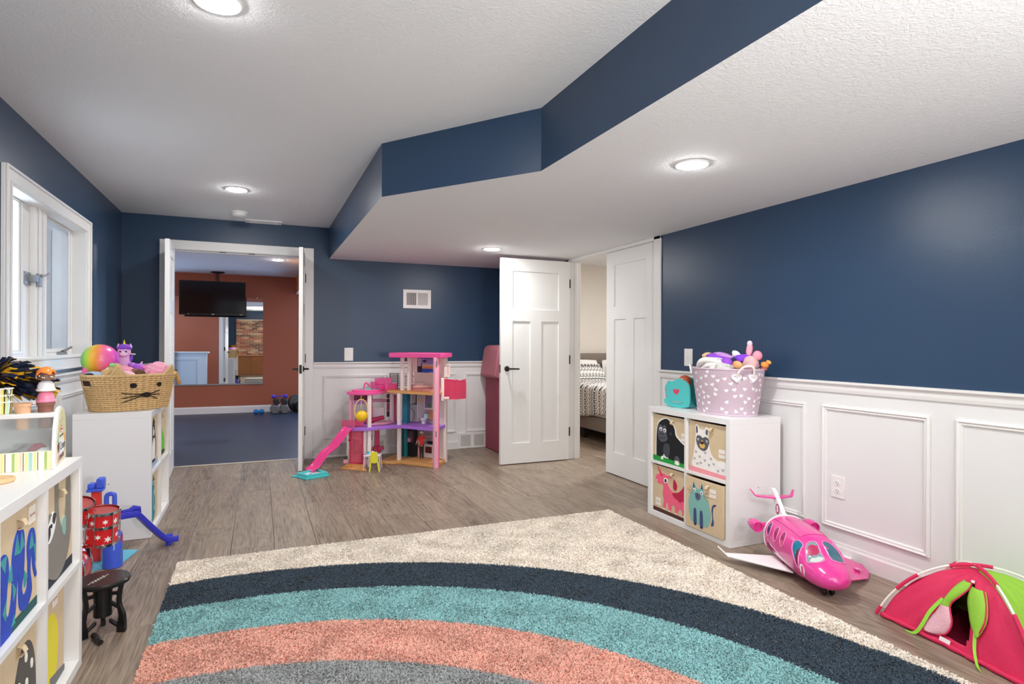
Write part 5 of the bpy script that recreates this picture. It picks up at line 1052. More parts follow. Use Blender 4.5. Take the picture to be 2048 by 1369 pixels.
MB().box(-0.832, 3.86, 0.003, -0.79, 3.90, 0.385).build('brick_pillar', redp, sl, bevel=0.003)
mb = MB().box(-0.852, 3.845, 0.385, -0.775, 3.915, 0.40); mb.build('battlement', blu, sl, bevel=0.004)
MB().box(-0.848, 3.850, 0.40, -0.815, 3.91, 0.428).build('merlon', blu, sl, bevel=0.006); MB().box(-0.808, 3.850, 0.40, -0.772, 3.91, 0.455).build('merlon', blu, sl, bevel=0.008)
mb = MB(); A = so([(-0.765, 3.88, 0.28), (-0.765, 3.88, 0.345), (-0.755, 3.88, 0.36), (-0.735, 3.88, 0.36), (-0.728, 3.88, 0.345), (-0.728, 3.88, 0.25)], 4); mb.tube(A, 0.012, 8); mb.build('arch', blu, sl, smooth=True)
MB().ell((-0.752, 3.85, 0.255), (0.055, 0.05, 0.045)).build('red_dome', M('d23a3f', 0.4), sl, smooth=True)
P = so([(-0.735, 3.87, 0.222), (-0.66, 3.93, 0.215), (-0.635, 3.95, 0.205), (-0.575, 3.985, 0.12), (-0.52, 4.02, 0.045), (-0.495, 4.035, 0.022), (-0.452, 4.06, 0.018)], 5)
def slide_fn(u, v):
    i = v*(len(P)-1); k = min(int(i), len(P)-2); f_ = i-k; p = Vector(P[k]).lerp(Vector(P[k+1]), f_); sd = Vector((0.55, -0.83, 0)); s_ = (2*u-1)
    return tuple(p+sd*s_*0.036+Vector((0, 0, 0.034 if abs(s_) > 0.78 else 0)))
MB().grid(slide_fn, 10, 40).build('slide', blu2, sl, smooth=True, solid=0.006)
MB().tube([(-0.70, 3.90, 0.25), (-0.665, 3.925, 0.245), (-0.645, 3.94, 0.255), (-0.628, 3.95, 0.25), (-0.622, 3.955, 0.225)], [0.012, 0.016, 0.020, 0.018, 0.010], 10).build('slide_lip', M('2226a0', 0.35), sl, smooth=True)
MB().box(-0.50, 4.015, 0.002, -0.47, 4.055, 0.02).build('slide_foot', blu2, sl, bevel=0.003)
MB().prism([(-0.632, 4.0), (-0.672, 3.80), (-0.865, 3.66), (-0.93, 3.98), (-0.80, 4.06)], 0.0005, 0.0025).build('pond_sheet', M('4fb4cf', 0.25, var=0.15, vscale=20), sl)
# ================================================================ DOLLHOUSE
hp, lp, cr_ = M('e8559a', 0.35, k=1.1), M('eaa8bb', 0.4, k=1.1), M('b52a55', 0.35, k=1.1)
dw, dgr, tan_, purp = M('dccfce', 0.45), M('b9b0b5', 0.5), M('c9955c', 0.5, var=0.1, vscale=40), M('9a66c4', 0.45)
tealp = M('1f7a86', 0.35); blk = M('1b1a20', 0.4)
pink_clear = glassy('clear_pink', (0.95, 0.32, 0.50, 1), 0.35, 0.1); red_clear = glassy('clear_red_pink', (0.93, 0.16, 0.32, 1), 0.45, 0.15)
teal_clear = M('1f6f86', 0.2, var=0.35, vscale=60)
qC, qR, qBR, qBC = VV(1.29, 5.92), VV(1.56, 5.56), VV(1.735, 5.80), VV(1.47, 6.17)
def Q(s, t): p = (qC*(1-s)+qR*s)*(1-t)+(qBC*(1-s)+qBR*s)*t; return p
dh = thing('dollhouse', 'tall pink and white open dollhouse against the far wainscot', 'dollhouse', (1.35, 5.9, 0))
def qbox(s0, s1, t0, t1, z0, z1, name, m, **kw):
    c = [Q(s0, t0), Q(s1, t0), Q(s1, t1), Q(s0, t1)]
    return MB().prism([tuple(p) for p in c], z0, z1).build(name, m, dh, **kw)
def post(x, y, z0, z1, w_, d_, m, ang=0.0, name='post'):
    ca, sa = math.cos(ang), math.sin(ang)
    return MB().prism([(x+ca*a-sa*b, y+sa*a+ca*b) for a, b in ((-w_/2,-d_/2),(w_/2,-d_/2),(w_/2,d_/2),(-w_/2,d_/2))], z0, z1).build(name, m, dh, bevel=0.003)
# slabs
MB().prism([(1.10, 5.955), (1.22, 5.875), (1.285, 5.885), (1.56, 5.545), (1.75, 5.81), (1.475, 6.20), (1.30, 6.22)], 0.001, 0.032).build('ground_floor', tan_, dh, bevel=0.003)
MB().prism(so([(0.77, 5.90), (0.86, 5.84), (0.985, 5.815), (1.12, 5.86), (1.29, 5.885)], 4)+[(1.56, 5.545), (1.75, 5.81), (1.475, 6.20), (1.20, 6.31), (0.93, 6.24), (0.79, 6.08)], 0.352, 0.382).build('first_floor', purp, dh, bevel=0.003)
MB().prism([(1.185, 6.04), (1.565, 5.545), (1.75, 5.81), (1.475, 6.20), (1.33, 6.26)], 0.695, 0.722).build('second_floor', tan_, dh, bevel=0.003)
MB().prism(so([(0.79, 6.00), (0.80, 5.92), (0.87, 5.85), (0.98, 5.83), (1.10, 5.90), (1.19, 6.03)], 5)+[(1.33, 6.26), (1.05, 6.24), (0.84, 6.12)], 0.695, 0.722).build('pool_terrace', hp, dh, bevel=0.004)
MB().prism(so([(0.84, 6.00), (0.85, 5.94), (0.90, 5.89), (0.98, 5.87), (1.08, 5.92), (1.15, 6.03)], 5)+[(1.22, 6.16), (1.05, 6.19), (0.88, 6.10)], 0.722, 0.738).build('pool_rim', hp, dh, bevel=0.003)
MB().prism(so([(0.93, 6.02), (0.95, 5.95), (1.0, 5.92), (1.07, 5.97), (1.12, 6.08)], 4)+[(1.0, 6.12)], 0.738, 0.742).build('pool_water', M('2fb0b0', 0.1), dh)
MB().prism([(1.175, 5.87), (1.60, 5.50), (1.80, 5.80), (1.50, 6.24), (1.30, 6.12)], 1.056, 1.102).build('roof', hp, dh, bevel=0.005)
# posts
post(1.293, 5.925, 0.03, 0.70, 0.034, 0.03, dw, -0.9); post(0.987, 5.865, 0.0, 0.70, 0.036, 0.03, dw, 0.1); post(0.812, 5.965, 0.0, 0.36, 0.036, 0.03, dw, 0.5)
post(0.945, 5.885, 0.0, 0.36, 0.03, 0.03, dw, 0.3); post(1.327, 5.945, 0.722, 1.06, 0.034, 0.03, dw, -0.9); post(1.392, 5.932, 0.722, 1.06, 0.030, 0.03, dw, -0.9)
post(1.563, 5.553, 0.0, 1.06, 0.046, 0.034, lp, 0.25, 'corner_pillar'); post(1.588, 5.572, 0.0, 1.06, 0.014, 0.05, hp, 0.25, 'pillar_edge')
post(1.728, 5.802, 0.0, 1.06, 0.046, 0.04, dw, 0.9); post(0.838, 6.03, 0.38, 0.70, 0.024, 0.03, lp, 0.5); post(1.255, 6.12, 0.38, 0.70, 0.03, 0.03, dw, -0.9); post(1.47, 6.17, 0.0, 1.06, 0.03, 0.03, dw, -0.9)
for z in (0.30, 0.97): MB().box(1.556, 5.532, z, 1.566, 5.537, z+0.055).build('pillar_window', M('6d6a72', 0.4), dh)
# back walls of the right wing
qbox(0.02, 0.98, 0.97, 1.0, 0.032, 0.352, 'ground_back_wall', dgr); qbox(0.02, 0.98, 0.97, 1.0, 0.382, 0.695, 'middle_back_wall', dgr)
qbox(0.10, 0.90, 0.96, 1.0, 0.722, 0.90, 'top_back_wall', M('d0c3bb', 0.6)); qbox(0.05, 0.25, 0.96, 1.0, 0.90, 1.056, 'top_back_pier', dw)
# top floor: bedroom with a printed beach view, bed, black shelf ladder
qbox(0.20, 0.72, 0.955, 0.97, 0.895, 1.05, 'beach_view_print', M('2f57b4', 0.5)); 
for s0, s1, z0, z1, h in ((.30,.70,.985,1.04,'8f8fd4'),(.34,.70,.955,.985,'c9b8b0'),(.34,.70,.937,.958,'e08a3c'),(.20,.34,.90,.96,'2a2438'),(.22,.30,.96,1.04,'b9aab4'),(.34,.70,.90,.937,'2b4fc0'),(.55,.64,.895,.912,'e6c6dc')): qbox(s0, s1, 0.945, 0.955, z0, z1, 'print_area', M(h, 0.5))
mb = MB()
for k in range(7):
    a = 0.3+k*0.42; c0 = Q(0.42, 0.94); mb.tube([(c0.x, c0.y-0.004, 1.005), (c0.x+0.022*math.cos(a), c0.y-0.006-0.01*math.cos(a), 1.008+0.018*math.sin(a)), (c0.x+0.034*math.cos(a), c0.y-0.006-0.015*math.cos(a), 1.0+0.018*math.sin(a))], [0.003, 0.004, 0.001], 5)
mb.build('palm_print', blk, dh)
qbox(0.12, 0.78, 0.45, 0.92, 0.722, 0.745, 'bed_base', M('c98a90', 0.6))
c0 = Q(0.45, 0.62); MB().ell((c0.x, c0.y, 0.757), (0.115, 0.075, 0.022), 24, 14, 0, (0, 0, -0.9), 0.14, 5).build('bed_quilt', M('d6a5a0', 0.85, bump=0.5, bscale=60, var=0.25, vscale=30), dh, smooth=True, angle=0)
c0 = Q(0.25, 0.80); MB().ell((c0.x, c0.y, 0.778), (0.075, 0.03, 0.020), 20, 12, 0, (0, 0.0, -0.9), 0.1, 6).build('bed_pillow', M('cfc4c0', 0.85), dh, smooth=True, angle=0)
fr0, fr1 = VV(1.262, 6.235), VV(1.428, 6.129)
mb = MB()
for k in range(8):
    z = 0.755+k*0.0175; mb.add([(*fr0, z), (*fr1, z), (*fr1, z+0.006), (*fr0, z+0.006)], [(0,1,2,3)])
for f_ in (0.0, 0.42, 1.0):
    p = fr0.lerp(fr1, f_); mb.add([(p.x-0.003, p.y+0.002, 0.722), (p.x+0.003, p.y-0.002, 0.722), (p.x+0.003, p.y-0.002, 0.885), (p.x-0.003, p.y+0.002, 0.885)], [(0,1,2,3)])
mb.build('black_ladder_rack', blk, dh, solid=0.004)
# lift car on the right
el = [(1.69, 5.74), (1.80, 5.66), (1.925, 5.735), (1.82, 5.82)]
MB().prism(el, 0.632, 0.642).build('lift_floor', dw, dh, bevel=0.002)
mb = MB()
for a, c in ((0, 1), (1, 2), (2, 3)): mb.add([(*el[a], 0.642), (*el[c], 0.642), (*el[c], 0.80 if a else 0.83), (*el[a], 0.84)], [(0,1,2,3)])
mb.build('lift_car', red_clear, dh, solid=0.004)
mb = MB().tube([(*el[0], 0.84), (*el[1], 0.83), (*el[2], 0.805), (*el[3], 0.82)], 0.005, 6); mb.tube([(*el[1], 0.642), (*el[1], 0.83)], 0.005, 6); mb.tube([(*el[2], 0.642), (*el[2], 0.805)], 0.005, 6); mb.build('lift_frame', M('d4355f', 0.3), dh)
MB().box(1.655, 5.685, 0.63, 1.685, 5.705, 0.855).build('lift_mast', dw, dh, bevel=0.003); MB().box(1.675, 5.68, 0.645, 1.735, 5.70, 0.668).build('lift_bracket', dw, dh, bevel=0.003)
fr = (VV(1.70, 5.765, 0.86), VV(0.86, 0.5, 0).normalized()*0.085, VV(0,0,0.13), VV(0.5,-0.86,0))
MB().ring(rect(0,0,1,1), [(0.14,0.1),(0.86,0.1),(0.86,0.9),(0.14,0.9)], 0, 0.012, 0, fr).build('lift_door_frame', dw, dh); MB().prism(rect(0.1,0.1,0.9,0.9), 0.0, 0.004, 0, fr).build('lift_door', M('cfb4ac', 0.5), dh)
qbox(0.80, 0.99, 0.90, 1.0, 0.90, 1.056, 'upper_right_panel', M('d6cbc4', 0.6)); qbox(0.86, 0.99, 0.80, 0.98, 0.04, 0.70, 'right_shaft', M('cdc2bc', 0.6))
# middle floor, right: bathroom
MB().prism([tuple(Q(-0.06, 0.42)), tuple(Q(0.075, 0.42)), tuple(Q(0.075, 0.72)), tuple(Q(-0.06, 0.72))], 0.375, 0.695).build('shower_screen', teal_clear, dh, bevel=0.002)
qbox(0.40, 0.66, 0.945, 0.97, 0.52, 0.685, 'window_frame', dw); qbox(0.43, 0.63, 0.935, 0.947, 0.535, 0.675, 'window_print', M('7d7590', 0.4)); qbox(0.52, 0.60, 0.925, 0.936, 0.545, 0.58, 'plant_print', M('55785a', 0.6)); qbox(0.43, 0.60, 0.90, 0.96, 0.492, 0.512, 'towel_shelf', M('b98a9c', 0.5))
qbox(0.16, 0.19, 0.94, 0.97, 0.53, 0.69, 'shower_pole', blk); c0 = Q(0.12, 0.90)
MB().tube(so([(c0.x+0.02, c0.y-0.01, 0.575), (c0.x-0.03, c0.y+0.02, 0.555), (c0.x-0.03, c0.y+0.02, 0.525), (c0.x, c0.y, 0.49), (c0.x+0.005, c0.y, 0.44), (c0.x-0.01, c0.y, 0.395)], 5), 0.0025, 6).build('shower_hose', blk, dh, smooth=True)
qbox(0.11, 0.19, 0.84, 0.94, 0.535, 0.56, 'shower_shelf', M('9fb4c4', 0.4)); qbox(0.20, 0.235, 0.90, 0.97, 0.385, 0.69, 'wall_rib', dw); c0 = Q(0.28, 0.93); MB().ell((c0.x, c0.y-0.006, 0.61), (0.010, 0.010, 0.020)).build('yellow_duck', M('d8b93a', 0.4), dh, smooth=True)
c0 = Q(0.46, 0.72); t_ = MB().lathe([(0.022, 0.382), (0.018, 0.40), (0.032, 0.425), (0.034, 0.435), (0.026, 0.438)], (c0.x, c0.y, 0), 20); t_.build('toilet_bowl', M('d3d0d8', 0.3), dh, smooth=True)
c1 = Q(0.50, 0.88); MB().box(c1.x-0.03, c1.y-0.015, 0.425, c1.x+0.03, c1.y+0.015, 0.478).build('toilet_tank', M('b4d2d6', 0.3), dh, bevel=0.006)
qbox(0.60, 0.80, 0.78, 0.92, 0.425, 0.515, 'bath_cabinet', M('b9804f', 0.5, var=0.15), bevel=0.003)
# middle floor, left: bedroom, wardrobe, hanging chair
MB().box(1.20, 6.16, 0.385, 1.262, 6.19, 0.69).build('wardrobe_frame', dw, dh, bevel=0.003)
for z0, z1, h in ((.63,.67,'4a3040'),(.585,.622,'241c28'),(.50,.58,'7a3a55'),(.44,.495,'2a2030'),(.395,.43,'c9c4c8')): MB().box(1.212, 6.150, z0, 1.252, 6.162, z1).build('hanging_clothes', M(h, 0.7, var=0.5, vscale=120), dh, bevel=0.002)
MB().box(1.282, 6.15, 0.385, 1.312, 6.18, 0.665).build('pink_panel', M('c83a68', 0.35), dh, bevel=0.002); MB().box(1.262, 6.13, 0.385, 1.282, 6.16, 0.69).build('wardrobe_side', M('bdb8bd', 0.5), dh)
MB().prism([(1.03, 6.22), (1.08, 6.22), (1.08, 6.24), (1.03, 6.24)], 0.385, 0.70).build('back_strut', M('c8507a', 0.4), dh); MB().box(1.085, 6.22, 0.385, 1.20, 6.232, 0.53).build('left_back_wall', M('d0c2c6', 0.5), dh); MB().box(0.90, 6.18, 0.385, 1.03, 6.195, 0.46).build('left_low_wall', M('c8557d', 0.4), dh)
MB().prism(so([(1.0, 6.10), (1.06, 6.10), (1.14, 6.09), (1.195, 6.06), (1.14, 6.13), (1.0, 6.15)], 3), 0.60, 0.628).build('loft_platform', M('a86a86', 0.35), dh, bevel=0.003)
MB().prism([(1.02, 5.98), (1.17, 5.98), (1.28, 6.08), (1.10, 6.10)], 0.383, 0.40).build('pink_bed_base', lp, dh, bevel=0.004)
mb = MB().tube([(1.035, 6.03, 0.425), (1.16, 6.05, 0.448)], 0.022, 12); mb.build('crimson_bolster', cr_, dh, smooth=True); MB().prism([(1.06, 6.0), (1.18, 6.0), (1.26, 6.07), (1.12, 6.08)], 0.40, 0.41).build('bed_cover', M('b98a98', 0.6), dh)
hc = VV(0.907, 5.845, 0.55)
mb = MB().tube([(hc.x+0.062*math.sin(q), hc.y, hc.z+0.105*math.cos(q)) for q in [2*PI*i/36 for i in range(36)]], 0.005, 8, closed=True); mb.tube([(hc.x, hc.y, hc.z+0.105), (hc.x, hc.y, 0.70)], 0.003, 6); mb.build('swing_frame', M('e8b070', 0.4), dh, smooth=True)
MB().tube([(hc.x, hc.y, hc.z+0.10), (hc.x, hc.y, hc.z+0.03)], 0.003, 6).build('swing_rod', M('e0c060', 0.4), dh)
MB().ell((hc.x+0.006, hc.y+0.005, hc.z-0.055), (0.056, 0.045, 0.052), 24, 14).build('yellow_seat', M('e8b61f', 0.4), dh, smooth=True)
MB().box(0.855, 5.93, 0.60, 0.955, 5.945, 0.64).build('purple_curtain', M('a070b8', 0.5, var=0.3, vscale=80), dh); MB().box(0.86, 5.95, 0.385, 0.95, 5.99, 0.435).build('pink_bench', M('c8406a', 0.4), dh, bevel=0.004)
MB().box(0.86, 6.0, 0.63, 1.02, 6.015, 0.695).build('dark_valance', M('6a2a44', 0.5), dh)
MB().add([(0.74, 5.98, 0.385), (0.86, 5.90, 0.385), (0.86, 5.90, 0.45), (0.74, 5.98, 0.45)], [(0,1,2,3)]).build('balcony_panel', pink_clear, dh, solid=0.004)
# roof terrace: sofa and shower arch
MB().prism([(1.05, 6.16), (1.29, 6.22), (1.31, 6.14), (1.07, 6.06)], 0.735, 0.772).build('sofa_seat', hp, dh, bevel=0.006); MB().prism([(1.09, 6.18), (1.28, 6.225), (1.275, 6.20), (1.095, 6.155)], 0.772, 0.838).build('sofa_back', M('e068a2', 0.5, bump=0.6, bscale=90), dh, bevel=0.006)
MB().prism([(1.17, 6.07), (1.30, 6.13), (1.31, 6.10), (1.19, 6.04)], 0.722, 0.785).build('sofa_front', M('d8568f', 0.5), dh, bevel=0.006); MB().prism([(1.045, 6.16), (1.075, 6.17), (1.10, 6.08), (1.07, 6.06)], 0.76, 0.805).build('sofa_arm', hp, dh, bevel=0.006)
MB().tube(so([(0.955, 6.0, 0.738), (0.963, 6.0, 0.79), (0.975, 6.0, 0.802), (0.995, 6.0, 0.792), (1.03, 6.0, 0.757), (1.05, 6.0, 0.745)], 5), 0.0075, 8).build('water_slide_arch', M('dd4a84', 0.4), dh, smooth=True)
# ground floor, left: entrance
dfr = (VV(0.822, 5.905, 0.035), VV(0.105, -0.045, 0).normalized()*0.108, VV(0,0,0.322), VV(-0.39,-0.92,0))
MB().prism(sc([(0.02,0.02),(0.98,0.02),(1,0.5),(0.98,0.98),(0.02,0.98),(0,0.5)], 3), 0, 0.008, 0, dfr).build('front_door', M('c45a70', 0.25, bump=0.4, bscale=150), dh)
dr_ = MB().ring(rect(-0.06,-0.02,1.06,1.02), rect(0.05,0.04,0.95,0.97), -0.003, 0.013, 0, dfr).build('door_frame', M('c03258', 0.3), dh, bevel=0.002)
MB().ring(rect(0.25,0.30,0.80,0.72), rect(0.33,0.34,0.72,0.68), 0.008, 0.011, 0, dfr).build('door_panel_relief', M('b84c66', 0.3), dh)
for i in range(3): MB().prism([(0.735-0.012*(2-i)+0.02*i, 5.885-0.02*(2-i)+0.012*i), (0.905+0.012*(2-i), 5.765-0.06*(2-i)+0.03*i), (0.945, 5.80), (0.79, 5.93)], 0.001+i*0.011, 0.012+i*0.011).build('entrance_step', tan_, dh, bevel=0.001)
for x, y in ((0.775, 5.945), (0.945, 5.83)):
    pl_ = MB().prism([(x-0.022, y-0.02), (x+0.022, y-0.02), (x+0.017, y+0.02), (x-0.017, y+0.02)], 0.034, 0.072).build('planter', lp, dh, bevel=0.004); MB().ell((x, y, 0.086), (0.020, 0.018, 0.018), 14, 8, 0, None, 0.3).build('shrub', M('3f5040', 0.8), pl_, smooth=True)
MB().box(0.802, 5.94, 0.245, 0.818, 5.947, 0.262).build('door_bell', M('8a2440', 0.4), dh)
MB().box(1.075, 6.06, 0.10, 1.125, 6.08, 0.352).build('lift_track', M('b8305c', 0.3), dh, bevel=0.002); MB().lathe([(0.022, 0.318), (0.034, 0.325), (0.034, 0.338), (0.02, 0.345)], (1.09, 6.03, 0), 18).build('pendant_lamp', M('d9a53a', 0.4), dh, smooth=True)
MB().box(1.05, 6.0, 0.10, 1.13, 6.05, 0.165).build('crimson_chair', cr_, dh, bevel=0.006); MB().box(1.09, 5.975, 0.135, 1.155, 6.02, 0.165).build('crimson_arm', cr_, dh, bevel=0.004)
MB().box(0.995, 6.03, 0.03, 1.01, 6.045, 0.352).build('inner_post', M('c6bfc2', 0.5), dh); MB().box(1.045, 6.03, 0.03, 1.06, 6.045, 0.352).build('inner_post', M('c6bfc2', 0.5), dh)
for z0, z1, h in ((.31,.325,'a09aa2'),(.225,.285,'45485a'),(.17,.215,'a8a4ac'),(.10,.165,'a83050'),(.05,.09,'6a5a78')): MB().box(1.010, 6.036, z0, 1.045, 6.042, z1).build('print_area', M(h, 0.5), dh)
# ground floor, right: kitchen
for s0, s1 in ((-0.17, -0.10), (-0.03, 0.04)): qbox(s0, s1, 0.5, 0.72, 0.032, 0.352, 'teal_column', tealp)
qbox(-0.03, 0.22, 0.62, 0.90, 0.035, 0.31, 'fridge', blk, bevel=0.004); qbox(0.0, 0.19, 0.61, 0.625, 0.185, 0.30, 'fridge_print', M('5a4656', 0.3, var=0.5, vscale=60)); qbox(0.02, 0.12, 0.60, 0.615, 0.185, 0.225, 'fridge_snacks', M('d8808c', 0.5)); qbox(-0.06, -0.035, 0.6, 0.9, 0.035, 0.33, 'fridge_side', M('c9c2c6', 0.5))
qbox(0.44, 0.80, 0.78, 0.96, 0.035, 0.165, 'kitchen_unit', M('d8d2d4', 0.4), bevel=0.003); qbox(0.50, 0.68, 0.765, 0.785, 0.085, 0.15, 'oven_door', M('5a2424', 0.2)); qbox(0.45, 0.80, 0.77, 0.96, 0.165, 0.175, 'worktop', M('bdb6ba', 0.4)); qbox(0.55, 0.72, 0.80, 0.90, 0.175, 0.20, 'hob', blk); qbox(0.42, 0.80, 0.93, 0.96, 0.24, 0.25, 'wall_shelf', dw); qbox(0.30, 0.40, 0.94, 0.965, 0.26, 0.345, 'mauve_panel', M('9a86a0', 0.5))
# curved slide and paddling pool
sP = so([(0.80, 5.845, 0.385), (0.765, 5.82, 0.36), (0.70, 5.80, 0.28), (0.645, 5.79, 0.215), (0.575, 5.78, 0.165), (0.52, 5.76, 0.10), (0.475, 5.735, 0.05), (0.43, 5.70, 0.030)], 5)
ds = thing('dollhouse_slide', 'bright pink wavy slide running from the dollhouse down to its pool', 'toy slide', (0.6, 5.78, 0.03))
def sl_fn(u, v):
    i = v*(len(sP)-1); k = min(int(i), len(sP)-2); p = Vector(sP[k]).lerp(Vector(sP[k+1]), i-k); s_ = 2*u-1
    return tuple(p+Vector((0.52, -0.85, 0))*s_*0.066+Vector((0, 0, 0.020*max(0, abs(s_)-0.7)/0.3)))
MB().grid(sl_fn, 14, 50).build('chute', M('e8408c', 0.2, k=1.1), ds, smooth=True, angle=0, solid=0.005)
pool = thing('paddling_pool', 'turquoise toy paddling pool at the foot of the pink slide', 'toy pool', (0.44, 5.68, 0)); tq = M('45b8bd', 0.35)
pO = [(0.305, 5.64), (0.385, 5.485), (0.585, 5.57), (0.50, 5.78)]; c0 = VV(sum(p[0] for p in pO)/4, sum(p[1] for p in pO)/4)
sh = lambda k: [tuple(c0+(VV(*p)-c0)*k) for p in pO]
MB().prism(sh(1.0), 0.001, 0.02).build('base', tq, pool, bevel=0.002); MB().ring(sh(0.94), sh(0.72), 0.02, 0.040).build('rim', tq, pool, bevel=0.002); MB().ring(sh(1.04), sh(0.9), 0.001, 0.012).build('foot_rim', tq, pool, bevel=0.002)
MB().prism(sh(0.72), 0.02, 0.0225).build('water_print', M('dfe4e0', 0.4), pool)
for a, c, h in ((0.40, 5.60, 'd9855a'), (0.43, 5.63, '5a66c0'), (0.42, 5.57, 'd85a88')): MB().lathe([(0.014, 0.0225), (0.014, 0.0235), (0.0001, 0.0236)], (a, c, 0), 10).build('printed_shape', M(h, 0.5), pool)
MB().prism([(0.268, 5.66), (0.31, 5.61), (0.335, 5.645), (0.30, 5.685)], 0.001, 0.012).build('step', tq, pool, bevel=0.002)
# table and chair in front
dt = thing('doll_table', 'white doll dining table with coloured cups before the dollhouse', 'toy table', (0.985, 5.70, 0))
tv = VV(0.96, -0.28, 0)
tp = [(0.905, 5.685), (1.05, 5.635), (1.085, 5.735), (0.94, 5.785)]
MB().prism(tp, 0.132, 0.144).build('table_top', M('dcd4dc', 0.35), dt, bevel=0.003)
for x, y in tp: MB().tube([(x+(0.985-x)*0.12, y+(5.71-y)*0.12, 0.132), (x, y, 0.002)], [0.007, 0.005], 8).build('leg', M('c8bccb', 0.4), dt, smooth=True)
for x, y, h in ((0.93, 5.71, '8a5aa8'), (0.955, 5.735, '3fb8c0'), (1.02, 5.69, '3fb8c0'), (1.055, 5.70, '9a8ac8'), (1.0, 5.74, 'e0e0e6')):
    tt = thing('doll_cup', {'8a5aa8': 'flat purple plate on the doll table', '9a8ac8': 'lilac plate on the doll table', 'e0e0e6': 'white cup on the doll table'}.get(h, 'turquoise cup at the left of the doll table' if x < 1 else 'turquoise cup at the right of the doll table'), 'toy dish', (x, y, 0.1445))
    MB().lathe([(0.010, 0.1445), (0.013, 0.150 if h in ('8a5aa8', '9a8ac8') else 0.168), (0.011, 0.150 if h in ('8a5aa8', '9a8ac8') else 0.168), (0.009, 0.147)], (x, y, 0), 14).build('dish', M(h, 0.4), tt, smooth=True)
yc = M('d8d03a', 0.4); dc = thing('doll_chair', 'yellow doll chair drawn up to the doll table', 'toy chair', (0.985, 5.60, 0))
MB().prism([(0.955, 5.595), (1.02, 5.575), (1.03, 5.63), (0.965, 5.65)], 0.088, 0.096).build('seat', yc, dc, bevel=0.004)
MB().prism(sc([(0, 0), (0.06, 0), (0.062, 0.08), (0.045, 0.095), (0.015, 0.095), (-0.002, 0.08)], 3), -0.004, 0.004, 0, (VV(0.957, 5.592, 0.093), VV(0.955, -0.295, 0), VV(0, 0, 1), VV(-0.295, -0.955, 0))).build('backrest', yc, dc, bevel=0.002)
for x, y, ex, ey in ((0.958, 5.597, -0.014, -0.014), (1.018, 5.579, 0.012, -0.018), (1.026, 5.627, 0.014, 0.014), (0.967, 5.646, -0.012, 0.016)): MB().tube([(x, y, 0.09), (x+ex, y+ey, 0.001)], [0.007, 0.0055], 8).build('leg', yc, dc, smooth=True)

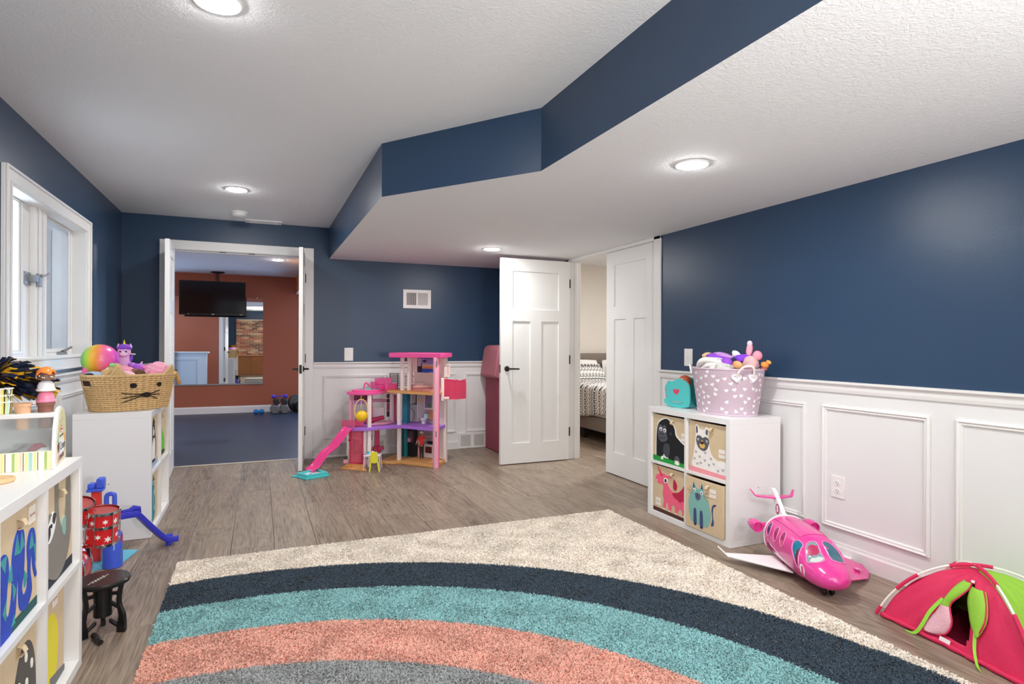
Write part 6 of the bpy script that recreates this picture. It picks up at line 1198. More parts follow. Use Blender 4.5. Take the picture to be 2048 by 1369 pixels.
# dolls ------------------------------------------------------------------
def skin_body(name, joints, edges, mat, parent, sub=2):
    me = bpy.data.meshes.new(name); me.from_pydata([Vector(j[:3])-Vector(parent['_off']) for j in joints], edges, []); me.materials.append(mat)
    o = bpy.data.objects.new(name, me); COL.objects.link(o); o.parent = parent
    md = o.modifiers.new('skin', 'SKIN'); md.use_smooth_shade = True
    for i, j in enumerate(joints): me.skin_vertices[0].data[i].radius = (j[3], j[3]); me.skin_vertices[0].data[i].use_root = (i == 0)
    sb = o.modifiers.new('s', 'SUBSURF'); sb.levels = sub; sb.render_levels = sub; return o
def doll(label, x, y, z, H, skin, top, bottom, hair, cap=None, lean=0.0, arms=((-0.10, 0.02, -0.12), (0.16, -0.03, -0.05))):
    t = thing('fashion_doll', label, 'doll', (x, y, z)); k = H
    def J(a, b, c, r): return (x+a*k, y+b*k, z+c*k, r*k)
    js = [J(lean*.5, 0, .52, .055), J(lean*.7, 0, .62, .045), J(lean*.9, 0, .74, .058), J(lean, 0, .82, .022), J(lean, -.005, .86, .030), J(lean, -.008, .915, .048), J(lean, 0, .965, .035),
          J(lean*.9-.085, 0, .79, .026), J(lean*.9-.085+arms[0][0]*.5, arms[0][1]*.5, .79+arms[0][2], .019), J(lean*.9-.085+arms[0][0], arms[0][1]-.05, .79+arms[0][2]*1.8, .016),
          J(lean*.9+.085, 0, .79, .026), J(lean*.9+.085+arms[1][0]*.5, arms[1][1]*.5, .79+arms[1][2], .019), J(lean*.9+.085+arms[1][0], arms[1][1]-.03, .79+arms[1][2]*1.2, .016),
          J(-.035, 0, .48, .044), J(-.040, -.005, .27, .033), J(-.042, 0, .05, .022), J(-.042, -.05, .02, .018), J(.035, 0, .48, .044), J(.042, -.005, .27, .033), J(.05, 0, .05, .022), J(.05, -.05, .02, .018)]
    ed = [(0,1),(1,2),(2,3),(3,4),(4,5),(5,6),(2,7),(7,8),(8,9),(2,10),(10,11),(11,12),(0,13),(13,14),(14,15),(15,16),(0,17),(17,18),(18,19),(19,20)]
    skin_body('body', js, ed, skin, t)
    g = lambda idx, m: [(*j[:3], j[3]*m) for j in (js[i] for i in idx)]
    tp_ = MB().tube([VV(*js[i][:3])+VV(0, 0, dz*k) for i, dz in ((0, .0), (1, 0), (2, 0), (3, -.025))], [.070*k, .066*k, .082*k, .045*k], 14)
    for a_, b_ in ((7, 8), (10, 11)): tp_.tube([VV(*js[2][:3])+VV(0, 0, .04*k), VV(*js[a_][:3]), VV(*js[b_][:3])], [.05*k, .036*k, .030*k], 10)
    tp_.build('top', top, t, smooth=True, angle=0)
    skin_body('trousers', g((0, 13, 14, 15, 17, 18, 19), 1.22), [(0,1),(1,2),(2,3),(0,4),(4,5),(5,6)], bottom, t)
    hx = VV(*js[5][:3]); MB().ell((hx.x, hx.y+.012*k, hx.z+.010*k), (.060*k, .055*k, .060*k), 18, 12, 0, None, 0.06).build('hair', hair, t, smooth=True, angle=0)
    MB().ell((hx.x, hx.y-.045*k, hx.z-.005*k), (.038*k, .016*k, .042*k), 14, 10).build('face', skin, t, smooth=True)
    for s in (-1, 1): MB().ell((hx.x+s*.016*k, hx.y-.061*k, hx.z), (.006*k, .004*k, .006*k), 8, 6).build('eye', blk, t)
    if cap is not None: MB().lathe([(.064*k, .93*k), (.062*k, .97*k), (.04*k, 1.0*k), (.0001, 1.008*k)], (hx.x, hx.y+.008*k, z), 20).build('cap', cap, t, smooth=True)
    return t
p_ = Q(0.50, 0.42); doll('doll with dark hair, pale cap, red top and black trousers in the dollhouse kitchen', p_.x, p_.y, 0.033, 0.285, M('9a6a50', 0.5), M('c82a2c', 0.7), M('26201f', 0.7), M('3a2018', 0.6), M('d2c4bc', 0.6))
p_ = Q(0.40, 0.60); doll('doll in pale pink with tan hair standing behind the red-topped doll', p_.x, p_.y, 0.033, 0.245, M('c99a7c', 0.5), M('ddd6d2', 0.7), M('d9a0a6', 0.7), M('a8743a', 0.6))

# mauve stand behind the open door -----------------------------------------
mv = thing('mauve_toy_stand', 'tall mauve padded stand with flared hood behind the open white door', 'toy stand', (2.62, 6.25, 0)); mvm = M('98485c', 0.75, bump=0.25, bscale=200, k=1.1); mvh = M('ad6b76', 0.75, bump=0.25, bscale=200, k=1.15)
MB().box(2.405, 6.03, 0.001, 2.80, 6.455, 0.86).build('body', mvm, mv, bevel=0.012)
fr = (VV(0, 5.99, 0), VV(1,0,0), VV(0,0,1), VV(0,1,0))
MB().prism([(2.335, 0.84), (2.36, 0.82), (2.42, 0.80), (2.84, 0.80), (2.87, 0.84), (2.83, 1.14), (2.79, 1.18), (2.42, 1.18), (2.385, 1.155), (2.375, 1.12)], 0, 0.46, 0, fr).build('hood', mvh, mv, bevel=0.018)
MB().tube([(2.425, 6.00, 0.805), (2.425, 5.965, 0.80)], [0.014, 0.02], 12).build('orange_knob', M('e0792a', 0.4), mv, smooth=True)
# ================================================================ TOP OF THE RIGHT SHELF
ZT = 0.7585
ca = thing('toy_carrier', 'turquoise plastic doll carrier with a heart cut-out on the right shelf', 'toy carrier', (2.70, 3.36, ZT)); tqm = M('4fb9b8', 0.4, k=1.1)
cfr = (VV(2.655, 3.475, ZT), VV(0.25, -0.968, 0).normalized()*0.205, VV(0,0,0.205), VV(-0.968, -0.25, 0))
out = sc([(0.05,.22),(0.0,.245),(-.03,.25),(0.02,.13),(0.15,.05),(0.5,0.0),(0.85,.02),(1.0,.09),(1.04,.3),(1.03,.62),(0.98,.80),(0.80,.93),(0.58,.985),(0.38,.90),(0.26,.86),(0.19,.90),(0.13,.86),(0.10,.78),(0.04,.72),(0.02,.6),(0.05,.4)], 4)
MB().prism(out, 0.0, 0.012, 0, cfr).build('front_shell', tqm, ca, bevel=0.003)
out2 = [(0.5+(u-0.5)*1.02+0.05, v*1.04) for u, v in out]
MB().prism(out2, -0.10, -0.088, 0, cfr).build('back_shell', M('3f9c9e', 0.4), ca, bevel=0.003); MB().prism(rect(0.08, 0.03, 0.96, 0.10), -0.088, 0.0, 0, cfr).build('base', tqm, ca)
MB().prism(heart(0.50, 0.54, 0.125, 28), 0.0122, 0.0135, 0, cfr).build('heart_window', M('c23a5c', 0.5, var=0.5, vscale=70), ca)
MB().ring([(0.22+a*0.56, 0.15+b*0.10) for a, b in [(.5+.5*math.cos(q), .5+.5*math.sin(q)) for q in [2*PI*i/24 for i in range(24)]]], [(0.25+a*0.50, 0.175+b*0.05) for a, b in [(.5+.5*math.cos(q), .5+.5*math.sin(q)) for q in [2*PI*i/24 for i in range(24)]]], 0.0122, 0.017, 0, cfr).build('grip_rim', tqm, ca)
MB().prism(circ(0.50, 0.20, 0.25, 0.026, 20), 0.0122, 0.013, 0, cfr).build('grip_slot', M('9fb3b4', 0.4, var=0.4, vscale=40), ca)
for v in (0.52, 0.33): MB().prism(rect(0.085, v, 0.105, v+0.10), 0.0122, 0.0135, 0, cfr).build('side_slot', M('b0507a', 0.5), ca)
c0 = cfr[0]+cfr[1]*0.62+cfr[2]*0.86+cfr[3]*(-0.045)
bd_ = thing('baby_doll', 'baby doll with auburn hair sitting inside the turquoise carrier', 'doll', (c0.x, c0.y, ZT+0.03))
MB().ell(c0, (0.042, 0.046, 0.044), 20, 14).build('head', M('c98568', 0.55), bd_, smooth=True); MB().ell(c0+VV(0.004, 0, 0.006), (0.043, 0.047, 0.042), 20, 14, 0, None, 0.04).build('hair', M('9a4a2e', 0.6, var=0.3, vscale=60), bd_, smooth=True); MB().ell(c0+VV(0, 0, -0.085), (0.032, 0.05, 0.055), 18, 12).build('body', M('d0547a', 0.7), bd_, smooth=True)
# heart basket
hbx, hby, hb0, hb1 = 2.775, 3.0, ZT, 1.045
hb = thing('heart_basket', 'lavender oval storage basket with white hearts and rope handles on the right shelf', 'basket', (hbx, hby, ZT)); lv = M('bda9b6', 0.85, bump=0.2, bscale=400, k=1.15); whp = M('e2dde0', 0.7)
def hpt(a, q, out=0.0):   # q 0..1 up the wall
    ax, ay = 0.148+0.028*q, 0.215+0.050*q
    n = VV(math.cos(a)/ax, math.sin(a)/ay, 0).normalized()
    return VV(hbx+ax*math.cos(a), hby+ay*math.sin(a), hb0+(hb1-hb0)*q)+n*out
mb = MB().grid(lambda u, v: tuple(hpt(2*PI*u, v)), 64, 8, wrap=True); mb.grid(lambda u, v: tuple(hpt(2*PI*u, v, -0.006)), 64, 2, wrap=True); mb.prism([tuple(hpt(2*PI*i/48, 0, -0.004).xy) for i in range(48)], hb0, hb0+0.006)
mb.build('fabric_wall', lv, hb, smooth=True, angle=0.6); MB().tube([hpt(2*PI*i/64, 1.0) for i in range(64)], 0.0045, 6, closed=True).build('rim', M('c9b4c4', 0.8), hb, smooth=True)
MB().tube([hpt(2*PI*i/64, 0.0, 0.001)+VV(0,0,0.004) for i in range(64)], 0.0035, 6, closed=True).build('base_piping', M('c9b4c4', 0.8), hb, smooth=True)
rr = random.Random(11); put = []
tries = 0
while len(put) < 88 and tries < 6000:
    tries += 1; a, q = rr.uniform(1.9, 6.0), rr.uniform(0.05, 0.94)
    if all((abs(a-b_)*0.19)**2+((q-c_)*0.28)**2 > 0.029**2 for b_, c_ in put): put.append((a, q))
for a, q in put:
    tl = rr.uniform(-0.7, 0.7); s_ = 0.0125; pts = []
    for u, v in heart(0, 0, s_, 14):
        u2, v2 = u*math.cos(tl)-v*math.sin(tl), u*math.sin(tl)+v*math.cos(tl); pts.append(hpt(a+u2/0.19, q+v2/0.287, 0.0008))
    MB().add(pts, [tuple(range(len(pts)))]).build('heart_print', whp, hb)
ha, hq = 4.03, 4.52
for a in (ha, hq):
    mb = MB().tube([hpt(a+u/0.19, 0.83+v/0.287, 0.006) for u, v in heart(0, 0, 0.024, 22)], 0.005, 6, closed=True); pts = [hpt(a+u/0.19, 0.83+v/0.287, 0.003) for u, v in heart(0, 0, 0.022, 18)]; mb.add(pts, [tuple(range(18))]); mb.build('heart_stitch_patch', whp, hb, smooth=True)
P = so([hpt(ha, 0.86, 0.008), hpt(ha+0.05, 0.95, 0.018), hpt(ha+0.16, 1.06, 0.022), hpt(ha+0.33, 1.085, 0.022), hpt(hq-0.05, 1.02, 0.020), hpt(hq, 0.86, 0.008)], 6); MB().tube(P, 0.0065, 10).build('rope_handle', M('d9d6d2', 0.9), hb, smooth=True)
P = so([hpt(2.35, 0.86, 0.008), hpt(2.30, 1.03, 0.01), hpt(2.15, 1.06, 0.012), hpt(1.95, 1.02, 0.01), hpt(1.9, 0.86, 0.008)], 6); MB().tube(P, 0.0065, 10).build('rope_handle', M('d9d6d2', 0.9), hb, smooth=True)
MB().box(hpt(4.35, .30, .001).x-0.003, hpt(4.35, .30, .001).y-0.0005, 0.845, hpt(4.35, .30, .001).x+0.003, hpt(4.35, .30, .001).y+0.002, 0.872).build('care_tag', whp, hb)
MB().prism([tuple(hpt(2*PI*i/40, 0.80, -0.01).xy) for i in range(40)], 0.97, 0.985).build('inner_filling', M('8c7c88', 0.95), hb)
wc = M('d6d3d0', 0.95, bump=0.8, bscale=45, var=0.12, vscale=60); bwm = M('b9b6b4', 0.95, var=0.9, vscale=90)
t = thing('white_muslin_cloth', 'crumpled white printed cloth at the left of the heart basket', 'cloth', (2.68, 3.08, 0.99))
mb = MB().ell((2.69, 3.01, 1.050), (0.06, 0.085, 0.060), 48, 30, 0, (0, 0, 0.4), 0.15, 2); mb.build('folds', wc, t, smooth=True, angle=0); MB().tube(so([(2.65, 3.12, 1.05), (2.63, 3.08, 1.085), (2.635, 3.03, 1.10), (2.67, 2.97, 1.095)], 5), [0.018]*16, 10).build('rolled_edge', M('dcdad6', 0.95, bump=0.4, bscale=80), t, smooth=True, angle=0)
plush('black_print_cloth', 'white cloth with black print in the middle of the heart basket', 'cloth', (2.70, 2.93, 0.99), [('cloth', (2.685, 2.925, 1.048), (0.06, 0.06, 0.040), bwm, (0, 0, 0.5), 0.16)])
plush('purple_plush', 'purple plush animal with peach face lying across the heart basket', 'soft toy', (2.72, 3.03, 1.06), [('body', (2.725, 3.02, 1.105), (0.045, 0.085, 0.030), M('8a4ac0', 0.9, bump=0.4, bscale=120), (0.25, 0, 0.35), 0.08), ('leg', (2.695, 2.915, 1.085), (0.030, 0.035, 0.032), M('8a4ac0', 0.9), (0.5, 0, 0), 0.06), ('back', (2.745, 3.0, 1.128), (0.03, 0.07, 0.016), M('b88ac8', 0.9, bump=0.5, bscale=200), (0.2, 0, 0.3), 0.1), ('face', (2.73, 3.125, 1.122), (0.032, 0.040, 0.024), M('dbb890', 0.8), (0, 0, 0.3), 0.05), ('red_collar', (2.75, 3.05, 1.137), (0.02, 0.028, 0.008), M('b0304c', 0.8), (0, 0, 0.3), 0.05)])
plush('unicorn_plush', 'pink legged plush doll with a violet dress, feet up in the heart basket', 'soft toy', (2.81, 2.88, 1.05), [('dress', (2.79, 2.865, 1.108), (0.05, 0.055, 0.030), M('7a3ec8', 0.85), (0.1, 0, 0.5), 0.1), ('leg', (2.81, 2.845, 1.165), (0.019, 0.020, 0.048), M('e39aa8', 0.8), (0.05, 0.1, 0), 0.02), ('sole', (2.81, 2.843, 1.205), (0.015, 0.017, 0.018), M('e8c0cc', 0.8), None, 0), ('wing', (2.79, 2.935, 1.135), (0.012, 0.03, 0.022), M('e0dce0', 0.85), (0.6, 0, 0.3), 0.15)])
plush('pink_lace_doll', 'doll in a pale pink lace dress at the right of the heart basket', 'doll', (2.80, 2.80, 1.03), [('lace_dress', (2.775, 2.80, 1.078), (0.042, 0.048, 0.052), M('d9b0b2', 0.9, bump=0.9, bscale=150, var=0.2, vscale=120), None, 0.12), ('head', (2.82, 2.79, 1.13), (0.028, 0.030, 0.030), M('e08fa2', 0.7), None, 0.03), ('peach_arm', (2.735, 2.865, 1.070), (0.022, 0.040, 0.026), M('d9a070', 0.8), (0.3, 0, 0), 0.05)])
plush('orange_plush', 'small orange plush poking out at the right edge of the heart basket', 'soft toy', (2.85, 2.76, 1.03), [('body', (2.84, 2.752, 1.075), (0.024, 0.024, 0.018), M('d98a45', 0.85), (0.5, 0, 0), 0.1), ('tail', (2.855, 2.735, 1.092), (0.012, 0.018, 0.011), M('e09a50', 0.85), (0.5, 0, 0), 0.1), ('floral_skirt', (2.84, 2.757, 1.052), (0.02, 0.02, 0.014), M('a0625c', 0.85, var=0.8, vscale=150), None, 0.1)])

# ================================================================ PINK TOY PLANE
pk, pkw = M('dd3f96', 0.25, coat=0.4, k=1.08), M('dedbdd', 0.35)
pl = thing('toy_plane', 'bright pink toy jet with white wings on the wood floor by the rug', 'toy plane', (2.70, 2.46, 0), -1.991, world=False)
PROF = [(-0.10, 0.045, 0.115, 0.20), (-0.06, 0.085, 0.065, 0.225), (-0.02, 0.112, 0.035, 0.243), (0.0, 0.118, 0.030, 0.248), (0.13, 0.120, 0.026, 0.252), (0.26, 0.119, 0.026, 0.250), (0.33, 0.117, 0.028, 0.243), (0.39, 0.112, 0.032, 0.214), (0.44, 0.105, 0.036, 0.178), (0.49, 0.092, 0.041, 0.160), (0.53, 0.072, 0.050, 0.142), (0.552, 0.050, 0.062, 0.126), (0.566, 0.022, 0.080, 0.105), (0.569, 0.006, 0.090, 0.096)]
def prof(x):
    P = PROF
    for i in range(len(P)-1):
        if P[i][0] <= x <= P[i+1][0]:
            p0, p1, p2, p3 = P[max(i-1, 0)], P[i], P[i+1], P[min(i+2, len(P)-1)]; t = (x-p1[0])/(p2[0]-p1[0])
            return [0.5*((2*b)+(-a+c)*t+(2*a-5*b+4*c-d)*t*t+(-a+3*b-3*c+d)*t**3) if False else b+(c-b)*(t*t*(3-2*t)*0.3+t*0.7) for a, b, c, d in zip(p0[1:], p1[1:], p2[1:], p3[1:])]
    return P[-1][1:]
def ps(x, ang, out=0.0):      # ang degrees: 0 = right side (-y), 90 = top, 180 left, 270 belly
    wd, zb, zt = prof(min(max(x, PROF[0][0]), PROF[-1][0])); t_ = math.radians(ang); c, s = math.cos(t_), math.sin(t_); e_ = 0.86
    cy = math.copysign(abs(c)**e_, c); sz = math.copysign(abs(s)**e_, s); zc, hz = (zb+zt)/2, (zt-zb)/2
    n = VV(0, -cy/wd, sz/hz).normalized()
    return VV(x, -wd*cy, zc+hz*sz)+n*out
mb = MB().grid(lambda u, v: tuple(ps(0.569*(1-(1-v)**1.6), 360*u)), 48, 44, wrap=True)
mb.add([ps(0.569, 360*k/24) for k in range(24)], [tuple(range(24))]); mb.build('fuselage', pk, pl, smooth=True, angle=0)
MB().grid(lambda u, v: tuple(ps(-0.10+0.104*v, 360*u, 0.001)), 48, 10, wrap=True).build('tail_cone', pkw, pl, smooth=True, angle=0)
MB().tube([ps(0.0, 360*i/48, 0.001) for i in range(48)], 0.0045, 6, closed=True).build('rear_ring', pkw, pl, smooth=True)
def patch(name, pts, m, out, parent=pl, rim=None, rimw=0.0035, solid=0.0):
    """outline of (x, angle) pairs laid on the hull"""
    V = [ps(x, a, out) for x, a in pts]; c = ps(sum(p[0] for p in pts)/len(pts), sum(p[1] for p in pts)/len(pts), out); n = len(V)
    mid = [ps((x+sum(p[0] for p in pts)/n)/2, (a+sum(p[1] for p in pts)/n)/2, out) for x, a in pts]
    o = MB().add(V+mid+[c], [(i, (i+1) % n, n+(i+1) % n, n+i) for i in range(n)]+[(n+i, n+(i+1) % n, 2*n) for i in range(n)]).build(name, m, parent, smooth=True, angle=0)
    if rim: MB().tube([ps(x, a, out) for x, a in pts], rimw, 6, closed=True).build('window_rim', rim, o, smooth=True)
    return o
rimp = M('e880ba', 0.25, k=1.08); tint = M('15708a', 0.12, coat=0.5); dkp = M('8e2a55', 0.25); navyw = M('143a52', 0.12, coat=0.5)
for sgn in (1, -1):
    A = (lambda a: a) if sgn > 0 else (lambda a: 180-a)
    for i, (x, m) in enumerate(((0.045, navyw), (0.135, dkp), (0.215, dkp))):
        w_ = patch('side_window', [(x+0.024*math.cos(q)-0.006*math.sin(q), A(24+20*math.sin(q))) for q in [2*PI*k/20 for k in range(20)]], m, 0.0012, rim=rimp)
    patch('seat_view', [(0.219+0.014*math.cos(q), A(13+8*math.sin(q))) for q in [2*PI*k/14 for k in range(14)]], M('c24a72', 0.4), 0.002)
    patch('cockpit_side_window', [(x, A(a)) for x, a in sc([(0.314, 40), (0.337, 50), (0.367, 52), (0.377, 40), (0.394, 10), (0.402, -6), (0.372, -1), (0.327, 20)], 3)], tint, 0.0012, rim=rimp)
    patch('cockpit_seat_view', [(x, A(a)) for x, a in sc([(0.374, 44), (0.388, 20), (0.400, -4), (0.372, 2), (0.364, 25)], 3)], M('5a2436', 0.3), 0.002)
patch('windscreen_pane', [(x, a) for x, a in sc([(0.370, 62), (0.367, 84), (0.422, 84), (0.465, 82), (0.472, 60), (0.447, 34), (0.417, 42)], 3)], M('7f8f94', 0.1, coat=0.6), 0.0012, rim=rimp)
patch('windscreen_pane', [(x, 180-a) for x, a in sc([(0.370, 62), (0.367, 84), (0.422, 84), (0.465, 82), (0.472, 60), (0.447, 34), (0.417, 42)], 3)], M('1d5a6c', 0.1, coat=0.6), 0.0012, rim=rimp)
patch('dashboard_view', [(x, a) for x, a in sc([(0.447, 82), (0.464, 78), (0.469, 60), (0.449, 42), (0.437, 60)], 3)], M('b9c4bf', 0.3), 0.002); patch('seat_view', [(x, a) for x, a in sc([(0.382, 66), (0.392, 80), (0.422, 80), (0.432, 64), (0.412, 50)], 3)], M('a83058', 0.3), 0.002)
for a, x0, x1 in ((58, 0.01, 0.32), (122, 0.01, 0.32)): MB().tube([ps(x0+(x1-x0)*k/12, a, 0.0004) for k in range(13)], 0.0018, 5).build('roof_seam', M('a82468', 0.4), pl)
MB().tube([ps(0.315, a, 0.0006) for a in range(58, 124, 6)], 0.002, 5).build('brow_ridge', M('c02f80', 0.3), pl)
for sgn in (1, -1):
    A = (lambda a: a) if sgn > 0 else (lambda a: 180-a)
    bnd = patch('belly_band', [(x, A(a)) for x, a in [(0.002, 6), (0.10, -8), (0.20, -20), (0.33, -34), (0.40, -45), (0.20, -42), (0.002, -36)]], pkw, 0.0012)
    MB().tube([ps(0.01+0.37*k/12, A(-27-16*k/12), 0.002) for k in range(13)], 0.0022, 5).build('band_stripe', M('b8346c', 0.4), bnd)
    P0, P1 = ps(0.035, A(-12), 0.002), ps(0.115, A(-21), 0.002); U = (P1-P0).normalized()*(1 if sgn > 0 else -1); V_ = (ps(0.08, A(-6), 0.002)-ps(0.08, A(-26), 0.002)).normalized(); N_ = U.cross(V_).normalized(); V_ = N_.cross(U)
    text('lettering', 'Barbie', 0.030, ((P0+P1)/2+N_*0.0015, U, V_, N_), M('2a2026', 0.5), pl, 0.0003, shear=0.3)
    em = patch('round_emblem', [(0.428+0.020*math.cos(q), A(-2+15*math.sin(q))) for q in [2*PI*k/22 for k in range(22)]], pkw, 0.0015)
    patch('emblem_profile', [(x, A(a)) for x, a in sc([(0.421, -14), (0.423, -3), (0.419, 3), (0.425, 9), (0.434, 9), (0.439, 1), (0.435, -4), (0.441, -7), (0.436, -14)], 3)], pk, 0.0022, em)
# wings with upturned tips
for sgn in (-1, 1):
    pts = [(0.285, 0.085), (0.05, 0.085), (0.012, 0.335), (0.065, 0.335)]
    mb = MB().prism([(x, sgn*y) for x, y in pts], 0.034, 0.044); mb.build('wing', pkw, pl, bevel=0.003)
    MB().add([(0.012, sgn*0.335, 0.038), (0.065, sgn*0.335, 0.038), (0.02, sgn*0.372, 0.072), (-0.012, sgn*0.372, 0.072)], [(0,1,2,3)]).build('winglet', pkw, pl, solid=0.006)
    en = MB().lathe([(0.012, -0.125), (0.024, -0.11), (0.031, -0.07), (0.032, -0.03), (0.029, -0.012), (0.025, -0.012), (0.022, -0.03), (0.0001, -0.035)], (0.02, sgn*0.155, 0.185), 26, 0, 'x'); en.build('engine', pk, pl, smooth=True, angle=0.5); MB().tube([(-0.05, sgn*0.09, 0.18), (-0.05, sgn*0.135, 0.185)], 0.014, 10).build('engine_pylon', pk, pl, smooth=True)
    MB().prism([(-0.10, 0), (-0.165, 0), (-0.185, sgn*0.105), (-0.155, sgn*0.105)], 0.312, 0.320).build('tailplane', pk, pl, bevel=0.002); MB().add([(-0.155, sgn*0.105, 0.316), (-0.185, sgn*0.105, 0.316), (-0.20, sgn*0.125, 0.348), (-0.185, sgn*0.125, 0.348)], [(0,1,2,3)]).build('tailplane_tip', pk, pl, solid=0.006)
tfr = (VV(0, 0, 0), VV(1, 0, 0), VV(0, 0, 1), VV(0, -1, 0))
fin = MB().prism(so([(0.005, 0.245), (-0.03, 0.262), (-0.06, 0.29), (-0.095, 0.318), (-0.14, 0.350), (-0.17, 0.362)], 4)+so([(-0.185, 0.358), (-0.155, 0.33), (-0.135, 0.29), (-0.12, 0.24), (-0.095, 0.19)], 4), -0.011, 0.011, 0, tfr).build('tail_fin', pkw, pl, bevel=0.003)
for s in (-0.0115, 0.0115): e_ = MB().prism(circ(-0.083, 0.262, 0.021, 0.026, 20), s-0.0008, s+0.0008, 0, tfr).build('fin_emblem', M('c24a80', 0.4), fin)
MB().ring(circ(-0.083, 0.262, 0.024, 0.029, 20), circ(-0.083, 0.262, 0.020, 0.025, 20), 0.0105, 0.0128, 0, tfr).build('emblem_ring', M('6a2040', 0.4), fin); MB().prism(sc([(-.092, .248), (-.088, .262), (-.094, .272), (-.086, .282), (-.074, .276), (-.076, .262), (-.070, .256), (-.078, .246)], 3), 0.0118, 0.0130, 0, tfr).build('emblem_profile', pkw, fin)
# opened side door, wheels, nose lamps
sd = MB().add([(0.27, 0.118, 0.135), (0.15, 0.330, 0.035), (0.19, 0.345, 0.012), (0.28, 0.29, 0.009), (0.44, 0.105, 0.06)], [(0,1,2,3,4)]).build('side_door', pk, pl, solid=0.010)
c0, Ud, Vd = VV(0.262, 0.245, 0.048), VV(0.115, -0.2, 0.073).normalized(), VV(0.06, 0.02, 0.0).normalized(); Nd = Ud.cross(Vd).normalized(); Vd = Nd.cross(Ud); Nd = Nd if Nd.z > 0 else -Nd
MB().prism(heart(0, 0, 0.022, 20), 0.002, 0.009, 0, (c0, Ud, Vd, Nd)).build('heart_cutout', M('dfe6e2', 0.4), sd); MB().ring(heart(0, 0, 0.030, 20), heart(0, 0, 0.022, 20), 0.004, 0.010, 0, (c0, Ud, Vd, Nd)).build('heart_rim', rimp, sd)
mb = MB().lathe([(0.004, -0.007), (0.019, -0.007), (0.021, 0), (0.019, 0.007), (0.004, 0.007)], (0.458, -0.018, 0.0215), 20, 0, 'y'); mb.lathe([(0.004, -0.007), (0.019, -0.007), (0.021, 0), (0.019, 0.007), (0.004, 0.007)], (0.458, 0.018, 0.0215), 20, 0, 'y'); mb.build('nose_wheels', black_plastic, pl, smooth=True)
MB().tube([(0.458, 0, 0.022), (0.453, 0, 0.055)], 0.006, 8).build('nose_strut', chrome, pl, smooth=True)
for s in (-0.07, 0.07): MB().lathe([(0.004, -0.007), (0.016, -0.007), (0.018, 0), (0.016, 0.007), (0.004, 0.007)], (0.12, s, 0.0185), 20, 0, 'y').build('main_wheel', black_plastic, pl, smooth=True); MB().tube([(0.12, s, 0.02), (0.12, s*0.8, 0.045)], 0.005, 8).build('main_strut', chrome, pl)

# ================================================================ PLAY TENT
crim, lime, mesh_ = M('cc2453', 0.65, bump=0.15, bscale=60, k=1.08), M('8cbf3a', 0.65, bump=0.15, bscale=60, k=1.08), glassy('tent_mesh', (0.93, 0.9, 0.92, 1), 0.35, 0.6)
tent = thing('play_tent', 'small crimson and lime green doll tent in the right foreground', 'toy tent', (2.72, 1.49, 0))
FL, FR, BR_, BL_, AP = VV(2.53, 1.81, 0), VV(2.455, 1.165, 0), VV(2.955, 1.17, 0), VV(2.945, 1.82, 0), 0.29
def pole(c0, c1, v, k=1.0):     # v 0..1 corner to apex along the arch between opposite corners
    a = v*PI/2; cen = (c0+c1)/2
    p = c0.lerp(cen, 0.5*(1-math.cos(a))+0.5*v); p = cen+(p-cen)*k
    return VV(p.x, p.y, AP*math.sin(a)*(1 if k == 1 else 0.965))
def face_pt(cA_, cB_, oA, oB, u, v, k=0.95):
    a, b_ = pole(cA_, oA, v, k), pole(cB_, oB, v, k); p = a.lerp(b_, u); bul = -0.018*math.sin(PI*u)*(1-v)*math.sin(PI*min(1, v*1.3+0.1))
    cen = VV(2.72, 1.49, 0); d = VV(p.x-cen.x, p.y-cen.y, 0); d = d.normalized() if d.length > 1e-6 else d
    w_ = 0.0025*math.sin(23*u+9*v)+0.002*math.sin(41*u-17*v)
    return p+d*(bul+w_)
Ff = lambda u, v: face_pt(FL, FR, BR_, BL_, u, v)
def grid_mask(fn, nu, nv, keep, v0=0.0, v1=1.0):
    V = [tuple(fn(i/(nu-1), v0+(v1-v0)*j/(nv-1))) for j in range(nv) for i in range(nu)]
    F = [(j*nu+i, j*nu+i+1, (j+1)*nu+i+1, (j+1)*nu+i) for j in range(nv-1) for i in range(nu-1) if keep((i+.5)/(nu-1), v0+(v1-v0)*(j+.5)/(nv-1))]
    return MB().add(V, F)
def opening(u, v): return 0.09 < v < 0.68 and abs(u-(0.46+0.10*v)) < 0.13*(1-0.5*(v/0.68)**2)*1.0
grid_mask(Ff, 70, 60, lambda u, v: not opening(u, v)).build('front_panel', crim, tent, smooth=True, angle=0, solid=0.002)
Fr = lambda u, v: face_pt(FR, BR_, BL_, FL, u, v)
grid_mask(Fr, 30, 30, lambda u, v: True, 0, 0.36).build('side_panel', crim, tent, smooth=True, angle=0, solid=0.002, label='crimson lower part of the right side')
grid_mask(Fr, 30, 40, lambda u, v: True, 0.36, 1).build('side_panel', lime, tent, smooth=True, angle=0, solid=0.002, label='lime green upper part of the right side')
MB().tube([Fr(i/20, 0.36) for i in range(21)], 0.003, 6).build('side_seam', M('5fae3a', 0.6), tent)
grid_mask(lambda u, v: face_pt(BR_, BL_, FL, FR, u, v), 24, 30, lambda u, v: True).build('back_panel', lime, tent, smooth=True, angle=0, solid=0.002); grid_mask(lambda u, v: face_pt(BL_, FL, FR, BR_, u, v), 24, 30, lambda u, v: True).build('left_panel', crim, tent, smooth=True, angle=0, solid=0.002)
MB().prism([tuple((VV(2.72, 1.49, 0)+(c-VV(2.72, 1.49, 0))*0.94).xy) for c in (FL, FR, BR_, BL_)], 0.001, 0.006).build('ground_sheet', M('9c1a3e', 0.7), tent)
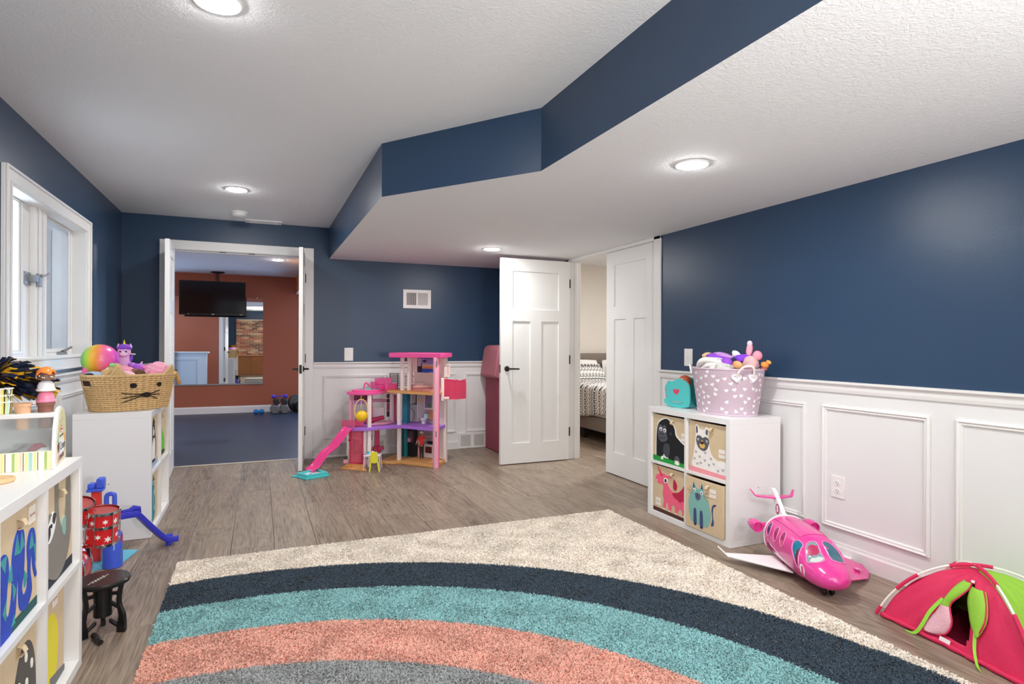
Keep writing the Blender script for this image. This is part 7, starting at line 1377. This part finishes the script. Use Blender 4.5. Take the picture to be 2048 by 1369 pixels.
MB().tube([Ff(i/30, 0.015)+VV(-0.004, 0, 0.004) for i in range(31)], [0.010+0.002*math.sin(i*1.7) for i in range(31)], 8).build('front_hem', crim, tent, smooth=True, angle=0)
for cc, oo in ((FL, BR_), (FR, BL_)):
    P = [pole(cc, oo, i/24) for i in range(25)]+[pole(oo, cc, 1-i/24) for i in range(1, 25)]; P = [p+VV(0, 0, 0.006) for p in P]
    po = MB().tube(P, 0.0042, 8).build('pole', M('dedcd6', 0.3), tent, smooth=True)
    for a, b_ in ((0, 2), (7, 12), (18, 25), (33, 38), (44, 48)): MB().tube(P[a:b_+1], 0.0075, 8).build('pole_sleeve', crim, po, smooth=True)
    for a, b_ in ((2, 7), (12, 18)):
        k_ = [pole(cc, oo, i/24, 0.95) for i in range(a, b_+1)]; n = len(k_); MB().add(P[a:b_+1]+k_, [(i, i+1, n+i+1, n+i) for i in range(n-1)]).build('pole_mesh', mesh_, po)
def flap(name, m, us, out=0.010, tw=0.03):
    """hanging door flap: list of (v, u_left, u_right)"""
    V = []; nx = 8
    for v, a, b_ in us:
        for i in range(nx):
            q = i/(nx-1); p = Ff(a+(b_-a)*q, v); d = VV(p.x-2.72, p.y-1.49, 0).normalized(); V.append(p+d*(out+0.012*math.sin(PI*q)))
    return MB().add(V, [(j*nx+i, j*nx+i+1, (j+1)*nx+i+1, (j+1)*nx+i) for j in range(len(us)-1) for i in range(nx-1)]).build(name, m, tent, smooth=True, angle=0, solid=0.002)
L1 = so([(0.70, 0.42, 0.55), (0.62, 0.39, 0.545), (0.50, 0.365, 0.48), (0.40, 0.35, 0.425), (0.345, 0.345, 0.42)], 4); flap('door_flap', lime, L1)
L2 = so([(0.345, 0.345, 0.42), (0.26, 0.335, 0.47), (0.18, 0.315, 0.475), (0.11, 0.305, 0.45), (0.075, 0.31, 0.40)], 4); flap('door_flap', M('d2a3ad', 0.8, bump=0.5, bscale=200), L2).__setitem__('label', 'pale pink inner side of the left flap')
L3 = so([(0.66, 0.575, 0.76), (0.60, 0.55, 0.765), (0.48, 0.555, 0.76), (0.36, 0.585, 0.74), (0.26, 0.62, 0.70), (0.2, 0.65, 0.67)], 4); flap('door_flap', lime, L3)
for L_ in (L1+L2[1:], L3): MB().tube([Ff(b_, v)+VV(-0.012, 0, 0.0) for v, a, b_ in L_], 0.003, 6).build('flap_binding', crim, tent, smooth=True)
rb = lambda pts, m: MB().grid(lambda u, v: (lambda P_, i: tuple(VV(*P_[i])+VV(0.0, 0.006*(2*u-1), 0.003*(2*u-1))))(so(pts, 6), int(round(v*(len(so(pts, 6))-1)))), 2, 25).build('tie_ribbon', m, tent, solid=0.0015)
a_ = Ff(0.33, 0.40); b__ = Ff(0.29, 0.10)
rb([tuple(a_+VV(-0.012, 0, 0)), tuple(Ff(0.30, 0.25)+VV(-0.016, 0, 0)), tuple(b__+VV(-0.02, 0, 0)), tuple(Ff(0.27, 0.0)+VV(-0.02, 0, 0.008)), tuple(Ff(0.22, 0.0)+VV(-0.03, 0, 0.004))], M('86c23a', 0.6))
c_ = Ff(0.66, 0.22); rb([tuple(c_+VV(-0.012, 0, 0)), tuple(Ff(0.665, 0.1)+VV(-0.015, 0, 0)), tuple(Ff(0.70, 0.0)+VV(-0.03, 0, 0.006)), tuple(Ff(0.745, 0.0)+VV(-0.055, 0, 0.004))], M('86c23a', 0.6))
for u0, u1, v in ((0.53, 0.60, 0.715), (0.42, 0.50, 0.045)): MB().add([Ff(u0, v)+VV(-0.014, 0, 0), Ff(u1, v)+VV(-0.014, 0, 0), Ff(u1, v+0.035)+VV(-0.014, 0, 0), Ff(u0, v+0.035)+VV(-0.014, 0, 0)], [(0,1,2,3)]).build('sewn_label', M('dccdd0', 0.8), tent, solid=0.001)
MB().tube([VV(2.93, 1.62, 0.15), VV(2.93, 1.35, 0.14)], 0.010, 8).build('inside_strap', M('8a6a4a', 0.8), tent)
